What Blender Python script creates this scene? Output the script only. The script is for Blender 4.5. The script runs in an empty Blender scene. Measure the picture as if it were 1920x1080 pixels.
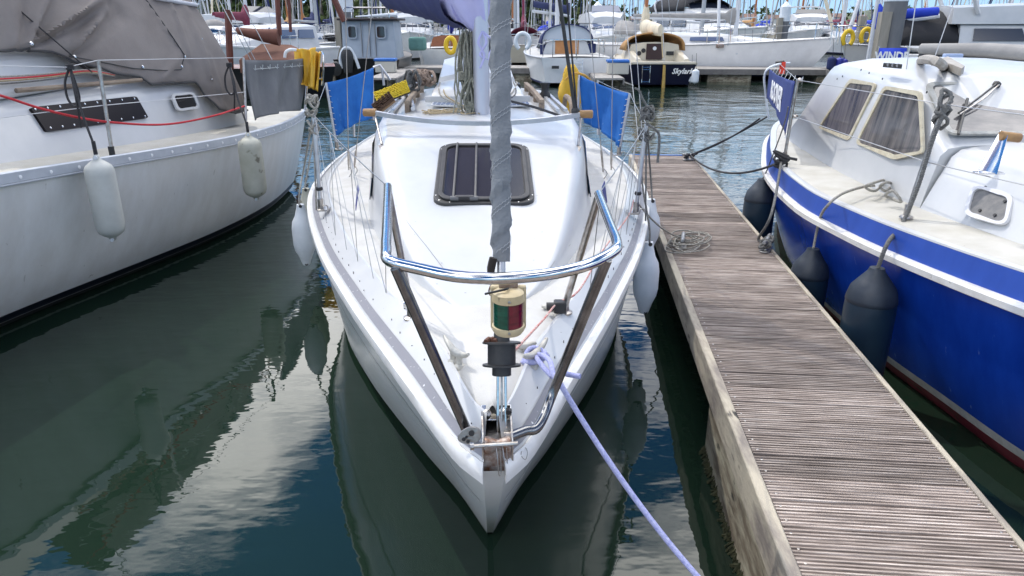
import bpy, bmesh, math, random
from mathutils import Vector, Matrix, noise
random.seed(7)
sc = bpy.context.scene
col = sc.collection
R = math.radians

# ------------------------------------------------------------------ camera
CAM_H = 2.15
CLOUD_SEED = 9.1
PITCH = math.atan((540 - 45) / 1331.0)
cd = bpy.data.cameras.new('camera'); cd.sensor_width = 36; cd.lens = 1331 / 1920 * 36
cd.clip_start = 0.05; cd.clip_end = 5000
cam = bpy.data.objects.new('camera', cd); col.objects.link(cam)
cam.location = (0, 0, CAM_H); cam.rotation_euler = (math.pi / 2 - PITCH, 0, 0)
sc.camera = cam

# ------------------------------------------------------------------ sky, sun, exposure
SUN_EL = R(53); SUN_AZ = math.atan2(-0.70, 0.71)          # azimuth from +Y towards +X
w = bpy.data.worlds.new('World'); sc.world = w; w.use_nodes = True
nt = w.node_tree; N = nt.nodes; Lk = nt.links
bg = N['Background']; bg.inputs['Strength'].default_value = 0.15
sky = N.new('ShaderNodeTexSky'); sky.sky_type = 'NISHITA'; sky.sun_disc = False
sky.sun_elevation = SUN_EL; sky.sun_rotation = SUN_AZ; sky.altitude = 0
sky.air_density = 1.0; sky.dust_density = 0.0; sky.ozone_density = 4.0
tc = N.new('ShaderNodeTexCoord')
sep = N.new('ShaderNodeSeparateXYZ'); Lk.new(tc.outputs['Generated'], sep.inputs[0])
# project the direction on a flat cloud layer: xy / (z + 0.12)
ad = N.new('ShaderNodeMath'); ad.operation = 'ADD'; ad.inputs[1].default_value = 0.13; Lk.new(sep.outputs[2], ad.inputs[0])
mx = N.new('ShaderNodeMath'); mx.operation = 'MAXIMUM'; mx.inputs[1].default_value = 0.05; Lk.new(ad.outputs[0], mx.inputs[0])
dx = N.new('ShaderNodeMath'); dx.operation = 'DIVIDE'; Lk.new(sep.outputs[0], dx.inputs[0]); Lk.new(mx.outputs[0], dx.inputs[1])
dy = N.new('ShaderNodeMath'); dy.operation = 'DIVIDE'; Lk.new(sep.outputs[1], dy.inputs[0]); Lk.new(mx.outputs[0], dy.inputs[1])
cb = N.new('ShaderNodeCombineXYZ'); Lk.new(dx.outputs[0], cb.inputs[0]); Lk.new(dy.outputs[0], cb.inputs[1]); cb.inputs[2].default_value = CLOUD_SEED
cn = N.new('ShaderNodeTexNoise'); cn.inputs['Scale'].default_value = 1.5; cn.inputs['Detail'].default_value = 7; cn.inputs['Roughness'].default_value = 0.55
Lk.new(cb.outputs[0], cn.inputs['Vector'])
cr = N.new('ShaderNodeValToRGB'); cr.color_ramp.elements[0].position = 0.47; cr.color_ramp.elements[1].position = 0.6
Lk.new(cn.outputs['Fac'], cr.inputs[0])
mixc = N.new('ShaderNodeMix'); mixc.data_type = 'RGBA'
tint = N.new('ShaderNodeMix'); tint.data_type = 'RGBA'; tint.blend_type = 'MULTIPLY'; tint.inputs['Factor'].default_value = 1
tint.inputs['B'].default_value = (.92, 1.0, 1.12, 1); hsv = N.new('ShaderNodeHueSaturation'); hsv.inputs['Saturation'].default_value = 1.35; Lk.new(sky.outputs[0], hsv.inputs['Color']); Lk.new(hsv.outputs[0], tint.inputs['A'])
hz = N.new('ShaderNodeMapRange'); hz.inputs['From Min'].default_value = .02; hz.inputs['From Max'].default_value = .42; hz.inputs['To Min'].default_value = .0
Lk.new(sep.outputs[2], hz.inputs[0])            # clouds thin out into haze towards the horizon
hm = N.new('ShaderNodeMath'); hm.operation = 'MULTIPLY'; Lk.new(cr.outputs[0], hm.inputs[0]); Lk.new(hz.outputs[0], hm.inputs[1])
Lk.new(hm.outputs[0], mixc.inputs['Factor']); Lk.new(tint.outputs['Result'], mixc.inputs['A'])
mixc.inputs['B'].default_value = (36, 35.6, 35, 1)
hf = N.new('ShaderNodeMapRange'); hf.interpolation_type = 'SMOOTHSTEP'; hf.inputs['From Min'].default_value = -.02; hf.inputs['From Max'].default_value = .34; hf.inputs['To Min'].default_value = .9; hf.inputs['To Max'].default_value = 0
Lk.new(sep.outputs[2], hf.inputs[0])
hzm = N.new('ShaderNodeMix'); hzm.data_type = 'RGBA'; Lk.new(hf.outputs[0], hzm.inputs['Factor']); Lk.new(mixc.outputs['Result'], hzm.inputs['A'])
hzm.inputs['B'].default_value = (3.5, 5.9, 8.6, 1)             # pale blue haze low in the sky
Lk.new(hzm.outputs['Result'], bg.inputs['Color'])
sd = bpy.data.lights.new('sun', 'SUN'); sd.energy = 2.4; sd.angle = R(0.53); sd.color = (1.0, 0.95, 0.87)
so = bpy.data.objects.new('sun', sd); col.objects.link(so)
tosun = Vector((math.sin(SUN_AZ) * math.cos(SUN_EL), math.cos(SUN_AZ) * math.cos(SUN_EL), math.sin(SUN_EL)))
so.rotation_euler = tosun.to_track_quat('Z', 'Y').to_euler(); so.location = tosun * 30
sc.view_settings.view_transform = 'Standard'; sc.view_settings.look = 'None'
sc.view_settings.exposure = -0.15; sc.view_settings.gamma = 1.0
sc.render.engine = 'CYCLES'

# ------------------------------------------------------------------ photograph pixel -> place
FPX = 1331.0; _c, _s = math.cos(PITCH), math.sin(PITCH)
def ray(px, py):
    u = (px - 960) / FPX; v = (540 - py) / FPX
    return Vector((u, _c + v * _s, -_s + v * _c))
EYE = Vector((0, 0, CAM_H))
def pz(px, py, z):                      # on the level z
    r = ray(px, py); return EYE + r * ((z - CAM_H) / r.z)
def pY(px, py, Y):                      # at the distance Y
    r = ray(px, py); return EYE + r * (Y / r.y)
def pl(px, py, P, n):                   # on a plane
    r = ray(px, py); P = Vector(P); n = Vector(n); return EYE + r * ((P - EYE).dot(n) / r.dot(n))

# ------------------------------------------------------------------ materials
MATS = {}
def mat(name, c, rough=0.5, metal=0.0, c2=None, scale=6.0, stretch=(1, 1, 1), bump=0.0, bscale=60.0, coat=0.0, trans=0.0,
        alpha=1.0, var=0.0, lo=0.35, hi=0.65, detail=5, spec=0.5, fleck=None, ior=None, rvar=0.0):
    if name in MATS: return MATS[name]
    m = bpy.data.materials.new(name); m.use_nodes = True; MATS[name] = m
    n = m.node_tree.nodes; l = m.node_tree.links; b = n['Principled BSDF']
    b.inputs['Roughness'].default_value = rough; b.inputs['Metallic'].default_value = metal
    b.inputs['Coat Weight'].default_value = coat; b.inputs['Coat Roughness'].default_value = 0.08
    b.inputs['Transmission Weight'].default_value = trans; b.inputs['Alpha'].default_value = alpha
    b.inputs['Specular IOR Level'].default_value = spec
    if ior: b.inputs['IOR'].default_value = ior
    C = lambda k: (k[0], k[1], k[2], 1)
    t = n.new('ShaderNodeTexCoord'); mp = n.new('ShaderNodeMapping'); mp.inputs['Scale'].default_value = stretch
    l.new(t.outputs['Object'], mp.inputs['Vector'])
    last = None
    if c2 is not None:
        nz = n.new('ShaderNodeTexNoise'); nz.inputs['Scale'].default_value = scale; nz.inputs['Detail'].default_value = detail
        nz.inputs['Roughness'].default_value = 0.62
        l.new(mp.outputs[0], nz.inputs['Vector'])
        rp = n.new('ShaderNodeValToRGB'); e = rp.color_ramp.elements
        e[0].position = lo; e[1].position = hi; e[0].color = C(c); e[1].color = C(c2)
        l.new(nz.outputs['Fac'], rp.inputs[0]); last = rp.outputs[0]
        if rvar:
            mr = n.new('ShaderNodeMath'); mr.operation = 'MULTIPLY_ADD'; mr.inputs[1].default_value = rvar; mr.inputs[2].default_value = rough - rvar * 0.5
            l.new(nz.outputs['Fac'], mr.inputs[0]); l.new(mr.outputs[0], b.inputs['Roughness'])
    else:
        rg = n.new('ShaderNodeRGB'); rg.outputs[0].default_value = C(c); last = rg.outputs[0]
    if fleck:                           # (colour, scale, threshold) small marks and stains
        fz = n.new('ShaderNodeTexNoise'); fz.inputs['Scale'].default_value = fleck[1]; fz.inputs['Detail'].default_value = 6
        l.new(mp.outputs[0], fz.inputs['Vector'])
        fr = n.new('ShaderNodeValToRGB'); fr.color_ramp.elements[0].position = fleck[2]; fr.color_ramp.elements[1].position = min(1, fleck[2] + 0.06)
        l.new(fz.outputs['Fac'], fr.inputs[0])
        mxx = n.new('ShaderNodeMix'); mxx.data_type = 'RGBA'; mxx.inputs['B'].default_value = C(fleck[0])
        l.new(fr.outputs[0], mxx.inputs['Factor']); l.new(last, mxx.inputs['A']); last = mxx.outputs['Result']
    if var:
        oi = n.new('ShaderNodeObjectInfo'); hv = n.new('ShaderNodeHueSaturation')
        mm = n.new('ShaderNodeMath'); mm.operation = 'MULTIPLY_ADD'; mm.inputs[1].default_value = 2 * var; mm.inputs[2].default_value = 1 - var
        l.new(oi.outputs['Random'], mm.inputs[0]); l.new(mm.outputs[0], hv.inputs['Value']); l.new(last, hv.inputs['Color']); last = hv.outputs[0]
    l.new(last, b.inputs['Base Color'])
    if bump:
        bz = n.new('ShaderNodeTexNoise'); bz.inputs['Scale'].default_value = bscale; bz.inputs['Detail'].default_value = 4
        l.new(mp.outputs[0], bz.inputs['Vector'])
        bp = n.new('ShaderNodeBump'); bp.inputs['Strength'].default_value = bump; bp.inputs['Distance'].default_value = 0.01
        l.new(bz.outputs['Fac'], bp.inputs['Height']); l.new(bp.outputs[0], b.inputs['Normal'])
    return m

WHITE = mat('gelcoat_white', (.58, .585, .59), .3, c2=(.52, .53, .535), scale=2.5, coat=.2, fleck=((.42, .4, .36), 55, .74))
DECK = mat('deck_nonslip', (.55, .545, .53), .62, c2=(.48, .47, .44), scale=5, bump=.25, bscale=260, fleck=((.38, .35, .3), 40, .715))
CREAMDECK = mat('deck_cream', (.54, .525, .48), .6, c2=(.45, .43, .37), scale=4, bump=.25, bscale=240, fleck=((.33, .3, .26), 30, .71))
STEEL = mat('polished_steel', (.72, .72, .72), .1, 1.0, c2=(.6, .59, .57), scale=30, rvar=.12)
STEELD = mat('worn_steel', (.55, .54, .52), .3, 1.0, c2=(.34, .3, .27), scale=22, bump=.15, bscale=90)
RUST = mat('rusty_steel', (.42, .4, .38), .45, .7, c2=(.2, .09, .045), scale=28, bump=.3, bscale=80)
ALU = mat('aluminium', (.62, .63, .65), .38, .85, c2=(.5, .5, .52), scale=12)
WIRE = mat('stainless_wire', (.42, .42, .42), .35, .9)
BLACKP = mat('black_plastic', (.018, .018, .02), .45, c2=(.035, .034, .033), scale=20)
RUBBER = mat('dark_rubber', (.03, .03, .032), .7, c2=(.06, .06, .06), scale=25)
ROPEW = mat('rope_grey', (.42, .4, .36), .9, c2=(.24, .23, .2), scale=70, bump=.6, bscale=300)
ROPEK = mat('rope_black', (.022, .022, .025), .85, c2=(.05, .05, .055), scale=90, bump=.5, bscale=300)
ROPET = mat('rope_tan', (.45, .36, .22), .9, c2=(.3, .24, .15), scale=70, bump=.6, bscale=300)
ROPEG = mat('rope_dark_grey', (.1, .1, .1), .9, c2=(.2, .2, .19), scale=90, bump=.6, bscale=300)
TEAK = mat('weathered_teak', (.3, .24, .18), .75, c2=(.16, .12, .09), scale=14, stretch=(1, .25, 1), bump=.4, bscale=60)
GLASSD = mat('tinted_glass', (.012, .013, .016), .06, spec=.9, coat=.3)

# ------------------------------------------------------------------ mesh builder
class MB:
    def __init__(s, m=None): s.v = []; s.f = []; s.m = m
    def add(s, vs, fs):
        o = len(s.v)
        s.v += [(s.m @ Vector(p)) if s.m else Vector(p) for p in vs]
        s.f += [tuple(i + o for i in f) for f in fs]; return s
    def box(s, c, d, rot=None):
        h = Vector(d) / 2; vs = []
        for z in (-1, 1):
            for y in (-1, 1):
                for x in (-1, 1):
                    p = Vector((x * h.x, y * h.y, z * h.z))
                    if rot is not None: p = rot @ p
                    vs.append(Vector(c) + p)
        return s.add(vs, [(0, 2, 3, 1), (4, 5, 7, 6), (0, 1, 5, 4), (2, 6, 7, 3), (0, 4, 6, 2), (1, 3, 7, 5)])
    def hexa(s, p8):                    # 4 bottom corners, 4 top corners, both in turn
        return s.add(p8, [(3, 2, 1, 0), (4, 5, 6, 7), (0, 1, 5, 4), (1, 2, 6, 5), (2, 3, 7, 6), (3, 0, 4, 7)])
    def loft(s, rings, closed=True, caps=True):
        n = len(rings[0]); vs = [p for r in rings for p in r]; fs = []
        for i in range(len(rings) - 1):
            for j in range(n if closed else n - 1):
                k = (j + 1) % n
                fs.append((i * n + j, i * n + k, (i + 1) * n + k, (i + 1) * n + j))
        if caps and closed:
            fs.append(tuple(reversed(range(n)))); fs.append(tuple((len(rings) - 1) * n + j for j in range(n)))
        return s.add(vs, fs)
    def tube(s, path, r, n=8, closed=False, caps=True):
        P = [Vector(p) for p in path]; k = len(P); rr = r if isinstance(r, (list, tuple)) else [r] * k
        rings = []; nrm = None
        for i in range(k):
            if closed: t = P[(i + 1) % k] - P[i - 1]
            else: t = P[min(i + 1, k - 1)] - P[max(i - 1, 0)]
            if t.length < 1e-9: t = Vector((0, 0, 1))
            t.normalize()
            if nrm is None:
                a = Vector((0, 0, 1)) if abs(t.z) < .9 else Vector((1, 0, 0)); nrm = t.cross(a).normalized()
            else:
                nrm = nrm - t * nrm.dot(t)
                nrm = nrm.normalized() if nrm.length > 1e-6 else t.orthogonal().normalized()
            b = t.cross(nrm)
            rings.append([P[i] + (nrm * math.cos(2 * math.pi * j / n) + b * math.sin(2 * math.pi * j / n)) * rr[i] for j in range(n)])
        if closed: rings.append(rings[0]); return s.loft(rings, True, False)
        return s.loft(rings, True, caps)
    def lathe(s, prof, o, ax=(0, 0, 1), n=20, sx=1.0):
        o = Vector(o); ax = Vector(ax).normalized(); a = ax.orthogonal().normalized() if abs(ax.z) < .95 else Vector((1, 0, 0))
        a = (a - ax * a.dot(ax)).normalized(); b = ax.cross(a)
        return s.loft([[o + ax * h + (a * math.cos(2 * math.pi * j / n) * sx + b * math.sin(2 * math.pi * j / n)) * r for j in range(n)] for r, h in prof])
    def prism(s, pts, off):
        off = Vector(off); P = [Vector(p) for p in pts]; n = len(P)
        fs = [tuple(range(n)), tuple(reversed(range(n, 2 * n)))]
        for j in range(n): fs.append((j, n + j, n + (j + 1) % n, (j + 1) % n))
        return s.add(P + [p + off for p in P], fs)
    def build(s, name, m, parent=None, smooth=40, bevel=0, solid=0, sub=0, seg=2):
        me = bpy.data.meshes.new(name); me.from_pydata([tuple(v) for v in s.v], [], s.f)
        bm = bmesh.new(); bm.from_mesh(me); bmesh.ops.recalc_face_normals(bm, faces=bm.faces); bm.to_mesh(me); bm.free()
        me.materials.append(m)
        if smooth:
            me.shade_smooth(); me.set_sharp_from_angle(angle=R(smooth))
        o = bpy.data.objects.new(name, me); col.objects.link(o)
        if parent is not None:
            o.parent = parent; o.matrix_parent_inverse = winv(parent)
        if solid:
            md = o.modifiers.new('solid', 'SOLIDIFY'); md.thickness = solid; md.offset = 0
        if sub:
            md = o.modifiers.new('sub', 'SUBSURF'); md.levels = sub; md.render_levels = sub
        if bevel:
            md = o.modifiers.new('bevel', 'BEVEL'); md.width = bevel; md.segments = seg; md.limit_method = 'ANGLE'; md.angle_limit = R(35)
        return o
def winv(o):
    m = Matrix.Identity(4)
    while o is not None:
        m = (o.matrix_parent_inverse @ o.matrix_basis) @ m if o.parent else o.matrix_basis @ m
        o = o.parent
    return m.inverted()
def thing(name, label, cat, loc=(0, 0, 0), group=None):
    o = bpy.data.objects.new(name, None); col.objects.link(o); o.location = loc; o.empty_display_size = .2
    return tag(o, label, cat, group)
def tag(o, label, cat, group=None):
    o['label'] = label; o['category'] = cat
    if group: o['group'] = group
    return o
def frame(x, y, yaw, z=0):              # local +y runs aft; yaw in degrees, + turns the far end to the left
    return Matrix.Translation((x, y, z)) @ Matrix.Rotation(R(yaw), 4, 'Z')
def lerp(tab, x):
    if x <= tab[0][0]: return tab[0][1]
    for (a, fa), (b, fb) in zip(tab, tab[1:]):
        if x <= b: return fa + (fb - fa) * (x - a) / (b - a)
    return tab[-1][1]
def smooth_tab(tab):                    # monotone-ish cubic through table points
    def f(x):
        if x <= tab[0][0]: return tab[0][1]
        if x >= tab[-1][0]: return tab[-1][1]
        i = max(k for k in range(len(tab)) if tab[k][0] <= x); i = min(i, len(tab) - 2)
        def sl(k):
            if k == 0: return (tab[1][1] - tab[0][1]) / (tab[1][0] - tab[0][0])
            if k == len(tab) - 1: return (tab[-1][1] - tab[-2][1]) / (tab[-1][0] - tab[-2][0])
            return (tab[k + 1][1] - tab[k - 1][1]) / (tab[k + 1][0] - tab[k - 1][0])
        h = tab[i + 1][0] - tab[i][0]; t = (x - tab[i][0]) / h
        a, b, ma, mb = tab[i][1], tab[i + 1][1], sl(i) * h, sl(i + 1) * h
        return (2 * t**3 - 3 * t * t + 1) * a + (t**3 - 2 * t * t + t) * ma + (-2 * t**3 + 3 * t * t) * b + (t**3 - t * t) * mb
    return f
def curve(pts, n=6, closed=False):      # Catmull-Rom through points
    P = [Vector(p) for p in pts]; out = []; k = len(P)
    rng = range(k if closed else k - 1)
    for i in rng:
        g = (lambda q: P[q % k]) if closed else (lambda q: P[max(0, min(k - 1, q))])
        a, b, c, d = g(i - 1), g(i), g(i + 1), g(i + 2)
        for j in range(n):
            t = j / n
            out.append(.5 * ((2 * b) + (c - a) * t + (2 * a - 5 * b + 4 * c - d) * t * t + (3 * b - 3 * c + d - a) * t**3))
    if not closed: out.append(P[-1])
    return out
def sag(a, b, d, n=14):                 # a line hanging between two points
    a, b = Vector(a), Vector(b)
    return [a.lerp(b, i / n) - Vector((0, 0, d * 4 * (i / n) * (1 - i / n))) for i in range(n + 1)]
def laid_rope(mb, path, r, pitch=.045, n=6):   # three strands twisted
    P = [Vector(p) for p in path]; L = [0]
    for a, b in zip(P, P[1:]): L.append(L[-1] + (b - a).length)
    tot = L[-1]; m = max(6, int(tot / (pitch / 6))); q = []
    i = 0
    for k in range(m + 1):
        d = tot * k / m
        while i < len(P) - 2 and L[i + 1] < d: i += 1
        q.append(P[i].lerp(P[i + 1], (d - L[i]) / max(1e-9, L[i + 1] - L[i])))
    nrm = None; fr = []
    for k in range(m + 1):
        t = (q[min(k + 1, m)] - q[max(k - 1, 0)]).normalized()
        if nrm is None: nrm = t.orthogonal().normalized()
        nrm = (nrm - t * nrm.dot(t)).normalized(); fr.append((nrm, t.cross(nrm)))
    for st in range(3):
        pts = []
        for k in range(m + 1):
            a = 2 * math.pi * (k / 6 + st / 3); u, v = fr[k]
            pts.append(q[k] + (u * math.cos(a) + v * math.sin(a)) * r * .5)
        mb.tube(pts, r * .56, n)
    return mb
def rrect(w, h, r, n=5):                # rounded rectangle outline, counter-clockwise
    out = []
    for cx, cy, a0 in ((w / 2 - r, h / 2 - r, 0), (-w / 2 + r, h / 2 - r, 90), (-w / 2 + r, -h / 2 + r, 180), (w / 2 - r, -h / 2 + r, 270)):
        for i in range(n + 1):
            a = R(a0 + 90 * i / n); out.append((cx + r * math.cos(a), cy + r * math.sin(a)))
    return out
def round_poly(P, f=.22, n=4):          # rounds the corners of a 3-D polygon
    P = [Vector(p) for p in P]; out = []; k = len(P)
    for i in range(k):
        a, b, c = P[i - 1], P[i], P[(i + 1) % k]; s0 = b.lerp(a, f); s1 = b.lerp(c, f)
        for j in range(n + 1):
            t = j / n; out.append(s0.lerp(b, t).lerp(b.lerp(s1, t), t))
    return out
def ring_frame(mb, P, wid, off):        # a flat frame round polygon P: outer edge P, inner edge drawn in by wid, thick by off
    P = [Vector(p) for p in P]; c = sum(P, Vector()) / len(P); off = Vector(off)
    I = [p + (c - p).normalized() * wid for p in P]; n = len(P); vs = P + I + [p + off for p in P] + [p + off for p in I]; fs = []
    for j in range(n):
        k = (j + 1) % n
        fs += [(2 * n + j, 2 * n + k, 3 * n + k, 3 * n + j), (j, k, 2 * n + k, 2 * n + j), (n + j, 3 * n + j, 3 * n + k, n + k), (j, n + j, n + k, k)]
    mb.add(vs, fs); return I
def text_part(txt, size, P, ux, uy, m, parent, name='lettering', shear=0, depth=.0015, sx=1.0, bold=0, quad=None):
    cu = bpy.data.curves.new('t', 'FONT'); cu.body = txt; cu.size = size; cu.shear = shear; cu.extrude = depth
    cu.align_x = 'CENTER'; cu.align_y = 'CENTER'; cu.resolution_u = 2; cu.offset = bold
    to = bpy.data.objects.new('t', cu); col.objects.link(to)
    me = bpy.data.meshes.new_from_object(to.evaluated_get(bpy.context.evaluated_depsgraph_get()))
    bpy.data.objects.remove(to)
    ux = Vector(ux).normalized(); uy = Vector(uy).normalized(); un = ux.cross(uy)
    if quad is not None:                 # laid on a four-cornered cloth: a, b along the top, c, d along the bottom
        a, b, c, d = quad; xs = [v.co.x for v in me.vertices]; ys = [v.co.y for v in me.vertices]; mb = MB()
        nn = (b - a).cross(a - d).normalized()
        def uv(v): return .26 + .48 * (v.co.x - min(xs)) / (max(xs) - min(xs)), .76 - .52 * (v.co.y - min(ys)) / (max(ys) - min(ys))
        mb.add([a.lerp(b, uv(v)[0]).lerp(d.lerp(c, uv(v)[0]), uv(v)[1]) + nn * (P + v.co.z) for v in me.vertices], [tuple(p.vertices) for p in me.polygons])
        bpy.data.meshes.remove(me); return mb.build(name, m, parent, smooth=0)
    mb = MB(); mb.add([Vector(P) + ux * v.co.x * sx + uy * v.co.y + un * v.co.z for v in me.vertices], [tuple(p.vertices) for p in me.polygons])
    bpy.data.meshes.remove(me)
    return mb.build(name, m, parent, smooth=0)

# ------------------------------------------------------------------ hull of a boat
class Hull:
    def __init__(s, fr, L, gun, zg, wl, rake=.8, tr=.15, p=1.1, flare=1.3):
        s.fr, s.L, s.gun, s.zg, s.wl, s.rake, s.tr, s.p, s.flare = fr, L, gun, zg, wl, rake, tr, p, flare
    def S(s, t, z, side):               # t along the length 0..1, height z
        z0 = s.zg(0); q = z / z0
        s0 = s.rake * max(0, 1 - q) ** s.p if q < 1 else -s.rake * .3 * (q - 1)
        s1 = s.L - s.tr * max(0, min(1.3, 1 - q))
        y = s0 + t * (s1 - s0)
        g = s.gun(t * s.L); zz = max(.05, s.zg(t * s.L)); f = max(0, z / zz); wlv = s.wl(t)
        x = wlv + (g - wlv) * min(1.1, f) ** s.flare if z >= 0 else wlv * (1 + .9 * z)
        return Vector((side * x, y, z))
    def strip(s, za, zb, n=40, k=6, t0=0, t1=1, mb=None, off=0, sides=(-1, 1), tp=1.6):
        mb = mb or MB(s.fr)
        fa = za if callable(za) else (lambda t: za); fb = zb if callable(zb) else (lambda t: zb)
        for sd_ in sides:
            rows = []
            for i in range(n + 1):
                t = t0 + (t1 - t0) * (i / n) ** (tp if t0 == 0 else 1)
                row = [s.S(t, fa(t) + (fb(t) - fa(t)) * j / k, sd_) for j in range(k + 1)]
                rows.append([p + Vector((sd_ * off, -off * (1 - t) ** 4, 0)) for p in row])
            mb.loft(rows, closed=False)
        return mb
    def gl(s, t): return s.zg(t * s.L)
    def topsides(s, z0, name='hull', m=WHITE, parent=None, n=40, k=8, transom=True):
        mb = s.strip(z0, s.gl, n, k)
        zs = [z0 + (s.gl(0) - z0) * j / k for j in range(k + 1)]
        mb.loft([[s.S(0, z, -1) for z in zs], [s.S(0, z, 1) for z in zs]], closed=False)
        if transom:
            zs = [z0 + (s.gl(1) - z0) * j / k for j in range(k + 1)]
            mb.loft([[s.S(1, z, -1) for z in zs], [s.S(1, z, 1) for z in zs]], closed=False)
        return mb.build(name, m, parent, smooth=35)
    def edge(s, t, side, dx=0, dz=0):
        p = s.S(t, s.gl(t), side); return Vector((side * max(.004, abs(p.x) - dx * min(1, abs(p.x) / .3)), p.y + (dx * max(0, 1 - abs(p.x) / .3)), p.z + dz))
    def rail(s, prof, mb=None, n=40, t0=0, t1=1, sides=(-1, 1)):   # sweep (inboard, up) profile along the gunwale
        mb = mb or MB(s.fr)
        for sd_ in sides:
            mb.loft([[s.edge(t0 + (t1 - t0) * (i / n) ** (1.5 if t0 == 0 else 1), sd_, a, b) for a, b in prof] for i in range(n + 1)], closed=True)
        return mb
    def decksheet(s, ins, up, camber=.03, n=40, t0=0, t1=1, mb=None):
        mb = mb or MB(s.fr); rows = []
        for i in range(n + 1):
            t = t0 + (t1 - t0) * (i / n) ** (1.5 if t0 == 0 else 1); a = s.edge(t, -1, ins, up); b = s.edge(t, 1, ins, up); row = []
            for j in range(9):
                q = j / 8; p = a.lerp(b, q); p.z += camber * (1 - (2 * q - 1) ** 2); row.append(p)
            rows.append(row)
        mb.loft(rows, closed=False); return mb

def fender(top, length, r, m, label, group, tilt=(0, 0), cat='fender', rope=None, ropem=None, style='cyl', eye=None, grp=None):
    """a hanging fender with eyes at both ends; top = eye position; rope = points from the eye up to what it hangs on"""
    top = Vector(top); ax = Vector((tilt[0], tilt[1], -1)).normalized()
    t = thing('fender', label, cat, top + ax * length, group)
    mb = MB()
    if style == 'cyl':
        prof = [(.004, -.008), (.016, -.004), (.024, .015), (.028, .032), (r * .55, .05), (r * .86, .075), (r * .97, .1), (r, .14), (r, length - .14), (r * .97, length - .1), (r * .86, length - .07), (r * .55, length - .045), (.028, length - .03), (.02, length - .008), (.004, length)]
    elif style == 'bul':                # moulded with long shoulders
        prof = [(.004, 0), (.03, .005), (.034, .03), (r * .62, .1), (r * .9, .145), (r, .2), (r * 1.0, length - .18), (r * .9, length - .13), (r * .6, length - .07), (.036, length - .02), (.03, length - .004), (.004, length)]
    else:                               # pear / bell buoy
        prof = [(.004, 0), (.036, .005), (.042, .035), (r * .6, .075), (r * .86, .12), (r * .97, .18), (r, .26), (r * .99, length - .16), (r * .85, length - .07), (r * .5, length - .015), (.004, length)]
    mb.lathe(prof, top, ax, 24)
    mb.build('body', m, t, smooth=50)
    e = MB(); side = Vector((0, 1, 0))
    for d in (.014, length - .016): e.lathe([(.006, -.034), (.013, -.034), (.013, .034), (.006, .034)], top + ax * d, Vector((.25, -1, 0)), 10)
    if style != 'pear': e.build('eye', eye or BLACKP, t)
    else: MB().lathe([(.04, .0), (.047, .02), (r * .62, .072), (r * .88, .119), (r * .985, .178), (r * 1.005, .2), (r * .985, .203)], top, ax, 24).build('shoulder', mat('fender_shoulder', (.014, .022, .035), .5, c2=(.025, .035, .05), scale=12), t, smooth=50)
    if rope:
        MB().tube(curve([top + Vector((0, -.035, .0))] + list(rope), 5), .007, 7).build('lanyard', ropem or ROPEK, t)
    return t
# ================================================================== WATER AND FAR SHORE
wm = bpy.data.materials.new('harbour_water'); wm.use_nodes = True
n = wm.node_tree.nodes; l = wm.node_tree.links; b = n['Principled BSDF']
b.inputs['Base Color'].default_value = (.010, .023, .0145, 1); b.inputs['Roughness'].default_value = .012; b.inputs['IOR'].default_value = 1.45
t_ = n.new('ShaderNodeTexCoord')
def wnoise(scale, st, detail, rough=.5):
    mp = n.new('ShaderNodeMapping'); mp.inputs['Scale'].default_value = st; l.new(t_.outputs['Object'], mp.inputs[0])
    z = n.new('ShaderNodeTexNoise'); z.inputs['Scale'].default_value = scale; z.inputs['Detail'].default_value = detail; z.inputs['Roughness'].default_value = rough
    l.new(mp.outputs[0], z.inputs['Vector']); return z.outputs['Fac']
def wmath(op, a, b_, c_=None):
    m = n.new('ShaderNodeMath'); m.operation = op
    for i, q in enumerate((a, b_, c_)):
        if q is None: continue
        if isinstance(q, (int, float)): m.inputs[i].default_value = q
        else: l.new(q, m.inputs[i])
    return m.outputs[0]
spx = n.new('ShaderNodeSeparateXYZ'); l.new(t_.outputs['Object'], spx.inputs[0])
# sheltered near the berths, ruffled in the open fairway
mr = n.new('ShaderNodeMapRange'); mr.inputs['From Min'].default_value = 5; mr.inputs['From Max'].default_value = 17; mr.inputs['To Min'].default_value = .13; mr.inputs['To Max'].default_value = .7
l.new(spx.outputs[1], mr.inputs[0])
patch = wnoise(.45, (1, 1, 1), 3)
pr = n.new('ShaderNodeMapRange'); pr.inputs['From Min'].default_value = .36; pr.inputs['From Max'].default_value = .64; pr.inputs['To Min'].default_value = .4; pr.inputs['To Max'].default_value = 1.3
l.new(patch, pr.inputs[0])
fine = wnoise(7.5, (.75, 1.5, 1), 2); mid = wnoise(2.6, (.7, 1.4, 1), 2); big = wnoise(.8, (.6, 1.2, 1), 1)
h = wmath('ADD', wmath('MULTIPLY', fine, .022), wmath('ADD', wmath('MULTIPLY', mid, .06), wmath('MULTIPLY', big, .06)))
h = wmath('MULTIPLY', h, wmath('MULTIPLY', mr.outputs[0], pr.outputs[0]))
bp = n.new('ShaderNodeBump'); bp.inputs['Strength'].default_value = .5; bp.inputs['Distance'].default_value = 1.0
l.new(h, bp.inputs['Height']); l.new(bp.outputs[0], b.inputs['Normal'])
wo = MB().add([(-1500, -300, 0), (1500, -300, 0), (1500, 2500, 0), (-1500, 2500, 0)], [(0, 1, 2, 3)]).build('water', wm, smooth=0)
wo['kind'] = 'structure'

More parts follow.
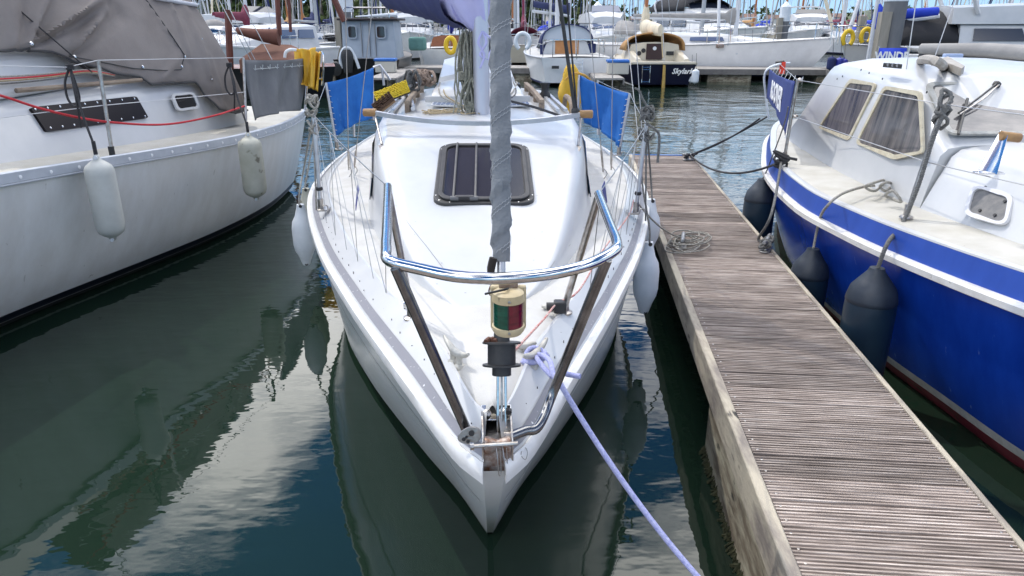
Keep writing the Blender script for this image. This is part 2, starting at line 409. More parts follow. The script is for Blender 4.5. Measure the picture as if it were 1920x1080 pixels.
# far shore: a wooded bank close on the left, low hills with houses far off on the right
EARTH = mat('far_hill', (.07, .1, .05), .95, c2=(.12, .13, .075), scale=.02)
def ridge(name, pts, depth, label=None):
    mb = MB(); rows = []
    for x, y, z in pts:
        rows.append([Vector((x, y, -1)), Vector((x, y, .4)), Vector((x, y + depth * .3, z * .7)), Vector((x, y + depth * .6, z)), Vector((x, y + depth, z * .8)), Vector((x, y + depth, -1))])
    mb.loft(rows, closed=False); o = mb.build(name, EARTH, smooth=60); o['kind'] = 'structure'; return o
ridge('hill', [(-260 + 30 * i, 118 + 1.0 * abs(i - 4), 7 + 3 * math.sin(i * 1.7)) for i in range(10)], 60)
ridge('far_shore', [(-100 + 60 * i, 620 - 6 * i, 7 + 4 * math.sin(i * 2.1) + (5 if i > 6 else 0)) for i in range(17)], 120)
LEAFA = mat('far_leaf_dark', (.03, .05, .018), .9, c2=(.06, .085, .03), scale=.6, spec=.1)
LEAFB = mat('far_leaf_mid', (.055, .08, .028), .9, c2=(.11, .13, .05), scale=.6, spec=.1)
TRUNKM = mat('far_trunk', (.11, .09, .07), .95, c2=(.2, .18, .15), scale=2, spec=.1)
def wood(name, label, n, area, hh, seed, m, leaf=.5, per=90, trunks=True):
    rnd = random.Random(seed); mb = MB(); tk = MB()
    for i in range(n):
        x, y, z0 = area(rnd); H = hh * rnd.uniform(.75, 1.25); rad = H * rnd.uniform(.22, .34)
        if trunks: tk.tube([(x, y, z0), (x + rnd.uniform(-.4, .4), y, z0 + H * .7)], [.03 * H * .6, .012 * H], 5)
        for k in range(per):
            a = rnd.uniform(0, 6.283); q = rnd.random() ** .5; hz = rnd.uniform(.22, 1) if rnd.random() < .8 else rnd.uniform(.05, .3)
            rr = rad * q * math.sin(math.pi * min(1, .12 + .8 * hz)) ** .7
            c = Vector((x + rr * math.cos(a), y + rr * math.sin(a), z0 + H * hz))
            u = Vector((rnd.gauss(0, 1), rnd.gauss(0, 1), rnd.gauss(0, 1))).normalized(); v = u.orthogonal().normalized(); sz = leaf * rnd.uniform(.6, 1.5)
            mb.add([c - u * sz - v * sz * .3, c + v * sz * .8, c + u * sz - v * sz * .2, c - v * sz * .7], [(0, 1, 2, 3)])
    o = mb.build(name, m, smooth=0); o['kind'] = 'stuff'; tag(o, label, 'wood')
    if trunks:
        k = tk.build('trunks', TRUNKM, o); k['kind'] = 'stuff'
wood('wood', 'dark dense wood on the bank behind the crowd of masts', 75, lambda r: (r.uniform(-75, 12), r.uniform(112, 128), .6 + r.uniform(0, 2)), 13, 3, LEAFA, .55, 130)
wood('wood', 'lighter green undergrowth along the foot of the wooded bank', 60, lambda r: (r.uniform(-75, 10), r.uniform(107, 112), .2), 4.2, 5, LEAFB, .4, 60, False)
wood('wood', 'dark tree line on the low far shore', 170, lambda r: (r.uniform(-40, 560), r.uniform(545, 600), 2), 11, 6, LEAFA, 1.6, 26, False)
HW = mat('far_render', (.62, .6, .56), .9, var=.15); HR = mat('far_roof', (.22, .14, .11), .9, var=.2)
rnd = random.Random(9)
HLAB = ['small pale house with a dark roof among the far shore trees']
for i in range(26):
    x = 90 + i * 16 + rnd.uniform(-5, 5); y = 535 + rnd.uniform(-8, 10); z = .4 + rnd.uniform(0, 2.5); w_ = rnd.uniform(7, 13); hh = rnd.uniform(4, 6.5)
    t = thing('house', HLAB[0], 'house', (x, y, z), 'houses on the far shore')
    MB().box((x, y, z + hh / 2), (w_, 8, hh)).build('wall', HW, t, smooth=0)
    MB().loft([[(x - w_ / 2 - .4, y - 4.6, z + hh), (x - w_ / 2 - .4, y, z + hh + 2.6), (x - w_ / 2 - .4, y + 4.6, z + hh)], [(x + w_ / 2 + .4, y - 4.6, z + hh), (x + w_ / 2 + .4, y, z + hh + 2.6), (x + w_ / 2 + .4, y + 4.6, z + hh)]]).build('roof', HR, t, smooth=0)

# ================================================================== FINGER PONTOON
PO = pz(1505, 1080, .5); PE = pz(1186, 290, .5)
pd = (PE - PO); PLEN = pd.length; pd.normalize(); PYAW = math.degrees(math.atan2(-pd.x, pd.y))
PF = frame(PO.x, PO.y, PYAW); PW = .765
PLK = bpy.data.materials.new('weathered_decking'); PLK.use_nodes = True
n = PLK.node_tree.nodes; l = PLK.node_tree.links; b = n['Principled BSDF']; b.inputs['Roughness'].default_value = .82; b.inputs['Specular IOR Level'].default_value = .25
t_ = n.new('ShaderNodeTexCoord'); oi = n.new('ShaderNodeObjectInfo')
va = n.new('ShaderNodeVectorMath'); va.operation = 'ADD'
cx = n.new('ShaderNodeCombineXYZ'); m5 = n.new('ShaderNodeMath'); m5.operation = 'MULTIPLY'; m5.inputs[1].default_value = 37
l.new(oi.outputs['Random'], m5.inputs[0]); l.new(m5.outputs[0], cx.inputs[0]); l.new(m5.outputs[0], cx.inputs[1]); l.new(t_.outputs['Object'], va.inputs[0]); l.new(cx.outputs[0], va.inputs[1])
mp = n.new('ShaderNodeMapping'); mp.inputs['Scale'].default_value = (2.2, 75, 30); l.new(va.outputs[0], mp.inputs[0])
z1 = n.new('ShaderNodeTexNoise'); z1.inputs['Scale'].default_value = 1.6; z1.inputs['Detail'].default_value = 6; z1.inputs['Roughness'].default_value = .65; l.new(mp.outputs[0], z1.inputs['Vector'])
mp2 = n.new('ShaderNodeMapping'); mp2.inputs['Scale'].default_value = (3, 6, 3); l.new(va.outputs[0], mp2.inputs[0])
z2 = n.new('ShaderNodeTexNoise'); z2.inputs['Scale'].default_value = 2; z2.inputs['Detail'].default_value = 3; l.new(mp2.outputs[0], z2.inputs['Vector'])
r1 = n.new('ShaderNodeValToRGB'); e = r1.color_ramp.elements; e[0].position = .3; e[0].color = (.09, .074, .064, 1); e[1].position = .72; e[1].color = (.66, .6, .545, 1)
q = e.new(.5); q.color = (.32, .27, .235, 1); l.new(z1.outputs['Fac'], r1.inputs[0])
r2 = n.new('ShaderNodeValToRGB'); e = r2.color_ramp.elements; e[0].position = .35; e[0].color = (.88, .86, .85, 1); e[1].position = .7; e[1].color = (1.1, 1.08, 1.07, 1); l.new(z2.outputs['Fac'], r2.inputs[0])
mu = n.new('ShaderNodeMix'); mu.data_type = 'RGBA'; mu.blend_type = 'MULTIPLY'; mu.inputs['Factor'].default_value = 1; l.new(r1.outputs[0], mu.inputs['A']); l.new(r2.outputs[0], mu.inputs['B'])
hv = n.new('ShaderNodeHueSaturation'); mm = n.new('ShaderNodeMath'); mm.operation = 'MULTIPLY_ADD'; mm.inputs[1].default_value = .55; mm.inputs[2].default_value = .75
l.new(oi.outputs['Random'], mm.inputs[0]); l.new(mm.outputs[0], hv.inputs['Value']); l.new(mu.outputs['Result'], hv.inputs['Color']); l.new(hv.outputs[0], b.inputs['Base Color'])
bp = n.new('ShaderNodeBump'); bp.inputs['Strength'].default_value = .5; bp.inputs['Distance'].default_value = .004; l.new(z1.outputs['Fac'], bp.inputs['Height']); l.new(bp.outputs[0], b.inputs['Normal'])
FASC = mat('fascia_timber', (.46, .41, .32), .8, c2=(.22, .19, .165), scale=7, stretch=(1.5, .35, 1.2), bump=.5, bscale=25, lo=.42, hi=.62, fleck=((.05, .045, .04), 9, .66))
FLOATM = mat('float_concrete', (.36, .33, .25), .85, c2=(.15, .12, .085), scale=5, stretch=(1, .6, 2.5), bump=.6, bscale=18, lo=.4, hi=.6, fleck=((.04, .04, .03), 8, .63))
WEED = mat('waterline_weed', (.02, .025, .009), .8, c2=(.05, .05, .02), scale=30, bump=.8, bscale=50)
DARKT = mat('under_timber', (.06, .055, .05), .9)
BLUEP = mat('blue_plastic', (.02, .11, .4), .45, c2=(.03, .16, .5), scale=4)
def plank_mesh(W, L, seed, ridges=8, th=.028):
    rnd = random.Random(seed); p = W / ridges; prof = [(0, -th)]
    for i in range(ridges):
        y = i * p; j = rnd.uniform(-.0008, .0008); up = rnd.uniform(-.0008, .0006)
        prof += [(y + .0012, up), (y + p * .52 + j, up), (y + p * .58 + j, -.013), (y + p * .95, -.013)]
    prof += [(W - .0005, -.002), (W - .0005, -th)]
    vs = []; fs = []; k = len(prof); sag_ = rnd.uniform(-.0012, .0012)
    for xi, x in enumerate((0, L)):
        vs += [(x, y, z + (sag_ if xi else -sag_)) for y, z in prof]
    for i in range(k - 1): fs.append((i, i + 1, k + i + 1, k + i))
    fs += [tuple(range(k)), tuple(reversed(range(k, 2 * k)))]
    me = bpy.data.meshes.new('plank'); me.from_pydata(vs, [], fs); me.materials.append(PLK); return me
pont = thing('finger_pontoon', 'narrow wooden finger pontoon of grooved weathered planks between the two nearest boats', 'pontoon', (PO.x, PO.y, 0))
PM = [plank_mesh(.1435, PW, k) for k in range(6)]
y = -.05; rnd = random.Random(21); screws = MB(PF); i = 0
while y < PLEN - .02:
    o = bpy.data.objects.new('plank', rnd.choice(PM)); col.objects.link(o)
    o.parent = pont; o.matrix_parent_inverse = winv(pont)
    dz = rnd.uniform(-.0022, .0018)
    o.matrix_basis = PF @ Matrix.Translation((rnd.uniform(-.002, .002), y, .5 + dz)) @ Matrix.Rotation(R(rnd.uniform(-.12, .12)), 4, 'Z')
    for sx in (.022, PW - .022):
        for sy in (.03, .108):
            if y < 6: screws.lathe([(.0048, 0), (.0048, .0008), (.002, .001), (.0016, .0004)], (sx + rnd.uniform(-.003, .003), y + sy, .5 + dz + .0005), n=8)
    y += .1435 + .0045 + rnd.uniform(-.0008, .0012); i += 1
so_ = screws.build('screws', STEELD, pont); so_['kind'] = 'stuff'
MB(PF).box((-.026, PLEN / 2 - .025, .424), (.048, PLEN + .05, .165)).build('fascia', FASC, pont, bevel=.006)
MB(PF).box((PW + .016, PLEN / 2 - .025, .43), (.026, PLEN + .05, .15)).build('fascia', FASC, pont, bevel=.005)
MB(PF).box((PW / 2, PLEN + .014, .425), (PW + .1, .025, .16)).build('fascia', BLUEP, pont, bevel=.005)
mb = MB(PF)
for x in (.12, PW - .12): mb.box((x, PLEN / 2 - .02, .41), (.07, PLEN, .12))
mb.build('bearer', DARKT, pont)
yf = (PF.inverted() @ pz(1338, 738, .34)).y
for a, c in ((.0, yf), (PLEN - 1.6, PLEN - .1)):
    fl = MB(PF).box((PW / 2, (a + c) / 2, .12), (PW + .05, c - a, .45)).build('float', FLOATM, pont, bevel=.02)
    wd = MB(PF); rr = random.Random(4)
    for k in range(700):                       # ragged weed fringe at the waterline
        yy = rr.uniform(a, c); s_ = rr.choice((0, 1)); x = -.026 - rr.uniform(0, .03) if s_ == 0 else PW + .028 + rr.uniform(0, .02)
        wd.tube([(x + (.03 if s_ == 0 else -.03), yy, rr.uniform(.01, .05)), (x, yy + rr.uniform(-.02, .02), rr.uniform(-.03, .01)), (x + (-.01 if s_ == 0 else .01), yy + rr.uniform(-.04, .04), -.05)], [.004, .006, .003], 4)
    k = wd.build('weed', WEED, fl); k['kind'] = 'stuff'
# main walkway the photographer stands on (behind and below the picture)
wk = thing('main_walkway', 'main timber walkway that the finger pontoon branches off', 'walkway', (0, -.6, 0))
MB().box((0, .2, .40), (24, 2.9, .13)).build('deck_frame', DARKT, wk)
MB().box((0, 1.695, .41), (24, .04, .17)).build('fascia', FASC, wk, bevel=.006)
MB().box((0, .2, .13), (23, 2.6, .38)).build('float', FLOATM, wk)
PM2 = [plank_mesh(.1435, 3.05, 40 + k) for k in range(4)]; rnd = random.Random(5)
for k in range(60):
    o = bpy.data.objects.new('plank', rnd.choice(PM2)); col.objects.link(o); o.parent = wk; o.matrix_parent_inverse = winv(wk)
    o.matrix_basis = Matrix.Translation((-4.4 + .148 * k, -1.36, .497 + rnd.uniform(-.002, .001))) @ Matrix.Rotation(R(90), 4, 'Z')

CLEATM = mat('galvanised_cleat', (.42, .42, .41), .42, .8, c2=(.27, .26, .25), scale=18, bump=.15, bscale=80)
def dock_cleat(px, py, yaw, label, sz=1.0):
    p = pz(px, py, .505); t = thing('mooring_cleat', label, 'cleat', p, 'cleats on the finger pontoon')
    F_ = Matrix.Translation(p) @ Matrix.Rotation(R(yaw), 4, 'Z') @ Matrix.Scale(sz, 4)
    mb = MB(F_); mb.prism([(x, y, 0) for x, y in rrect(.22, .075, .03)], (0, 0, .012)); mb.build('base_plate', CLEATM, t, bevel=.003)
    mb = MB(F_)
    for x in (-.035, .035): mb.lathe([(.027, .01), (.019, .025), (.017, .06), (.02, .07)], (x, 0, 0), n=12)
    mb.build('post', CLEATM, t)
    mb = MB(F_); mb.tube([(-.13, 0, .088), (-.11, 0, .084), (-.05, 0, .072), (0, 0, .07), (.05, 0, .072), (.11, 0, .084), (.13, 0, .088)], [.012, .0175, .02, .021, .02, .0175, .012], 10)
    mb.build('horn', CLEATM, t); return t, F_
# ================================================================== WHITE SAILING YACHT (centre)
YF = frame(-.05, 1.68, 3.06)
gunY = smooth_tab([(0, .03), (.115, .106), (.52, .268), (1.37, .607), (2.37, .957), (3.67, 1.29), (4.7, 1.40), (6, 1.36), (7.8, 1.08)])
wlY = smooth_tab([(0, .012), (.046, .146), (.095, .322), (.216, .713), (.336, 1.0), (.5, 1.15), (.8, 1.1), (1, .88)])
zgY = lambda s: .98 - .045 * s + .0045 * s * s
HY = Hull(YF, 7.8, gunY, zgY, wlY, rake=.93, tr=.2, flare=1.2)
yr = thing('sailing_yacht', 'white sailing yacht moored bow-on with a stainless pulpit and a furled grey headsail', 'yacht', (-.05, 1.68, 0))
HULLW = mat('topsides_white', (.86, .87, .88), .22, c2=(.76, .79, .79), scale=1.8, coat=.3, fleck=((.16, .2, .12), 26, .735))
hull = HY.topsides(.05, 'hull', HULLW, yr, n=50, k=12)
ANTIF = mat('antifoul_green', (.03, .05, .035), .7, c2=(.07, .08, .05), scale=12)
HY.strip(-.45, .05, n=40, k=3).build('antifouling', ANTIF, yr)
# moulding line along the topsides
HY.strip(lambda t: HY.gl(t) * .66, lambda t: HY.gl(t) * .675, n=50, k=2, off=.004, t0=.004, t1=1).build('cove_line', WHITE, hull)
STRAKE = mat('strake_white', (.8, .8, .79), .4, c2=(.7, .69, .66), scale=10, fleck=((.3, .28, .24), 30, .72))
HY.rail([(-.022, -.03), (-.028, -.005), (-.024, .018), (-.004, .03), (.012, .022), (.004, -.03)], n=60).build('rubbing_strake', STRAKE, hull, smooth=45)
# shoulder of the deck moulding with its worn grey stripe
def shoulder(a0, a1, z0, z1, lift, name, m, par):
    mb = MB(YF)
    for sd_ in (-1, 1):
        mb.loft([[HY.edge((i / 60) ** 1.5, sd_, a0 + (a1 - a0) * j / 4 - lift, z0 + (z1 - z0) * j / 4 + lift) for j in range(5)] for i in range(61)], closed=False)
    return mb.build(name, m, par, smooth=50)
dk = HY.decksheet(.155, .098, .03, n=50).build('deck', DECK, yr, smooth=50)
shoulder(.006, .135, .022, .112, 0, 'bulwark', WHITE, dk)
mb = MB(YF)
for sd_ in (-1, 1): mb.loft([[HY.edge((i / 60) ** 1.5, sd_, a, z) for a, z in ((.135, .112), (.148, .112), (.156, .097))] for i in range(61)], closed=False)
mb.build('bulwark_cap', WHITE, dk)
gs = bpy.data.materials.new('worn_grey_stripe'); gs.use_nodes = True
n = gs.node_tree.nodes; l = gs.node_tree.links; b = n['Principled BSDF']; b.inputs['Roughness'].default_value = .5
t_ = n.new('ShaderNodeTexCoord'); mp = n.new('ShaderNodeMapping'); mp.inputs['Scale'].default_value = (60, 60, 5); l.new(t_.outputs['Object'], mp.inputs[0])
z1 = n.new('ShaderNodeTexNoise'); z1.inputs['Scale'].default_value = 1.2; z1.inputs['Detail'].default_value = 3; l.new(mp.outputs[0], z1.inputs[0])
rp = n.new('ShaderNodeValToRGB'); e = rp.color_ramp.elements; e[0].position = .68; e[0].color = (.225, .225, .25, 1); e[1].position = .71; e[1].color = (.72, .73, .74, 1)
l.new(z1.outputs['Fac'], rp.inputs[0]); l.new(rp.outputs[0], b.inputs['Base Color'])
shoulder(.018, .05, .030, .053, .0022, 'stripe', gs, dk)
# small screws / chips along the bulwark
mb = MB(YF); rnd = random.Random(2)
for sd_ in (-1, 1):
    for i in range(34):
        p = HY.edge(.01 + .017 * i, sd_, .07 + rnd.uniform(-.012, .012), .067); mb.box(p, (.003, .003, rnd.uniform(.006, .02)))
k = mb.build('chips', BLACKP, dk); k['kind'] = 'stuff'

# ---- coachroof
ztop = smooth_tab([(1.02, 1.065), (1.35, 1.10), (1.75, 1.185), (2.1, 1.275), (2.75, 1.445), (3.05, 1.50), (3.45, 1.525), (4.5, 1.55), (6.2, 1.54)])
wbY = smooth_tab([(1.02, .13), (1.35, .30), (1.8, .47), (2.4, .64), (3.0, .755), (3.8, .84), (5, .87), (6.2, .84)])
def zdk(s): return zgY(s) + .095
def cab_sec(s, side_only=False):
    wb = wbY(s); zd = zdk(s); zt = ztop(s); h = max(.004, zt - zd); out = []
    hw = min(1, h / .3)
    prof = [(0, 0), (.02, .3), (.045, .62), (.07, .82), (.11, .93), (.17, .975), (.27, .99)]
    L_ = [(wb - a * hw, zd - .02 + (h * .94 + .02) * q) for a, q in prof]
    xs, zs = L_[-1]
    pts = L_ + [(xs * q, zs + (zt - zs) * (1 - q * q)) for q in (.75, .5, .25, 0)]
    row = [Vector((-x, s, z)) for x, z in pts] + [Vector((x, s, z)) for x, z in reversed(pts[:-1])]
    return row
ss = [1.02 + .1 * i for i in range(52)]
rows = [cab_sec(s) for s in ss]
mb = MB(YF); mb.loft(rows, closed=False); k = len(rows[0])
mb.add(rows[-1], [tuple(range(k))])
cab = mb.build('coachroof', WHITE, yr, smooth=60)
def roofz(x, s):                        # height of the coachroof top at local x, s
    r = cab_sec(s)
    for a, c in zip(r, r[1:]):
        if a.x <= x <= c.x: return a.z + (c.z - a.z) * (x - a.x) / max(1e-6, c.x - a.x)
    return zdk(s)
YI = YF.inverted()
def pr(px, py, up=0, it=14):            # pixel on the coachroof / deck, world coordinates
    z = 1.2
    for _ in range(it):
        p = YI @ pz(px, py, z); z = .5 * z + .5 * (roofz(p.x, p.y) + up)
    return pz(px, py, z)
# non-slip foredeck panel seams
LINE = mat('seam_grey', (.3, .29, .27), .8)
def decal(path, name='seam', r=.0016, m=LINE, par=None): return MB().tube([pr(*q, .0005) for q in path], r, 4).build(name, m, par or dk)
decal([(742, 385), (770, 425), (800, 462), (835, 508)], r=.001); decal([(1096, 425), (1068, 460), (1040, 490), (1025, 512)], r=.001)
decal([(812, 592), (820, 578), (845, 576), (910, 577), (1000, 577), (1030, 580)])
decal([(742, 385), (770, 425), (800, 462), (835, 508)], r=.001); decal([(1096, 425), (1068, 460), (1040, 490), (1025, 512)], r=.001)
decal([(812, 592), (832, 628), (852, 662), (885, 682), (915, 682)]); decal([(975, 682), (1003, 660), (1022, 620), (1030, 580)])
# cabin side windows, dark, port and starboard
for sd_ in (-1, 1):
    P = []
    for s, a in ((2.68, .34), (2.74, .62), (3.15, .84), (4.6, .84), (4.6, .34)):
        r_ = cab_sec(s); h = a; zz = zdk(s) + (ztop(s) - zdk(s)) * h * .94
        xs = [q for q in r_ if q.x * sd_ > 0]; best = min(xs, key=lambda q: abs(q.z - zz) + (0 if q.z < zdk(s) + .9 * (ztop(s) - zdk(s)) else 1))
        P.append(YF @ Vector((best.x + sd_ * .006, s, zz)))
    MB().prism(P, YF.to_3x3() @ Vector((sd_ * .006, 0, .002))).build('window', GLASSD, cab)
    q = YF @ Vector((sd_ * .752, 2.52, 1.1)); MB().prism([q + Vector((0, 0, 0)), q + Vector((sd_ * .03, .14, 0)), q + Vector((sd_ * .01, .16, .13)), q + Vector((-sd_ * .02, .03, .12))], (sd_ * .004, 0, 0)).build('blue_patch', mat('navy_sticker', (.03, .04, .22), .5), cab)

# ---- fore hatch
hc = [pr(x, y) for x, y in ((822, 275), (993, 275), (1000, 388), (815, 388))]
ux = ((hc[1] - hc[0]) + (hc[2] - hc[3])).normalized(); uy = ((hc[0] - hc[3]) + (hc[1] - hc[2])).normalized(); un = ux.cross(uy).normalized()
C0 = sum(hc, Vector()) / 4 + un * .004
HWd = ((hc[1] - hc[0]).length + (hc[2] - hc[3]).length) / 2; HHt = ((hc[0] - hc[3]).length + (hc[1] - hc[2]).length) / 2
hp = lambda x, y, z=0: C0 + ux * x + uy * y + un * z
FRM = mat('hatch_frame', (.03, .029, .03), .5, c2=(.05, .048, .047), scale=14)
ht = MB().prism([hp(x, y, -.03) for x, y in rrect(HWd, HHt, .085, 7)], un * .048).build('fore_hatch', FRM, yr, bevel=.006)
mb = MB(); ring_frame(mb, [hp(x, y, .018) for x, y in rrect(HWd - .05, HHt - .05, .075, 7)], .034, un * .014); mb.build('frame', FRM, ht, bevel=.004)
MB().prism([hp(x, y, .016) for x, y in rrect(HWd - .11, HHt - .11, .06, 7)], un * .006).build('pane', mat('smoked_acrylic', (.02, .018, .019), .12, spec=.35), ht, smooth=0)
BAR = mat('bronze_grey_bar', (.07, .068, .072), .5, .2, c2=(.045, .043, .045), scale=20)
for fx in (-.30, -.085):
    MB().tube([hp(HWd * fx, -HHt * .47, .024), hp(HWd * fx, -HHt * .4, .036), hp(HWd * fx, HHt * .42, .036), hp(HWd * fx, HHt * .49, .022)], .007, 8).build('bar', BAR, ht)
hg = MB().box(hp(-HWd * .19, -HHt * .455, .03), (.1, .022, .03), Matrix((ux, uy, un)).transposed()).build('hinge', BAR, ht, bevel=.004)
mb = MB()
for fx in (-.29, -.1): mb.tube([hp(HWd * fx - .022, -HHt * .46, .03), hp(HWd * fx + .022, -HHt * .46, .03)], .014, 10)
mb.build('knuckle', mat('grey_casting', (.12, .12, .125), .5), hg)
mb = MB()
for x, y in rrect(HWd - .024, HHt - .024, .078, 2): mb.lathe([(.0045, 0), (.0045, .003), (.002, .004)], hp(x, y, .018), un, 8)
mb.build('screws', STEEL, ht)

# ---- pulpit
TR = .0156
rl, cl, cf, cr_, rr_ = pz(727, 350, 1.58), pz(724, 486, 1.575), pz(940, 522, 1.56), pz(1160, 466, 1.575), pz(1122, 364, 1.58)
pul = thing_part = MB()
c1, c2, c3 = pz(790, 505, 1.567), pz(860, 519, 1.562), pz(1030, 514, 1.562)
c4 = pz(1100, 497, 1.567)
top = [rl, rl.lerp(cl, .35), rl.lerp(cl, .7), rl.lerp(cl, .9)] + [cl + (c1 - cl) * .12 + Vector((0, -.004, 0))] + [c1, c2, cf, c3, c4] + [cr_ + (c4 - cr_) * .18] + [cr_.lerp(rr_, .08), cr_.lerp(rr_, .35), cr_.lerp(rr_, .7), rr_]
pul.tube(curve(top, 6), TR, 14); pulo = pul.build('pulpit', STEEL, yr, smooth=60)
DST = mat('weathered_tube', (.27, .275, .285), .22, 1.0, c2=(.17, .17, .175), scale=16, rvar=.15)
fl_b = pz(874, 806, 1.05); fr_k = pz(1030, 752, 1.08); fr_k2 = pz(1010, 798, 1.055); fr_b = pz(958, 818, 1.05)
la = pz(742, 502, 1.565); ra = pz(1138, 486, 1.565)
MB().tube(curve([la, la.lerp(fl_b, .5), fl_b + Vector((-.01, 0, .03)), fl_b], 5), TR * .98, 12).build('leg', DST, pulo, smooth=60)
MB().tube(curve([ra, ra.lerp(fr_k, .5), ra.lerp(fr_k, .92), fr_k2, fr_b.lerp(fr_k2, .5), fr_b], 6), TR * .98, 12).build('leg', DST, pulo, smooth=60)
rlb = pz(772, 588, 1.06); rrb = pz(1058, 578, 1.06)
MB().tube([rl + Vector((0, -.01, 0)), rl.lerp(rlb, .5), rlb], TR * .9, 12).build('leg', STEELD, pulo, smooth=60)
MB().tube([rr_ + Vector((0, -.01, 0)), rr_.lerp(rrb, .5), rrb], TR * .9, 12).build('leg', STEELD, pulo, smooth=60)
for q in (rlb, rrb): MB().lathe([(.034, 0), (.034, .006), (.02, .012), (.018, .05)], q - Vector((0, 0, .02)), n=16).build('foot', STEELD, pulo)
MB().tube([fr_b + Vector((-.02, .0, 0)), fr_b + Vector((.004, 0, 0))], .017, 12).build('socket', STEELD, pulo)
# flattened foot plate with holes, port side
e_u = Vector((.92, -.1, .38)).normalized(); e_v = Vector((-.3, .25, .92)).normalized(); e_n = e_u.cross(e_v).normalized()
pc = pz(881, 812, 1.055) + Vector((0, -.012, 0))
pts = [pc + e_u * .036 * math.cos(a) + e_v * (.025 + .004 * math.cos(a)) * math.sin(a) for a in [2 * math.pi * i / 24 for i in range(24)]]
fp = MB().prism(pts, e_n * .006).build('foot_plate', STEELD, pulo, bevel=.0015)
for a_, b_, r_ in ((-.018, -.004, .0055), (-.008, -.014, .005), (.01, .006, .0085), (-.008, .0, .004)):
    for sg in (.008, -.002): MB().lathe([(r_, 0), (r_, .0015)], pc + e_u * a_ + e_v * b_ + e_n * (sg - .0006), e_n, 12).build('hole', BLACKP, fp)

# ---- bow fitting with roller
BF = Matrix.Translation(pz(932, 815, 1.05)) @ Matrix.Rotation(R(3), 4, 'Z')
bfit = MB(BF).box((0, .02, -.012), (.088, .15, .008)).build('bow_roller_bracket', STEELD, yr, bevel=.003)
mb = MB(BF); mb.prism([(-.044, -.06, -.055), (-.044, .09, -.012), (-.044, .085, .035), (-.044, .02, .05), (-.044, -.055, .01)], (.006, 0, 0)); mb.prism([(.038, -.06, -.055), (.038, .09, -.012), (.038, .085, .035), (.038, .02, .05), (.038, -.055, .01)], (.006, 0, 0))
mb.build('cheek', STEELD, bfit, bevel=.002)
MB(BF).box((0, -.052, -.05), (.088, .008, .07)).build('nose_plate', RUST, bfit, bevel=.003)
MB(BF).box((0, .075, .028), (.09, .05, .006), Matrix.Rotation(R(35), 3, 'X')).build('top_plate', STEEL, bfit, bevel=.004)
MB(BF).lathe([(.012, -.036), (.024, -.036), (.026, -.028), (.017, -.006), (.017, .006), (.026, .028), (.024, .036), (.012, .036)], (0, -.045, -.005), (1, 0, 0), 18).build('roller', RUST, bfit)
pin = MB(BF).tube([(-.075, -.075, .012), (.055, -.075, .018)], .0055, 8).build('pin', STEELD, bfit)
MB(BF).lathe([(.011, 0), (.011, .01)], (-.076, -.075, .012), (1, 0, .05), 10).build('pin_head', STEELD, pin)
for x in (-.026, .026):
    MB(BF).lathe([(.0115, 0), (.0115, .006), (.006, .008), (.006, .013), (.002, .014)], (x, .062, .034), (0, -.55, .83), 6).build('bolt', STEELD, bfit, smooth=20)
for x in (-.006, .012): MB(BF).tube(curve([(x, -.06, .01), (x + .004, -.085, -.02), (x + .008, -.085, -.075), (x + .014, -.08, -.07), (x + .012, -.07, 0)], 5), .0016, 6).build('retaining_wire', WIRE, bfit)
mb = MB()
for px in (892, 983): mb.tube(curve([pz(px - 6, 852, 1.0), pz(px, 838, 1.0), pz(px + 6, 848, 1.0), pz(px + 2, 862, .985)], 4, True), .0012, 5)
mb.build('mark', LINE, yr)

# ---- forestay, furler, furled headsail
fs0 = pz(941, 790, 1.07); fsd = Vector((0.0, .368, 1.0))
fsp = lambda z: fs0 + fsd * (z - 1.07) + Vector((-.004 * (z - 1.07), 0, 0))
for dx in (-.012, .012):
    MB().tube([fsp(1.04) + Vector((dx, 0, 0)), fsp(1.195) + Vector((dx * .9, 0, 0))], .0042, 8).build('link_plate', STEEL, yr)
MB().tube([fsp(1.06), fsp(1.2)], .0035, 8).build('turnbuckle', STEELD, yr)
MB().lathe([(.009, -.006), (.009, .006)], fsp(1.1) + Vector((.02, -.006, 0)), (0, 1, .2), 10).build('shackle_knob', BLACKP, yr)
zD = 1.232
drum = MB().lathe([(.026, -.04), (.028, -.038), (.028, -.014), (.056, -.012), (.056, -.007), (.041, -.006), (.041, .052), (.056, .053), (.056, .058), (.024, .06), (.022, .09)], fsp(zD), fsd, 28).build('furling_drum', BLACKP, yr)
sw = MB()
for i in range(3): sw.tube([fsp(zD + .052) + Vector((-.045 + .012 * i, -.02 + .01 * (i % 2), .012)), fsp(zD + .052) + Vector((-.035 + .012 * i, .0, .012))], .008, 6)
sw.build('rust_knot', mat('rusty_brown', (.12, .05, .03), .8), drum)
foil = MB().tube([fsp(zD + .06), fsp(1.62), fsp(9.3)], .0125, 10, caps=True).build('forestay_foil', ALU, yr)
SAILG = mat('grey_uv_cloth', (.17, .185, .2), .85, c2=(.21, .225, .24), scale=9, bump=.35, bscale=130)
rows = []; nz = 150; nn = 40
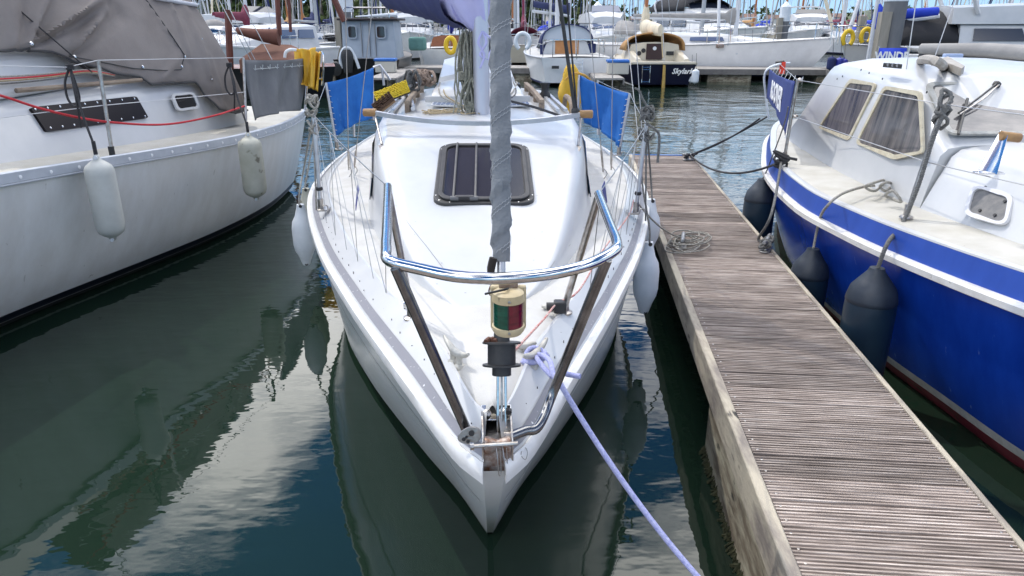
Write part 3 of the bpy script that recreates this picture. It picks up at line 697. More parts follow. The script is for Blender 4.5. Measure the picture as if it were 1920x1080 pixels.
for i in range(nz + 1):
    z = 1.505 + (4.8 - 1.505) * (i / nz) ** 1.25; o = fsp(z); f = min(1, (i + 1.5) / 5)
    a3 = fsd.normalized(); u3 = Vector((1, 0, 0)); v3 = a3.cross(u3).normalized(); row = []
    R0 = (.0258 + .0048 * min(2.5, z - 1.5)) * (.72 + .28 * f)
    for j in range(nn):
        th = 2 * math.pi * j / nn; ph = (th / (2 * math.pi) - (z - 1.5) / .118 + .06 * math.sin(z * 7)) % 1.0
        lip = .0085 * ph ** 5 + .0015 * math.sin(6 * math.pi * ph + z * 5) * (1 - ph) + .0022 * noise.noise(Vector((ph * 5, (z - 1.5) / .118 * .6 + th * .1, 7)))
        r_ = R0 + lip + .0016 * noise.noise(Vector((th * 1.5, z * 14, 3)))
        row.append(o + (u3 * math.cos(th) + v3 * math.sin(th)) * r_)
    rows.append(row)
mb = MB(); mb.loft(rows); hs = mb.build('furled_headsail', SAILG, yr, smooth=50)
STI = mat('stitching', (.42, .44, .46), .9)
mb = MB()
for off in (.36, .46):
    pts = []
    for i in range(520):
        z = 1.53 + i * .0034; th = 2 * math.pi * (((z - 1.5) / .118 + off - .06 * math.sin(z * 7)))
        o = fsp(z + (.0016 if i % 2 else -.0016)); R0 = .0272 + .0048 * min(2.5, z - 1.5) + .0012
        pts.append(o + (Vector((1, 0, 0)) * math.cos(th) + fsd.normalized().cross(Vector((1, 0, 0))).normalized() * math.sin(th)) * R0)
    mb.tube(pts, .0008, 4)
mb.build('stitching', STI, hs)
tk_ = fsp(1.5); mb = MB(); mb.tube(curve([tk_ + Vector((-.022, -.01, .02)), tk_ + Vector((-.03, -.014, -.02)), tk_ + Vector((-.02, -.016, -.05)), tk_ + Vector((-.024, -.014, -.07))], 4), [.012] * 4 + [.011] * 4 + [.009] * 4 + [.007], 8); mb.build('tack_webbing', mat('webbing_dark', (.03, .025, .022), .9), hs)
MB().tube(curve([tk_ + Vector((-.028, -.016, -.06)), tk_ + Vector((-.036, -.018, -.085)), tk_ + Vector((-.018, -.018, -.1)), tk_ + Vector((-.014, -.016, -.065))], 4, True), .0028, 6, closed=True).build('shackle', RUST, hs)

# ---- navigation lamp under the pulpit rail
LF = pY(953, 585, 1.72)
CREAM = mat('aged_cream_plastic', (.62, .52, .33), .5, c2=(.5, .4, .23), scale=9, fleck=((.2, .16, .1), 40, .7))
lamp = MB().lathe([(.012, .062), (.034, .06), (.041, .055), (.043, .034), (.04, .032)], LF, n=28).build('navigation_lamp', CREAM, yr)
MB().lathe([(.034, -.034), (.043, -.036), (.043, -.048), (.036, -.058), (.01, -.06)], LF, n=28).build('lamp_base', CREAM, lamp)
MB().box(LF + Vector((0, .036, 0)), (.095, .018, .125)).build('lamp_back', CREAM, lamp, bevel=.006)
for nm, a0, a1, cc in (('green_lens', 180, 268, (.004, .09, .055)), ('red_lens', 272, 360, (.16, .006, .022))):
    rows = []
    for k in range(17):
        hgt = -.036 + .07 * k / 16; rr = .0388 + .0003 * (k % 2)
        rows.append([LF + Vector((rr * math.cos(R(a0 + (a1 - a0) * j / 10)), rr * math.sin(R(a0 + (a1 - a0) * j / 10)), hgt)) for j in range(11)])
    MB().loft(rows, closed=False).build(nm, mat(nm, cc, .18, c2=tuple(q * .55 for q in cc), scale=30, stretch=(1, 1, 5), coat=.4), lamp, smooth=25)
MB().tube([LF + Vector((0, -.0405, -.035)), LF + Vector((0, -.0405, .034))], .0016, 6).build('divider', BLACKP, lamp)
for z in (.044, -.043): MB().lathe([(.004, 0), (.004, .003), (.002, .0035)], LF + Vector((.003, -.043, z)), (0, -1, 0), 8).build('screw', STEELD, lamp)
MB().tube(curve([LF + Vector((-.06, -.02, .058)), LF + Vector((-.01, -.02, .07)), LF + Vector((.0, .0, .066))], 5), .003, 6).build('cable_tie', BLACKP, lamp)
MB().box(LF + Vector((0, .03, .075)), (.05, .03, .03)).build('bracket', RUST, lamp, bevel=.003)

# specks of debris on deck and coachroof
mb = MB(); rnd = random.Random(91)
for i in range(46):
    q = pr(rnd.uniform(740, 1120), rnd.uniform(300, 640), .001); a_ = rnd.uniform(0, 3.14); s_ = rnd.uniform(.002, .006); mb.add([q + Vector((s_ * math.cos(a_ + b_), s_ * .5 * math.sin(a_ + b_), .001)) for b_ in (0, 1.4, 3.1, 4.6)], [(0, 1, 2, 3)])
k = mb.build('debris', mat('debris_brown', (.12, .1, .08), .9), dk); k['kind'] = 'stuff'
# ---- deck cleats
HORN = mat('cast_cleat', (.56, .54, .48), .5, .2, c2=(.42, .4, .35), scale=24, fleck=((.2, .12, .06), 40, .68))
def horn_cleat(px, py, ang, name='cleat', L=.135, up=.05, m=HORN):
    p = pr(px, py, 0); F_ = Matrix.Translation(p) @ Matrix.Rotation(R(ang), 4, 'Z'); mb = MB(F_)
    mb.tube([(-L / 2, 0, up * 1.25), (-L * .4, 0, up * 1.08), (-L * .15, 0, up * .8), (0, 0, up * .76), (L * .15, 0, up * .8), (L * .4, 0, up * 1.08), (L / 2, 0, up * 1.25)], [.005, .009, .013, .014, .013, .009, .005], 10)
    o = mb.build(name, m, yr, smooth=60)
    mb = MB(F_)
    for x in (-.022, .022): mb.lathe([(.022, -.003), (.02, .006), (.011, .014), (.011, up * .75)], (x, 0, 0), n=12)
    mb.build('cleat_base', m, o); return p
clL = horn_cleat(856, 684, 122, L=.175, up=.06); clR = horn_cleat(1003, 684, 58, L=.165, up=.055)
horn_cleat(982, 658, 5, L=.09, up=.025); horn_cleat(1040, 586, 8, L=.11, up=.025)
# block at the starboard rear leg, deck eyes
q = rrb + Vector((-.02, -.03, .02)); MB().box(q, (.05, .045, .05)).build('lead_block', BLACKP, yr, bevel=.006)
MB().tube([q + Vector((-.055, -.01, .004)), q + Vector((-.02, -.01, .004))], .017, 12).build('lead_bush', BLACKP, yr)
q = pr(764, 585); MB().lathe([(.028, 0), (.028, .008), (.016, .014), (.016, .04), (.02, .045), (.004, .05)], q, n=16).build('deck_fitting', STEEL, yr)
MB().lathe([(.008, 0), (.008, .002)], pr(841, 612), n=10).build('drain', BLACKP, yr)
furl = tag(MB().tube(curve([fsp(zD + .02) + Vector((.035, .02, 0)), pz(1020, 598, 1.1), rrb + Vector((-.03, -.03, .035)), pz(1085, 545, 1.12), pr(1130, 470, .06), pz(1178, 405, 1.08), pz(1188, 375, 1.06)], 5), .0042, 7).build('furling_line', mat('rope_red_white', (.45, .1, .08), .85, c2=(.6, .5, .46), scale=90, stretch=(1, 1, 1))), 'thin red and white furling line led aft from the drum', 'rope')

# ---- cross bar over the coachroof with timber ends
bl, br = pz(702, 211, 1.6), pz(1090, 214, 1.6); bmid = (bl + br) / 2
bp_ = [bl.lerp(br, i / 12) + Vector((0, -.17 * (1 - (2 * i / 12 - 1) ** 2), -.04 * (1 - (2 * i / 12 - 1) ** 2))) for i in range(13)]
rows = [[p + Vector((0, a, c)) for a, c in ((-.019, -.016), (-.019, .012), (-.006, .016), (.006, .008), (.019, .012), (.019, -.016))] for p in bp_[:]]
barp = MB().loft(rows).build('cross_bar', ALU, yr, smooth=30)
mb = MB()
CORK = mat('varnished_wood', (.38, .22, .09), .5, c2=(.25, .14, .06), scale=20)
for p, s_ in ((bl, -1), (br, 1)): MB().lathe([(.02, -.045), (.026, -.04), (.027, .04), (.02, .045)], p + Vector((s_ * .03, 0, 0)), (1, 0, 0), 14).build('end_grip', CORK, barp)
for p, px, py in ((bl, 716, 272), (br, 1084, 274)):
    f_ = pr(px, py); MB().tube([p + Vector((0, 0, -.01)), p.lerp(f_, .5), f_ + Vector((0, 0, .004))], [.008, .007, .009], 8).build('strut', STEELD, barp)
    MB().prism([f_ + Vector((-.02, -.01, -.004)), f_ + Vector((.02, -.01, -.004)), f_ + Vector((.0, -.07, -.03))], (0, -.005, .006)).build('strut_foot', STEELD, barp)
for i in (3, 9): MB().lathe([(.02, -.1), (.02, .0)], bp_[i] + Vector((0, 0, -.01)), n=8)
# ---- mast
mb_ = pz(904, 221, 1.5); mb_.z = 1.5
MASTM = mat('anodised_mast', (.6, .61, .68), .35, .6, c2=(.52, .53, .6), scale=3, stretch=(1, 1, .2))
rows = []
for z, k in ((1.48, 1), (2.4, 1), (6, 1), (9.5, .8)):
    c_ = mb_ + Vector((-.004 * (z - 1.5), .012 * (z - 1.5), z - 1.5)); rows.append([c_ + Vector((.058 * k * math.cos(a), .082 * k * math.sin(a), 0)) for a in [2 * math.pi * i / 24 for i in range(24)]])
mast = MB().loft(rows).build('mast', MASTM, yr, smooth=60)
MB().box(mb_ + Vector((0, 0, -.02)), (.19, .22, .05)).build('mast_step', BLACKP, mast, bevel=.01)
# sail cover on mast and boom
LAV = mat('lavender_sailcover', (.42, .42, .7), .8, c2=(.5, .5, .76), scale=3, bump=.2, bscale=25)
NAVYC = mat('navy_cloth', (.015, .022, .09), .85, c2=(.025, .035, .13), scale=6, bump=.2, bscale=60)
cA = pY(893, 66, mb_.y - .06); rows = []
for i in range(26):
    f = i / 25; z = cA.z + f * 1.5; wx = .045 + .16 * min(1, f * 3.2) ** .55; wy = .05 + .15 * min(1, f * 3) ** .6
    cx_ = mb_.x - .01 - .075 * min(1, f * 6) * (1 - f * .4); row = []
    for j in range(40):
        a = 2 * math.pi * j / 40; wob = 1 + .10 * math.sin(a * 5 + f * 9) * (1 - f * .7) + .16 * noise.noise(Vector((math.cos(a) * 2, math.sin(a) * 2, f * 7)))
        row.append(Vector((cx_ + wx * wob * math.cos(a), mb_.y + .05 + wy * wob * math.sin(a), z + .03 * math.sin(a * 2 + 1) * (1 - f))))
    rows.append(row)
cov = MB().loft(rows).build('sail_cover', LAV, mast, smooth=70)
bdir = Vector((-.36, 1, .0)).normalized(); b0 = Vector((mb_.x - .1, mb_.y + .15, 2.46)); rows = []; sd3 = Vector((bdir.y, -bdir.x, 0))
for i in range(40):
    f = i / 39; c_ = b0 + bdir * 3.0 * f + Vector((0, 0, .06 * f)); rr = (.185 - .06 * f); row = []
    for j in range(32):
        a = 2 * math.pi * j / 32; dn = max(0, -math.sin(a)); wob = 1 + .16 * noise.noise(Vector((f * 9, math.cos(a) * 1.6, math.sin(a) * 1.6))) + .08 * math.sin(f * 46 + a * 3)
        row.append(c_ + sd3 * rr * wob * math.cos(a) + Vector((0, 0, rr * wob * math.sin(a) * (1.15 + .35 * dn * (1 - f)))))
    rows.append(row)
MB().loft(rows).build('boom_cover', LAV, mast, smooth=70)
rows2 = []
for i in range(30):
    f = i / 29; c_ = b0 + bdir * (2.9 * f + .05) + Vector((0, 0, -.05 + .06 * f)); row = []
    for j in range(13):
        a = math.pi * (1.08 + .84 * j / 12); rr = (.2 - .06 * f) * (1 + .06 * math.sin(f * 40 + j)); row.append(c_ + sd3 * rr * math.cos(a) + Vector((0, 0, rr * math.sin(a) * (1.15 + .32 * (1 - f)))))
    rows2.append(row)
MB().loft(rows2, closed=False).build('boom_cover_lining', NAVYC, mast, smooth=70)
boom = MB().tube([b0 - bdir * .02 + Vector((0, 0, .02)), b0 + bdir * 3.1 + Vector((0, 0, .06))], .045, 12).build('boom', MASTM, mast)
for k, (x0, x1, xe, ye) in enumerate(((897, 908, 900, 128), (912, 900, 916, 112), (925, 918, 922, 126))):
    pth = [pY(905, 58, mb_.y - .1), pY(x0, 80, mb_.y - .11), pY(x1, 103, mb_.y - .1), pY(xe, ye, mb_.y - .1)]
    mb = MB(); cc = curve(pth, 5); mb.loft([[p + Vector((-.009, 0, 0)), p + Vector((.009, .004 * math.sin(i), 0))] for i, p in enumerate(cc)], closed=False); mb.build('cover_tie', LAV, mast, solid=.002)
# black strut/line pair on the starboard side
p0 = br + Vector((-.04, 0, .01)); p1 = pY(1045, -30, 4.75)
MB().tube([p0, p1, p1 + (p1 - p0) * 1.5], .012, 8).build('kicker_strap', BLACKP, yr); MB().tube([p0 + Vector((.012, .0, 0)), p1 + Vector((.05, 0, 0))], .006, 8).build('kicker_line', ROPEK, yr)
MB().lathe([(.02, -.03), (.026, -.02), (.026, .02), (.02, .03)], p0, (0, 0, 1), 10).build('strap_shackle', BLACKP, yr)
MB().tube(curve([pY(958, 190, 5.3), pY(1005, 202, 5.1), pY(1052, 218, 4.8)], 5), .009, 7).build('sheet_lead', ROPEK, yr)

# ---- sea hood over the companionway, grab rails, small solar panels
def hood(s0, s1, w0, w1, h0, h1, name):
    rows = []
    for s, w_, h_ in ((s0, w0, .012), (s0 + .06, w0, h0), (s0 + .3, w0 * 1.0, h0 + .035), (s1, w1, h1)):
        z = ztop(s) - .005; prof = [(w_, -.05), (w_ * .985, h_ * .7), (w_ * .93, h_ * .96), (w_ * .5, h_ + .028), (0, h_ + .036)]
        rows.append([Vector((-a, s, z + c)) for a, c in prof] + [Vector((a, s, z + c)) for a, c in reversed(prof[:-1])])
    m_ = MB(YF); m_.loft(rows, closed=False); m_.add(rows[-1], [tuple(range(9))]); m_.add(rows[0], [tuple(range(9))]); return m_.build(name, WHITE, cab, smooth=45)
hood(4.35, 5.7, .39, .385, .055, .1, 'sea_hood')
hood(5.3, 6.3, .37, .36, .14, .27, 'sliding_hatch')
MB(YF).box((0, 4.3, ztop(4.3) + .028), (.86, .02, .05)).build('water_bar', WHITE, cab, bevel=.006)
PVM = bpy.data.materials.new('solar_cells'); PVM.use_nodes = True
n = PVM.node_tree.nodes; l = PVM.node_tree.links; b = n['Principled BSDF']; b.inputs['Roughness'].default_value = .15
bt = n.new('ShaderNodeTexBrick'); bt.offset = 0; bt.inputs['Color1'].default_value = (.03, .07, .2, 1); bt.inputs['Color2'].default_value = (.04, .09, .26, 1); bt.inputs['Mortar'].default_value = (.6, .65, .7, 1)
bt.inputs['Scale'].default_value = 1; bt.inputs['Brick Width'].default_value = .035; bt.inputs['Row Height'].default_value = .06; bt.inputs['Mortar Size'].default_value = .003
t_ = n.new('ShaderNodeTexCoord'); l.new(t_.outputs['Object'], bt.inputs['Vector']); l.new(bt.outputs[0], b.inputs['Base Color'])
for x in (-.22, .27):
    z = roofz(x, 4.12) + .004; pv = MB(YF).box((x, 4.12, z + .006), (.3, .2, .012), Matrix.Rotation(R(3 if x < 0 else -3), 3, 'Y')).build('solar_panel', WHITE, cab, bevel=.003)
    MB(YF).box((x, 4.12, z + .0135), (.265, .165, .003), Matrix.Rotation(R(3 if x < 0 else -3), 3, 'Y')).build('cells', PVM, pv)
for x in (-.55, .5):                     # timber grab rails with arches
    mb = MB(YF); z0 = 1.5
    zr = lambda s: roofz(x, s)
    mb.loft([[(x - .02, s, zr(s) + .045), (x + .02, s, zr(s) + .045), (x + .02, s, zr(s) + .085), (x - .02, s, zr(s) + .085)] for s in (4.0, 4.6, 5.2, 5.8)])
    for s in (4.05, 4.6, 5.15, 5.7): mb.box((x, s, zr(s) + .02), (.038, .12, .06))
    mb.build('grab_rail', TEAK, cab, bevel=.006)
mb = MB(YF)                              # genoa tracks
for x in (.62, .68): mb.box((x, 4.7, roofz(.62, 4.7) + .015), (.028, 1.5, .02))
mb.build('track', ALU, cab)
mb = MB(YF); mb.tube(curve([(.74, 4.05, 1.47), (.75, 4.15, 1.55), (.76, 4.45, 1.57), (.77, 4.7, 1.55), (.775, 4.8, 1.46)], 4), .02, 8); mb.build('grab_handle', TEAK, cab)
wn = YF @ Vector((.62, 5.0, 1.52)); MB().lathe([(.05, 0), (.05, .03), (.036, .05), (.034, .1), (.045, .115), (.045, .13), (.01, .135)], wn, n=18).build('winch', BLACKP, cab)
mb2 = YF @ Vector((-.66, 5.05, 1.5)); MB().lathe([(.05, 0), (.05, .03), (.036, .05), (.034, .1), (.045, .115), (.045, .13), (.01, .135)], mb2, n=18).build('winch', STEELD, cab)
for x in (-.66, -.72): MB(YF).box((x, 4.55, roofz(-.66, 4.5) + .015), (.026, 1.3, .022)).build('track', ALU, cab)
for x in (-.36, -.31, .33, .38): MB(YF).box((x, 5.15, ztop(5.1) + .05), (.04, .2, .07)).build('rope_clutch', BLACKP, cab, bevel=.008)
for k_, (x0_, x1_) in enumerate(((-.3, -.34), (-.26, -.3), (.3, .34), (.26, .37))): MB(YF).tube(curve([(x0_ * .4, 3.95, ztop(3.9) + .015), (x0_, 4.25, ztop(4.2) + .065), (x1_, 5.1, ztop(5) + .09), (x1_ * 1.05, 5.9, ztop(5.9) + .05)], 6), .006, 6).build('control_line', (ROPEW, ROPET, ROPEG, ROPEW)[k_], cab)
# cockpit coamings and after end
mb = MB(YF)
for sd_ in (-1, 1): mb.hexa([(sd_ * .62, 6.1, .95), (sd_ * .9, 6.1, .95), (sd_ * .85, 7.7, .93), (sd_ * .6, 7.7, .93), (sd_ * .66, 6.1, 1.3), (sd_ * .8, 6.1, 1.3), (sd_ * .74, 7.7, 1.2), (sd_ * .64, 7.7, 1.2)])
mb.build('cockpit_coaming', WHITE, yr, bevel=.03)

# ---- stanchions, guard wires, netting
def stan(bx, by, zb, tx, ty, name='stanchion', r=.0125):
    b_ = pz(bx, by, zb); t2 = pY(tx, ty, b_.y + .03); o = MB().tube([b_, t2], r, 10).build(name, ALU, yr)
    MB().box(b_ + Vector((.02 if bx < 900 else -.02, 0, .0)), (.07, .09, .012)).build('stanchion_base', STEELD, o, bevel=.003)
    MB().tube([b_ + Vector((0, 0, .0)), b_ + Vector((0, 0, .07))], r * 1.5, 10).build('socket', STEELD, o)
    MB().tube(curve([b_ + Vector((.02, -.03, .0)), b_ + Vector((.024, -.03, .03)), b_ + Vector((.05, -.03, .03)), b_ + Vector((.054, -.03, .0))], 4), .004, 6).build('eye', STEELD, o); return b_, t2
sLb, sLt = stan(602, 392, 1.0, 587, 214); sRb, sRt = stan(1192, 398, 1.0, 1212, 232)
cLb, cLt = stan(632, 279, 1.0, 611, 155); cRb, cRt = stan(1160, 290, 1.0, 1181, 175)
aL = YF @ Vector((-1.33, 6.35, 1.57)); aR = YF @ Vector((1.33, 6.35, 1.57))
for P_ in ((rl, sLt, cLt, aL), (rr_, sRt, cRt, aR)):
    for a_, c_ in zip(P_, P_[1:]): MB().tube(sag(a_, c_, .012, 6), .0025, 6).build('guard_wire', WIRE, yr)
for a_, b_ in ((aL, -1), (aR, 1)): MB().tube([YF @ Vector((b_ * 1.36, 6.35, .98)), a_], .0125, 8).build('stanchion', ALU, yr)
for s0_, s1_ in ((sLb, sLt), (sRb, sRt)): MB().lathe([(.02, -.01), (.024, .0), (.02, .012)], s0_.lerp(s1_, .22), (0, 0, 1), 10).build('collar', BLACKP, yr)
net = MB()
def onw(A, B, f): return A.lerp(B, f) - Vector((0, 0, .012 * 4 * f * (1 - f)))
for A, B, toes in ((sLt, rl, [(612, 415), (629, 441), (650, 468), (671, 490), (700, 522), (724, 549)]), (sRt, rr_, [(1188, 412), (1174, 440), (1160, 458), (1142, 492), (1120, 530), (1104, 560)])):
    tp = [pr(x, y, .01) for x, y in toes]
    fs_ = [.05, .32, .32, .62, .62, .97]
    for f, q in zip(fs_, tp): net.tube([onw(A, B, f), q], .0018, 5)
    for f, q in zip((.32, .62, .97), (tp[3], tp[5], tp[5])): net.tube([onw(A, B, f), q], .0018, 5)
    net.tube([onw(A, B, .05), tp[1]], .0018, 5)
net.build('netting_cord', WIRE, yr)
# ---- shrouds with turnbuckles
def shroud(bx, by, zb, tx, ty, Yt, r=.0032, tb=True):
    b_ = pz(bx, by, zb) if not isinstance(bx, Vector) else bx
    t2 = pY(tx, ty, Yt); d = (t2 - b_).normalized(); L_ = 8.6 / max(.2, d.z)
    o = MB().tube([b_, b_ + d * L_], r, 6).build('shroud', WIRE, yr)
    if tb:
        MB().tube([b_, b_ + d * .04, b_ + d * .06, b_ + d * .2, b_ + d * .22, b_ + d * .3], [.006, .006, .009, .009, .005, .004], 8).build('turnbuckle', STEELD, o)
        MB().tube(curve([b_ + Vector((.0, 0, .03)), b_ + Vector((.03, -.02, -.01)), b_ + Vector((.0, -.02, -.06))], 4), .004, 6).build('toggle', STEELD, o)
shroud(654, 318, 1.03, 648, 20, 5.1); shroud(664, 316, 1.03, 686, 120, 5.2)
shroud(1131, 322, 1.03, 1103, 20, 5.1); shroud(1146, 318, 1.03, 1150, 20, 5.1)
shroud(1197, 262, 1.35, 1170, 10, 5.6, tb=False); shroud(1204, 252, 1.4, 1188, 10, 5.8, tb=False)

# ---- spray dodgers of blue canvas
def cloth(name, corners, m, parent, nx=14, ny=10, amp=.015, seed=0, belly=.03, thick=.004):
    a, b_, c_, d = [Vector(q) for q in corners]; rows = []; nn_ = (b_ - a).cross(d - a).normalized()
    for i in range(ny + 1):
        row = []
        for j in range(nx + 1):
            u, v = j / nx, i / ny; p = a.lerp(b_, u).lerp(d.lerp(c_, u), v)
            e_ = math.sin(math.pi * u) ** .5
            p = p + nn_ * (amp * noise.noise(Vector((u * 4 + seed, v * 1.4, seed))) * e_ * 1.6 + belly * math.sin(math.pi * u) * math.sin(math.pi * v)) + nn_ * amp * (.5 * math.sin(u * 17 + seed + 2 * v) + .35 * math.sin(u * 29 + 2.3 * seed - 3 * v)) * (.25 + v)
            if i == ny: p += Vector((0, 0, .03 * math.sin(math.pi * u)))
            if i == 0: p -= Vector((0, 0, .02 * math.sin(math.pi * u)))
            row.append(p)
        rows.append(row)
    return MB().loft(rows, closed=False).build(name, m, parent, smooth=80, solid=thick)
CYAN = mat('blue_canvas', (.012, .13, .46), .8, c2=(.02, .17, .55), scale=5, bump=.25, bscale=180, fleck=((.1, .25, .55), 14, .68))
lf0 = cLb.lerp(cLt, .06); la_, lb_ = YF @ Vector((-1.36, 5.75, 1.57)), YF @ Vector((-1.36, 5.75, 1.05))
d1 = cloth('spray_dodger', [cLt, pY(700, 126, 7.35), pY(699, 222, 7.25), cLb.lerp(cLt, .17)], CYAN, yr, seed=1, amp=.03)
d2 = cloth('spray_dodger', [pY(1088, 141, 7.2), cRt + Vector((-.01, 0, .0)), cRb.lerp(cRt, .12), pY(1092, 230, 7.1)], CYAN, yr, seed=5, amp=.03)
HEM = mat('pale_lacing', (.6, .62, .62), .8)
mb = MB()
for i in range(9):
    p = cRb.lerp(cRt, .14 + .095 * i); mb.tube([p + Vector((-.03, 0, 0)), p + Vector((0, -.014, .01)), p + Vector((.012, 0, .015))], .003, 5)
for i in range(9):
    p = cLb.lerp(cLt, .2 + .085 * i); mb.tube([p + Vector((.03, 0, 0)), p + Vector((0, -.014, .01)), p + Vector((-.012, 0, .015))], .003, 5)
mb.build('lacing', HEM, yr)
MB().tube([pY(698, 130, 7.35), pY(700, 225, 7.3)], .0125, 8).build('stanchion', ALU, yr); MB().tube([pY(1086, 140, 7.2), pY(1083, 226, 7.1)], .0125, 8).build('stanchion', ALU, yr)
mb = MB(); mb.tube([pY(700, 126, 7.4), pY(712, 122, 7.4), pY(732, 150, 7.4)], .0125, 8); mb.tube([pY(716, 128, 7.4), pY(720, 160, 7.4)], .0125, 8); mb.build('pushpit', ALU, yr)

# ================================================================== loose things on and round the yacht
BR_Y = mat('yellow_bristle', (.85, .62, .02), .6, c2=(.9, .7, .06), scale=40); BR_B = mat('brown_bristle', (.06, .03, .018), .9, c2=(.11, .06, .035), scale=40)
def brush(P, du, dn, L, Wd, bl, m, hm, name, label, rows_=5, per=30, handle=None):
    du = Vector(du).normalized(); dn = Vector(dn).normalized(); dw = du.cross(dn).normalized(); dn = dw.cross(du)
    t = thing(name, label, 'brush', P); B3 = Matrix((du, dw, dn)).transposed()
    MB().box(P, (L, Wd, .03), B3).build('block', hm, t, bevel=.006)
    rnd = random.Random(3); mb = MB()
    for r_ in range(rows_):
        for k in range(per):
            b_ = Vector(P) + du * (L * ((k + .5) / per - .5) * .96) + dw * (Wd * ((r_ + .5) / rows_ - .5) * .9) + dn * .012
            tip = b_ + dn * bl * rnd.uniform(.95, 1.03) + du * (rnd.uniform(-.003, .003) + .012 * (k / per - .5)) + dw * (rnd.uniform(-.003, .003) + .02 * (r_ / rows_ - .5))
            mb.tube([b_, tip], [L / per * .5, L / per * .56], 5)
    o = mb.build('bristles', m, t); o['kind'] = 'stuff'
    if handle: MB().tube([Vector(P), Vector(handle)], .013, 8).build('handle', ALU, t)
    return t
BLK = mat('brush_block', (.02, .02, .025), .5); BRW = mat('brush_block_wood', (.2, .12, .06), .7)
brush(pY(737, 176, 5.7), (1, .12, .36), (-.12, -.75, .2), .27, .085, .055, BR_Y, BLK, 'deck_brush', 'yellow bristled deck brush lying on the cabin roof', 8, 34, YF @ Vector((-.45, 6.2, 1.64)))
brush(pY(722, 196, 5.2), (1, .2, .75), (-.4, -.7, .15), .15, .06, .045, BR_B, BRW, 'scrubbing_brush', 'brown bristled scrubbing brush beside the yellow one', 5, 18)
def coil(name, label, c, w_, h_, nloop, r, m, seed, drop=0, wrap=True, cat='rope', grp=None, lean=0):
    rnd = random.Random(seed); mb = MB(); c = Vector(c)
    for i in range(nloop):
        a = w_ * rnd.uniform(.45, 1.0); hh = h_ * rnd.uniform(.8, 1.05); yo = rnd.uniform(-.03, .03); xo = rnd.uniform(-.25, .25) * w_; tw = rnd.uniform(-1.3, 1.3)
        pts = []
        for k in range(10):
            th = 2 * math.pi * k / 10; x = a / 2 * math.sin(th) * (1 - .55 * max(0, math.cos(th))); pts.append(c + Vector((rnd.uniform(-.012, .012) + xo + x * math.cos(tw) + lean * (math.cos(th) - 1) * hh / 2, yo + x * math.sin(tw), hh / 2 * (math.cos(th) - 1) + rnd.uniform(-.01, .01))))
        mb.tube(curve(pts, 4, True), r, 6, closed=True)
    if wrap:
        for k in range(5): mb.tube([c + Vector((w_ * .42 * math.cos(t), .045 * math.sin(t), -h_ * .62 - .012 * k + .01 * math.sin(t * 2))) for t in [2 * math.pi * j / 14 for j in range(14)]], r, 6, closed=True)
    o = mb.build(name, m); return tag(o, label, cat, grp)
HALY = mat('halyard_olive', (.3, .3, .24), .9, c2=(.17, .17, .14), scale=60, bump=.6, bscale=250)
coil('rope_coil', 'long grey-green halyard coils hanging at the mast', pY(877, 60, 5.42), .16, .46, 13, .0075, HALY, 2, wrap=True)
coil('rope_coil', 'lower knotted halyard bundle at the foot of the mast', pY(884, 148, 5.38), .13, .27, 9, .0075, HALY, 8, wrap=True)
hl = MB(); rnd = random.Random(6)
for i in range(9):
    x = 862 + i * 6; hl.tube(curve([pY(x, 52, 5.5), pY(x - 4 + rnd.uniform(-4, 4), 110, 5.46), pY(x - 8 + rnd.uniform(-8, 8), 165, 5.44), pY(x - 12 + rnd.uniform(-20, 20), 212, 5.3)], 5), .0055, 6)
tag(hl.build('halyards', HALY), 'slack halyards running down the mast beside the coils', 'rope')
mb = MB(); rnd = random.Random(12)
for i in range(7):
    pts = [pr(rnd.uniform(790, 900), rnd.uniform(203, 214), .012) for _ in range(5)]; pts.sort(key=lambda p: p.x); mb.tube(curve(pts, 5), .005, 6)
tag(mb.build('loose_ropes', ROPET), 'loose tan ropes lying across the cabin roof before the mast', 'rope')
coil('rope_coil', 'pinkish brown rope heap on the cabin roof behind the yellow brush', pY(795, 133, 6.6), .3, .12, 10, .012, mat('rope_pinkish', (.36, .27, .22), .9, c2=(.24, .18, .14), scale=60, bump=.5, bscale=250), 4, wrap=False)
coil('rope_coil', 'dark grey line hung by the grab rail next to the rope heap', pY(770, 133, 6.5), .16, .2, 8, .008, ROPEG, 14, wrap=False)
for s_ in (-1, 1): pass
tl = MB(YF); tl.tube([(-.5, 3.95, 1.54), (-.62, 5.0, 1.6)], .018, 8); tag(tl.build('boat_hook', ALU), 'silver boat hook pole lying along the left of the cabin roof', 'boat hook')
YSK = mat('yellow_sack', (.62, .36, .02), .75, c2=(.7, .45, .05), scale=8, bump=.4, bscale=30)
p = pY(1070, 168, 7.35); rows = []
for i in range(12):
    f = i / 11; rr = .02 + .13 * math.sin(math.pi * min(1, .06 + f * .9)) ** .7
    rows.append([p + Vector((rr * .75 * math.cos(a) * (1 + .15 * math.sin(3 * a + i)), rr * .6 * math.sin(a), -.26 + .5 * f)) for a in [2 * math.pi * j / 16 for j in range(16)]])
yk = tag(MB().loft(rows).build('rope_bag', YSK, smooth=70), 'yellow bag hanging on the rail behind the blue dodger', 'bag')
MB().tube(curve([pY(1060, 150, 7.2), pY(1075, 138, 7.2), pY(1095, 141, 7.2), pY(1106, 150, 7.25)], 5), .012, 7).build('cord', mat('rope_orange', (.6, .33, .06), .85), yk)
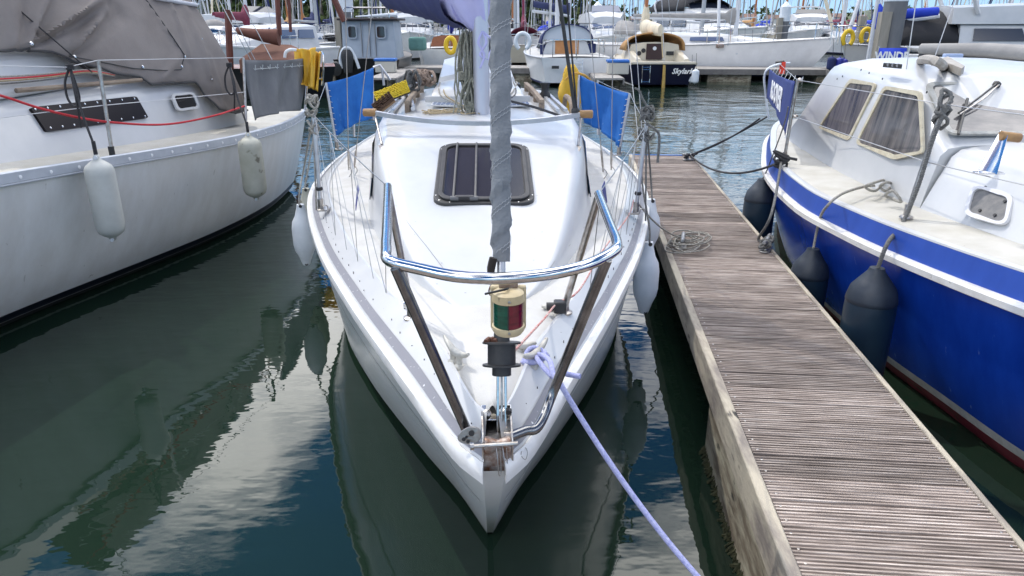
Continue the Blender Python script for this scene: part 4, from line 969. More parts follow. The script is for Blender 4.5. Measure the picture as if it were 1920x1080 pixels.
# knotted ropes on stanchion tops
for (T_, lab, m_, sx) in ((sRt, 'grey rope knotted round the yacht stanchion above the pontoon', ROPEG, 1), (sLt, 'pale rope knotted round the yacht stanchion beside the other hull', ROPEW, -1)):
    mb = MB(); rnd = random.Random(31 + sx)
    for i in range(9):
        c_ = T_ + Vector((sx * rnd.uniform(-.02, .02), rnd.uniform(-.02, .02), rnd.uniform(-.11, .1))); mb.tube([c_ + Vector((.03 * math.cos(t), .03 * math.sin(t), .02 * math.sin(t * 2 + i))) for t in [2 * math.pi * j / 10 for j in range(10)]], .0075, 6, closed=True)
    if sx > 0: mb.tube(curve([T_, pY(1225, 240, T_.y - .1), pY(1236, 255, T_.y - .1), pY(1233, 305, T_.y - .12)], 5), .0085, 7); mb.tube(curve([T_ + Vector((0, 0, .1)), pY(1205, 185, T_.y), pY(1198, 170, T_.y), pY(1190, 165, T_.y)], 5), .007, 7)
    mb.tube([T_, T_ + Vector((sx * .03, -.03, -.62))], .006, 6)
    tag(mb.build('knotted_rope', m_), lab, 'rope')
# fenders of the yacht
FW = mat('fender_white', (.74, .77, .8), .38, c2=(.6, .64, .68), scale=3, fleck=((.3, .3, .28), 20, .7)); FG = mat('fender_grubby', (.5, .5, .43), .55, c2=(.38, .38, .31), scale=4, fleck=((.17, .16, .12), 9, .6))
tp = pY(563, 382, 5.62); fender(tp, .52, .088, FW, 'clean white fender hanging on the yacht side facing the cream hull', 'white fenders of the white yacht', rope=[tp + Vector((.01, 0, .12)), tp + Vector((.05, .05, .3)), sLt], ropem=ROPEW, style='bul')
tp = pY(573, 352, 6.1); fender(tp, .5, .085, FG, 'grubby fender half hidden behind the clean white one', 'white fenders of the white yacht', rope=[tp + Vector((.03, .02, .15)), tp + Vector((.12, .1, .55))], ropem=ROPEW, style='bul')
tp = pY(1216, 452, 4.4); fender(tp, .5, .083, FW, 'white fender squeezed between the yacht and the pontoon edge', 'white fenders of the white yacht', rope=[tp + Vector((0, .02, .1)), tp + Vector((-.03, .25, .4)), sRt], ropem=ROPEG, style='bul')
tp = pY(1221, 372, 5.1); fender(tp, .42, .08, FW, 'short white fender by the yacht stanchion, above its longer neighbour', 'white fenders of the white yacht', rope=[tp + Vector((-.01, .02, .15)), sRt], ropem=ROPEG, style='bul')

# mooring lines of the yacht
BLR = mat('rope_lilac_blue', (.33, .35, .66), .85, c2=(.52, .54, .78), scale=120, bump=.6, bscale=400)
mb = MB(); cR = clR + Vector((0, 0, .035))
ln = [cR + Vector((-.02, .0, .0)), cR + Vector((.015, -.012, .01)), pz(1030, 676, 1.13), pz(1038, 704, 1.12)]
end = pz(1372, 1150, .56); st_ = pz(1046, 712, 1.11)
mb.tube(curve(ln + [st_], 6) + sag(st_, end, .05, 20)[1:], .0088, 8)
for k in range(3): mb.tube([cR + Vector((.03 * math.cos(t) * (1 + .2 * k), .03 * math.sin(t), .012 * math.sin(t + k) - .008 * k + .004)) for t in [2 * math.pi * j / 14 for j in range(14)]], .0088, 7, closed=True)
mb.tube(curve([pz(1037, 708, 1.11), pz(1052, 700, 1.13), pz(1066, 702, 1.1), pz(1088, 706, 1.1)], 6), .0088, 8)
mb.tube(curve([cR, pz(1020, 690, 1.11), pz(1036, 706, 1.11)], 5), .0088, 8)
kw_, FW_ = dock_cleat(1378, 1200, 20, 'galvanised cleat on the main walkway holding the lilac blue bow line')
for k in range(4): mb.tube([FW_ @ Vector(((.05 if k % 2 else -.05) + .02 * math.cos(t), .04 * math.cos(t + k), .06 + .03 * math.sin(t + k * .5))) for t in [2 * math.pi * j / 12 for j in range(12)]], .0088, 7, closed=True)
tag(mb.build('mooring_line', BLR, smooth=60), 'lilac blue bow mooring line made fast to the yacht foredeck cleat', 'mooring line')
# ================================================================== CREAM YACHT WITH GREY TENT (left)
AX0 = Vector((-4.75, -.8, 0)); LFm = frame(AX0.x, AX0.y, -4)
LI = LFm.inverted()
gunL = smooth_tab([(0, .03), (1.5, .42), (3, .72), (4.2, .91), (5.34, 1.08), (6.1, 1.22), (7, 1.40), (7.8, 1.515), (8.6, 1.54), (9.3, 1.5), (10.3, 1.35), (11, 1.18)])
zgL = smooth_tab([(0, 1.42), (3, 1.33), (5.34, 1.235), (6.1, 1.2), (7.8, 1.125), (9.3, 1.08), (11, 1.06)])
wlL = smooth_tab([(0, .01), (.2, .12), (.35, .22), (.5, .42), (.632, .71), (.746, .95), (.87, 1.06), (1, .95)])
HL = Hull(LFm, 11, gunL, zgL, wlL, rake=1.2, tr=.5, flare=.55)
ly = thing('sailing_yacht', 'cream hulled yacht with a big grey canvas tent over its cockpit', 'yacht', AX0)
HCR = mat('topsides_cream', (.88, .875, .87), .3, c2=(.79, .775, .755), scale=3, stretch=(2, 2, .22), coat=.15, fleck=((.5, .48, .44), 14, .7))
hl_ = HL.topsides(.13, 'hull', HCR, ly, n=60, k=12)
NAVYH = mat('boot_navy', (.01, .012, .03), .3); BLKH = mat('antifoul_black', (.008, .009, .011), .6)
HL.strip(.05, .13, n=50, k=2).build('boot_stripe', NAVYH, ly); HL.strip(.04, .05, n=50, k=1, off=.001).build('pin_stripe', mat('pin_white', (.6, .6, .6), .5), ly)
HL.strip(-.5, .04, n=50, k=3).build('antifouling', BLKH, ly)
TOEM = mat('toe_rail_alloy', (.52, .55, .6), .45, .3, c2=(.45, .48, .53), scale=10)
toe = HL.rail([(-.004, -.056), (-.012, -.052), (-.012, .012), (-.002, .02), (.016, .02), (.016, -.01), (.0, -.02)], n=70).build('toe_rail', TOEM, hl_, smooth=35)
HL.rail([(-.01, -.07), (-.017, -.066), (-.017, -.058), (-.01, -.055)], n=70).build('lower_bead', TOEM, toe, smooth=35)
mb = MB(LFm); y_ = .35
while y_ < .97:
    p = HL.edge(y_, 1, -.0125, -.024); p2 = HL.edge(y_ + .01, 1, -.0125, -.024); d = (p2 - p).normalized(); mb.lathe([(.0125, 0), (.0125, .004), (.006, .006)], p, Vector((d.y, -d.x, 0)), 10); y_ += .0215
k = mb.build('stud', mat('stud_white', (.85, .85, .86), .3), toe); k['kind'] = 'stuff'
HL.decksheet(.012, -.012, .05, n=60).build('deck', CREAMDECK, ly, smooth=50)
# cabin trunk
wbL = smooth_tab([(2.6, .22), (4, .48), (5.34, .68), (6.1, .8), (7.2, .96), (8.3, 1.06), (9.2, 1.08)])
ztL = smooth_tab([(2.6, 1.31), (3.4, 1.43), (4.6, 1.57), (6, 1.64), (9.2, 1.68)])
def lsec(s):
    wb = wbL(s); zd = zgL(s) - .03; zt = ztL(s); h = zt - zd; pf = [(0, 0), (.07, .35), (.13, .7), (.17, .86), (.24, .95), (.34, .985)]
    L_ = [(wb - a * min(1, h / .35), zd + h * q) for a, q in pf]; xs, zs = L_[-1]
    pts = L_ + [(xs * q, zs + .05 * (1 - q * q)) for q in (.6, .3, 0)]
    return [Vector((-x, s, z)) for x, z in pts] + [Vector((x, s, z)) for x, z in reversed(pts[:-1])]
rows = [lsec(2.6 + .2 * i) for i in range(34)]
mb = MB(LFm); mb.loft(rows, closed=False); mb.add(rows[-1], [tuple(range(len(rows[0])))]); mb.add(rows[0], [tuple(range(len(rows[0])))])
lcab = mb.build('coachroof', WHITE, ly, smooth=50)
# planes used to set out windows, tent and guard wires
def lw(x, s, z): return LFm @ Vector((x, s, z))
A_ = lw(wbL(6), 6, zgL(6)); B_ = lw(wbL(8), 8, zgL(8) + .02); dl = (B_ - A_); dl.z = 0; dl.normalize(); inn = Vector((-dl.y, dl.x, 0)); upL = (Vector((0, 0, 1)) + inn * .37).normalized(); nL = dl.cross(upL).normalized()
if nL.x < 0: nL = -nL
A2 = A_ + nL * .012
wq = round_poly([pl(*q, A2, nL) for q in ((57, 201), (256, 180), (279, 221), (88, 247))], .06, 3)
lwn = MB().prism(wq, -nL * .03).build('window', mat('black_acrylic', (.008, .005, .007), .3, spec=.2), lcab, smooth=0)
mb = MB()
for (a, b_) in (((66, 205), (252, 185)), ((95, 240), (272, 218))):
    for i in range(9): q = pl(a[0] + (b_[0] - a[0]) * i / 8, a[1] + (b_[1] - a[1]) * i / 8, A2, nL); mb.lathe([(.009, 0), (.009, .003), (.004, .005)], q, nL, 8)
k = mb.build('stud', STEEL, lwn); k['kind'] = 'stuff'
A3 = A_ + nL * .01
P = round_poly([pl(*q, A3, nL) for q in ((317, 177), (361, 173), (374, 204), (331, 210))], .25, 4)
mb = MB(); I = ring_frame(mb, P, .035, nL * .02); pt = mb.build('portlight', WHITE, lcab, smooth=40)
MB().prism([q + nL * .012 for q in I], -nL * .03).build('pane', GLASSD, pt, smooth=0)
# raised hatch garage on the roof
MB(LFm).hexa([(-.6, 4.7, 1.6), (.6, 4.7, 1.6), (.66, 7.4, 1.66), (-.66, 7.4, 1.66), (-.5, 5.1, 1.93), (.5, 5.1, 1.93), (.54, 7.0, 1.95), (-.54, 7.0, 1.95)]).build('hatch_garage', WHITE, lcab, bevel=.05, seg=3)
MB().tube([pl(30, 170, A2 + nL * .03, nL), pl(265, 150, A2 + nL * .03, nL)], .018, 8).build('grab_rail', TEAK, lcab)
for k_, (m_, dy_) in enumerate(((ROPEW, 0), (mat('rope_red', (.5, .02, .03), .7), 4), (ROPET, 8), (ROPEG, 13))):
    MB().tube(curve([pl(-60, 146 + dy_, A2 + nL * .02, nL), pl(20, 143 + dy_, A2 + nL * .025, nL), pl(95, 138 + dy_ * .8, A2 + nL * .025, nL), pl(165, 131 + dy_ * .6, A2 + nL * .02, nL), pl(215, 140 + dy_ * .3, A2 + nL * .015, nL)], 6), .007, 6).build('control_line', m_, lcab)
# side deck hardware
trk = [pz(175, 265, 1.215), pz(412, 227, 1.13)]
MB().tube(trk, .011, 6).build('genoa_track', ALU, ly)
def lcleat(px, py, z, nm='cleat', s=1):
    p = pz(px, py, z); F_ = Matrix.Translation(p) @ Matrix.Rotation(R(-20), 4, 'Z') @ Matrix.Scale(s, 4); o = MB(F_).tube([(0, -.1, .06), (0, -.06, .05), (0, 0, .045), (0, .06, .05), (0, .1, .06)], [.008, .013, .016, .013, .008], 8).build(nm, BLACKP, ly)
    MB(F_).lathe([(.03, 0), (.022, .02), (.02, .045)], (0, 0, 0), n=10).build('cleat_base', BLACKP, o)
lcleat(243, 253, 1.19); 
q = pz(350, 232, 1.16); MB().box(q + Vector((0, 0, .03)), (.05, .12, .06)).build('genoa_car', STEELD, ly, bevel=.012)
q = pz(286, 229, 1.17); MB().lathe([(.03, 0), (.03, .012), (.01, .03)], q, n=10).build('filler_cap', BLACKP, ly)
for bx, by, tx, ty in ((18, 280, -6, 150), (32, 278, 2, 145)):
    b_ = pz(bx, by, 1.23); t2 = pY(tx, ty, b_.y + .05); d = (t2 - b_).normalized()
    o = MB().tube([b_, b_ + d * 8], .004, 6).build('shroud', WIRE, ly); MB().tube([b_, b_ + d * .08, b_ + d * .1, b_ + d * .32, b_ + d * .34, b_ + d * .45], [.012, .012, .009, .01, .007, .005], 8).build('turnbuckle', STEELD, o)
MB().box(pz(27, 282, 1.225), (.05, .22, .012), Matrix.Rotation(R(-20), 3, 'Z')).build('chainplate', STEELD, ly, bevel=.003)
# ---- grey canvas tent
TENT = mat('grey_tent_canvas', (.21, .187, .175), .92, c2=(.26, .235, .22), scale=2.2, bump=.25, bscale=90, spec=.15)
A4 = A_ + nL * .035
bot = [(-60, 97), (0, 97), (50, 95), (100, 98), (122, 106), (140, 116), (190, 128), (215, 138), (262, 145), (272, 152), (283, 160), (325, 156), (366, 155), (388, 180), (410, 206), (440, 213), (463, 207)]
bpts = [pl(x, y, A4, nL) for x, y in bot]
top0, top1 = pl(-60, -150, A4, nL), pl(341, -26, A4, nL)
def resamp(P, n_):
    L_ = [0]
    for a, b_ in zip(P, P[1:]): L_.append(L_[-1] + (b_ - a).length)
    out = []; i = 0
    for k in range(n_ + 1):
        d = L_[-1] * k / n_
        while i < len(P) - 2 and L_[i + 1] < d: i += 1
        out.append(P[i].lerp(P[i + 1], (d - L_[i]) / max(1e-9, L_[i + 1] - L_[i])))
    return out
NB, NV = 90, 46; bb = resamp(bpts, NB); rows = []
def fold(p, a, b_, w_, h_):            # a raised crease between two pixels on the tent plane
    t = max(0, min(1, (p - a).dot(b_ - a) / (b_ - a).length_squared)); d = (p - a.lerp(b_, t)).length
    return h_ * math.exp(-(d / (w_ * (.4 + .9 * t))) ** 2) * (1 - .35 * t)
FL = [(pl(*a, A4, nL), pl(*b_, A4, nL), w_, h_) for a, b_, w_, h_ in (((48, 88), (190, -5), .035, .07), ((50, 88), (185, 28), .045, -.05), ((128, 98), (186, 25), .035, .075), ((135, 105), (215, 30), .06, -.035), ((45, 92), (75, -20), .05, .05), ((50, 90), (120, -30), .05, -.035), ((265, 10), (336, 108), .014, .012), ((20, 90), (10, -10), .06, .035), ((310, 10), (345, 110), .03, .02), ((300, 150), (330, 110), .05, .02), ((385, 150), (340, 20), .05, .025), ((420, 205), (380, 110), .03, .02), ((330, 155), (420, 190), .05, -.02))]
for i in range(NV + 1):
    v = i / NV; row = []
    for j in range(NB + 1):
        u = j / NB; p = bb[j].lerp(top0.lerp(top1, u), v); dsp = 1.5 * sum(fold(p, *f) for f in FL)
        dsp += .02 * noise.noise(p * 1.8) + .007 * noise.noise(p * 6) + .07 * math.sin(math.pi * v) ** .7
        row.append(p + nL * dsp)
    rows.append(row)
def mir(p): q = LI @ p; q.x = -q.x; return LFm @ q
tent = MB().loft(rows, closed=False).build('cockpit_tent', TENT, ly, smooth=80, solid=.006)
mrow = [[mir(p) for p in r] for r in rows]
MB().loft(mrow, closed=False).build('tent_side', TENT, tent, smooth=80)
tp = rows[-1]; roof = [[p.lerp(mir(p), k / 12) + Vector((0, 0, .22 * math.sin(math.pi * k / 12))) for k in range(13)] for p in tp]
MB().loft(roof, closed=False).build('tent_roof', TENT, tent, smooth=80)
ae = [r[-1] for r in rows]; aft = [[p.lerp(mir(p), k / 14) + LFm.to_3x3() @ Vector((0, .35 * math.sin(math.pi * k / 14), (.22 * math.sin(math.pi * k / 14)) * (i / NV))) for k in range(15)] for i, p in enumerate(ae)]
MB().loft(aft, closed=False).build('tent_back', TENT, tent, smooth=80)
mb = MB(); A5 = A4 + nL * .09
SEAM = mat('seam_dark', (.06, .06, .062), .9)
MB().tube([p + nL * .012 for p in rows[0]], .009, 6).build('hem', SEAM, tent)
def onrow(px, py):                      # nearest tent surface point to a pixel
    q = pl(px, py, A4, nL); best = min((p for r in rows for p in r), key=lambda p: (p - q - nL * .05).length); return q + nL * ((best - q).dot(nL) + .006)
MB().tube([onrow(262, 2), onrow(285, 35), onrow(310, 72), onrow(335, 108), onrow(334, 128)], .006, 6).build('zip', SEAM, tent)
MB().tube([onrow(125, 108), onrow(190, 118), onrow(245, 130), onrow(300, 136), onrow(334, 133)], .005, 6).build('zip', SEAM, tent)
for px, py in ((44, 89), (134, 109), (262, 128), (364, 79), (388, 153), (334, 128), (337, 110)): MB().lathe([(.016, 0), (.016, .006), (.006, .01)], onrow(px, py), nL, 8).build('fastener', STEEL, tent)
MB().tube([onrow(276, 2) + nL * .02, onrow(320, 8) + nL * .02, onrow(362, 13) + nL * .02], .02, 8).build('bow_piping', mat('pale_piping', (.5, .52, .56), .7), tent)
# black shock cord over the tent
sc_ = tag(MB().tube([pY(-30, 38, 5.6), pY(19, 4, 5.7), pY(150, 117, 6.0), pY(172, 135, 6.15)], .006, 6).build('shock_cord', ROPEK), 'thin black line stretched across the grey tent', 'rope')
# ---- stanchions, wires, ropes
G1 = lw(gunL(6) - .05, 6, 1.2); G2 = lw(gunL(7.6) - .05, 7.6, 1.13); dg = (G2 - G1); dg.z = 0; dg.normalize(); nG = Vector((dg.y, -dg.x, 0))
def lg(px, py): return pl(px, py, G1, nG)
sb, st2 = lg(208, 277), lg(184, 113); sb.z -= .06
so2 = MB().tube([sb, st2], .0145, 10).build('stanchion', STEELD, ly); MB().tube([sb - Vector((0, 0, .02)), sb + Vector((0, 0, .07))], .022, 10).build('socket', BLACKP, so2)
GA = lw(gunL(8.3) - .04, 8.3, 1.1); GB = lw(gunL(10.1) - .04, 10.1, 1.08); da = (GB - GA); da.z = 0; da.normalize(); nA = Vector((da.y, -da.x, 0))
def la2(px, py): return pl(px, py, GA, nA)
s3b, s3t = la2(461, 226), la2(456, 108)
MB().tube([s3b, s3t], .0145, 10).build('stanchion', STEELD, ly); s4b, s4t = la2(572, 205), la2(580, 104); MB().tube([s4b, s4t], .0145, 10).build('stanchion', STEELD, ly)
mb = MB(); w0 = lg(-60, 122)
for pth in ([w0, lg(125, 126), st2, s3t], [lg(-60, 228), lg(190, 198), la2(456, 173)]):
    for a, b_ in zip(pth, pth[1:]): MB().tube([a, b_], .0033, 6).build('guard_wire', mat('white_wire', (.62, .62, .63), .5), ly)
tag(MB().tube(curve([lg(-60, 168), lg(0, 179), lg(75, 203), lg(150, 221), lg(215, 230), lg(290, 234), lg(345, 229), la2(405, 216), la2(440, 205), la2(458, 199)], 6), .0085, 8).build('red_line', mat('rope_red', (.5, .02, .03), .7, c2=(.4, .015, .03), scale=60)), 'red rope looping along the side of the cream yacht', 'rope')
DGREY = mat('dodger_grey', (.12, .125, .135), .85, c2=(.16, .165, .175), scale=4, bump=.25, bscale=120)
dd = cloth('spray_dodger', [s3t + Vector((.01, 0, -.02)), la2(580, 108), la2(566, 208), la2(470, 226)], DGREY, ly, nx=20, ny=14, amp=.045, seed=9)
for i in range(8):
    a = la2(474 + i * 14, 126 - .8 * i); MB().tube([a, a + Vector((.02, 0, -.03)), a + Vector((.03, 0, .02))], .005, 5).build('lacing_hook', HEM, dd)
MB().tube([la2(462, 131), la2(580, 122)], .003, 6).build('lacing_line', HEM, dd)
mb = MB(); mb.tube(curve([la2(580, 100), la2(596, 98), pY(606, 104, 9.6), pY(604, 160, 9.7)], 4), .014, 8); mb.tube([la2(575, 150), pY(604, 148, 9.7)], .014, 8); mb.build('pushpit', STEEL, ly)
# black lanyards and the two grubby fenders
fp1 = pl(180, 291, G1 + nG * .2, nG); fp2 = pl(465, 249, GA + nA * .21, nA); print('fenders', fp1, fp2)
f1 = fender(fp1, .64, .1, mat('fender_bone', (.56, .57, .54), .5, c2=(.46, .47, .44), scale=3, fleck=((.25, .25, .22), 7, .66)), 'bone white fender on the cream hull below the long black window', 'fenders on the cream hull', style='cyl', eye=FW)
f2 = fender(fp2, .64, .108, FG, 'dirtier yellowish fender on the cream hull below the grey dodger', 'fenders on the cream hull', style='cyl', eye=FW)
def lash(t, top_, bot_, w_):
    mb = MB()
    mb.tube(curve([bot_, bot_ + Vector((0, 0, .06)), bot_.lerp(top_, .5) + Vector((-.005, -.01, 0)), top_], 6), .0085, 7)
    mb.tube(curve([top_ + Vector((-.01, 0, -.42)), bot_.lerp(top_, .6) + Vector((-.02, -.01, 0)), top_], 5), .0075, 7)
    mb.tube(curve([top_, top_ + Vector((-.05, -.01, -.1)), top_ + Vector((-.055, -.01, -.22)), top_ + Vector((-.01, -.01, -.27)), top_ + Vector((.03, -.01, -.2)), top_], 5), .0085, 7)
    for k in range(4): mb.tube([top_ + Vector((.02 * math.cos(a), .02 * math.sin(a), .008 * k - .01)) for a in [2 * math.pi * j / 10 for j in range(10)]], .009, 6, closed=True)
    mb.tube([bot_ + Vector((0, 0, -.02)), bot_ + Vector((0, 0, .09))], .014, 8)
    mb.build('lanyard', ROPEK, t)
lash(f1, lg(131, 126), fp1 + Vector((0, -.0, .01)), 1); lash(f2, la2(430, 122), fp2 + Vector((0, 0, .01)), 1)
text_part('FENDER', .03, fp2 + Vector((.035, -.121, -.235)), Vector((1, .25, 0)), (0, 0, 1), mat('print_grey', (.12, .12, .16), .7), f2, 'print', sx=1.3) if False else None
# yellow oilskin over the after rail
OIL = mat('yellow_oilskin', (.75, .46, .04), .5, c2=(.68, .38, .03), scale=5, bump=.3, bscale=12)
oc = thing('oilskin_jacket', 'yellow oilskin draped over the after rail of the cream yacht', 'jacket', pY(575, 170, 9.6))
def drape(corners, nm, sd):
    o = cloth(nm, corners, OIL, oc, nx=12, ny=14, amp=.05, seed=sd, belly=.05); return o
drape([pY(551, 90, 9.7), pY(592, 88, 9.7), pY(588, 168, 9.55), pY(556, 160, 9.55)], 'body', 3); drape([pY(585, 90, 9.75), pY(602, 97, 9.75), pY(596, 172, 9.6), pY(576, 168, 9.6)], 'sleeve', 7)
MB().tube(curve([pY(534, 108, 9.7), pY(536, 98, 9.7), pY(545, 93, 9.7), pY(556, 94, 9.7)], 5), .02, 8).build('hoop', FW, oc)
# ================================================================== BLUE MOTOR SAILER (right)
BFm = frame(3.6, -.6, 0)
gunB = smooth_tab([(0, .03), (1.2, .7), (2.4, 1.12), (3.54, 1.32), (4.3, 1.42), (4.9, 1.46), (5.7, 1.47), (7.03, 1.27), (8.3, .88), (9.0, .62), (9.4, .42)])
zgB = smooth_tab([(0, 1.25), (2, 1.05), (3.54, .95), (4.3, .91), (4.9, .885), (5.7, .865), (7, .86), (9.4, .9)])
wlB = smooth_tab([(0, .01), (.15, .55), (.354, .98), (.42, 1.04), (.504, 1.11), (.7, 1.02), (.88, .62), (1, .3)])
HB = Hull(BFm, 9.4, gunB, zgB, wlB, rake=.7, tr=.3, flare=.75)
by = thing('motor_sailer', 'blue hulled motor sailer with a white wheelhouse moored along the pontoon', 'boat', (3.6, -.6, 0))
BLUEH = mat('hull_blue', (.004, .036, .3), .25, c2=(.008, .055, .4), scale=4, stretch=(1.5, 1.5, .3), coat=.12, fleck=((.1, .17, .42), 16, .69))
hb = HB.topsides(.16, 'hull', BLUEH, by, n=60, k=12)
HB.strip(.1, .16, n=60, k=1).build('boot_stripe', mat('boot_white', (.6, .6, .58), .5, c2=(.45, .45, .42), scale=14), by)
HB.strip(-.5, .1, n=60, k=4).build('antifouling', mat('antifoul_red', (.3, .03, .06), .6, c2=(.2, .02, .04), scale=9, fleck=((.05, .05, .03), 12, .62)), by)
HB.rail([(-.02, -.028), (-.04, -.018), (-.042, .014), (-.026, .028), (.004, .028), (.006, -.028)], n=70).build('rubbing_strake', mat('strake_cream', (.74, .73, .7), .5, c2=(.6, .58, .54), scale=8, fleck=((.2, .18, .14), 26, .68)), hb, smooth=40)
BH = .155
BLUET = mat('bulwark_blue', (.014, .055, .3), .4, c2=(.02, .07, .36), scale=7, stretch=(1, 1, .2), fleck=((.2, .28, .55), 30, .74))
mb = MB(BFm); cap = MB(BFm)
for sd_ in (-1, 1):
    mb.loft([[HB.edge((i / 70) ** 1.4, sd_, a, c_) for a, c_ in ((.002, .02), (.012, .07), (.03, BH))] for i in range(71)], closed=False)
    cap.loft([[HB.edge((i / 70) ** 1.4, sd_, a, c_) for a, c_ in ((.028, BH - .004), (.03, BH + .006), (.06, BH + .01), (.09, BH + .004), (.09, BH - .02))] for i in range(71)], closed=False)
bw = mb.build('bulwark', BLUET, hb, smooth=50); cap.build('deck_edge', WHITE, bw, smooth=60)
HB.decksheet(.085, BH - .004, .04, n=50).build('deck', CREAMDECK, by, smooth=50)
# ---- wheelhouse and forward trunk: stations (s, base half, top half, top z)
def bsec(wb, wt, zb, zt, s, cam=.05, r=.09):
    h = zt - zb; P = [(wb, zb), (wb + (wt - wb) * .5, zb + h * .5), (wt + (wb - wt) * .12, zb + h * .86), (wt - r * .35, zb + h * .965), (wt - r * 1.2, zt)]
    P += [(wt * .5, zt + cam * .8), (0, zt + cam)]
    return [Vector((-a, s, c_)) for a, c_ in P] + [Vector((a, s, c_)) for a, c_ in reversed(P[:-1])]
zd0 = 1.0
tr = [bsec(*q) for q in ((.25, .15, 1.1, 1.3, 1.2), (.6, .42, 1.06, 1.36, 2.0), (.9, .66, 1.02, 1.41, 3.0), (1.02, .84, zd0, 1.43, 4.0), (1.03, .86, zd0, 1.44, 5.0))]
mb = MB(BFm); mb.loft(tr, closed=False); mb.add(tr[0], [tuple(range(13))]); trunk = mb.build('forward_cabin', WHITE, by, smooth=45)
wh = []
for s, wb, wt, zt in ((5.02, 1.01, .93, 1.44), (5.12, 1.01, .93, 1.5), (5.5, 1.0, .9, 1.765), (5.62, 1.0, .885, 1.80), (6.2, .97, .85, 1.83), (6.9, .9, .79, 1.84), (7.3, .85, .72, 1.82), (7.42, .85, .7, 1.78), (8.1, .78, .6, 1.3)):
    wh.append(bsec(wb, wt, zd0, zt, s, cam=.05 if s > 5.2 else .02))
mb = MB(BFm); mb.loft(wh, closed=False); mb.add(wh[0], [tuple(range(13))]); mb.add(wh[-1], [tuple(range(13))]); house = mb.build('wheelhouse', WHITE, by, smooth=45)
# side wall plane through the port wall of the mesh
Wp = Vector((2.6, 5.0, 1.05)); bA, bB = BFm @ wh[2][0], BFm @ wh[5][0]; tA = BFm @ wh[2][2]
nS = (bB - bA).cross(tA - bA).normalized()
if nS.x > 0: nS = -nS
def ps(px, py, off=.006): return pl(px, py, bA + nS * off, nS)
FRB = mat('aged_frame', (.62, .57, .43), .55, c2=(.48, .42, .3), scale=16, fleck=((.28, .24, .17), 30, .68))
GLB = mat('wheelhouse_glass', (.07, .07, .075), .05, spec=.8, coat=.3, c2=(.2, .18, .17), scale=5, stretch=(1, 3, .35))  # lighter streaks in the glass colour stand in for reflections and curtains
CURT = mat('curtain', (.5, .42, .44), .9, c2=(.34, .27, .3), scale=10, stretch=(1, 6, .4))
for k_, W in enumerate((((1596, 147), (1646, 157), (1594, 265), (1536, 240)), ((1660, 161), (1731, 172), (1735, 287), (1678, 300), (1606, 269)))):
    P = round_poly([ps(*q, .012) for q in W], .1, 3); mb = MB(); I = ring_frame(mb, P, .036, nS * .014); o = mb.build('window', FRB, house, smooth=40)
    MB().prism([q + nS * .006 for q in I], -nS * .008).build('pane', GLB, o, smooth=0)
# front windscreen
q0, q1, q2 = BFm @ wh[1][2], BFm @ wh[1][10], BFm @ wh[2][2]
nF = (q1 - q0).cross(q2 - q0).normalized()
if nF.y > 0: nF = -nF
f0 = (BFm @ Vector((0, 5.3, 1.62))) + nF * .02
def pf_(px, py, o=0): return pl(px, py, f0 + nF * o, nF)
FRG = mat('windscreen_frame', (.5, .5, .47), .6, c2=(.34, .33, .3), scale=20)
cxp = 3.6
for sgn in (-1, 1):
    x0, x1 = (2.70, 3.52) if sgn < 0 else (3.68, 4.5)
    def fz(x, z): y = f0.y - ((z - f0.z) * nF.z) / nF.y; return Vector((x, y, z))
    P = round_poly([fz(x0 + .05 if sgn < 0 else x0, 1.775), fz(x1 if sgn < 0 else x1 - .05, 1.775), fz(x1, 1.5), fz(x0, 1.5)], .1, 3)
    mb = MB(); I = ring_frame(mb, P, .04, nF * .016); o = mb.build('windscreen', FRG, house, smooth=40)
    MB().prism([q + nF * .006 for q in I], -nF * .008).build('pane', GLB, o, smooth=0)
# portlight in the forward cabin side
t0, t1, t2_ = BFm @ tr[2][0], BFm @ tr[3][0], BFm @ tr[2][2]
nT = (t1 - t0).cross(t2_ - t0).normalized()
if nT.x > 0: nT = -nT
def ptk(px, py, o=.012): return pl(px, py, t0 + nT * o, nT)
P = round_poly([ptk(*q) for q in ((1828, 348), (1906, 366), (1890, 428), (1808, 405))], .28, 5)
mb = MB(); I = ring_frame(mb, P, .026, nT * .02); o = mb.build('portlight', mat('portlight_frame', (.66, .66, .68), .4), trunk, smooth=40)
MB().prism([q + nT * .008 for q in I], -nT * .01).build('pane', mat('frosted_acrylic', (.13, .13, .13), .5, c2=(.2, .19, .18), scale=30), o, smooth=0)
for q in ((1848, 352), (1885, 378), (1838, 395), (1866, 404)): MB().lathe([(.009, 0), (.009, .008)], ptk(*q, .02), nT, 8).build('screw', BLACKP, o)
for k_, (x, y) in enumerate(((1582, 257), (1626, 302), (1738, 173), (1655, 148), (1630, 137), (1615, 131), (1570, 148), (1580, 143), (1550, 235))): MB().lathe([(.008, 0), (.008, .004)], ps(x, y, .004), nS, 6).build('rivet', BLACKP, house)
# wiper
wp = pf_(1866, 163, .02); o = MB().lathe([(.025, 0), (.025, .03), (.01, .04)], wp, nF, 10).build('wiper', BLACKP, house)
MB().tube([wp + nF * .03, pf_(1840, 180, .05), pf_(1797, 212, .03)], .007, 6).build('arm', BLACKP, o); MB().tube([wp + nF * .03 + Vector((.02, 0, 0)), pf_(1845, 185, .05), pf_(1800, 214, .03)], .005, 6).build('arm', STEELD, o)
MB().tube([pf_(1814, 185, .03), pf_(1797, 252, .03)], .009, 6).build('blade', BLACKP, o)
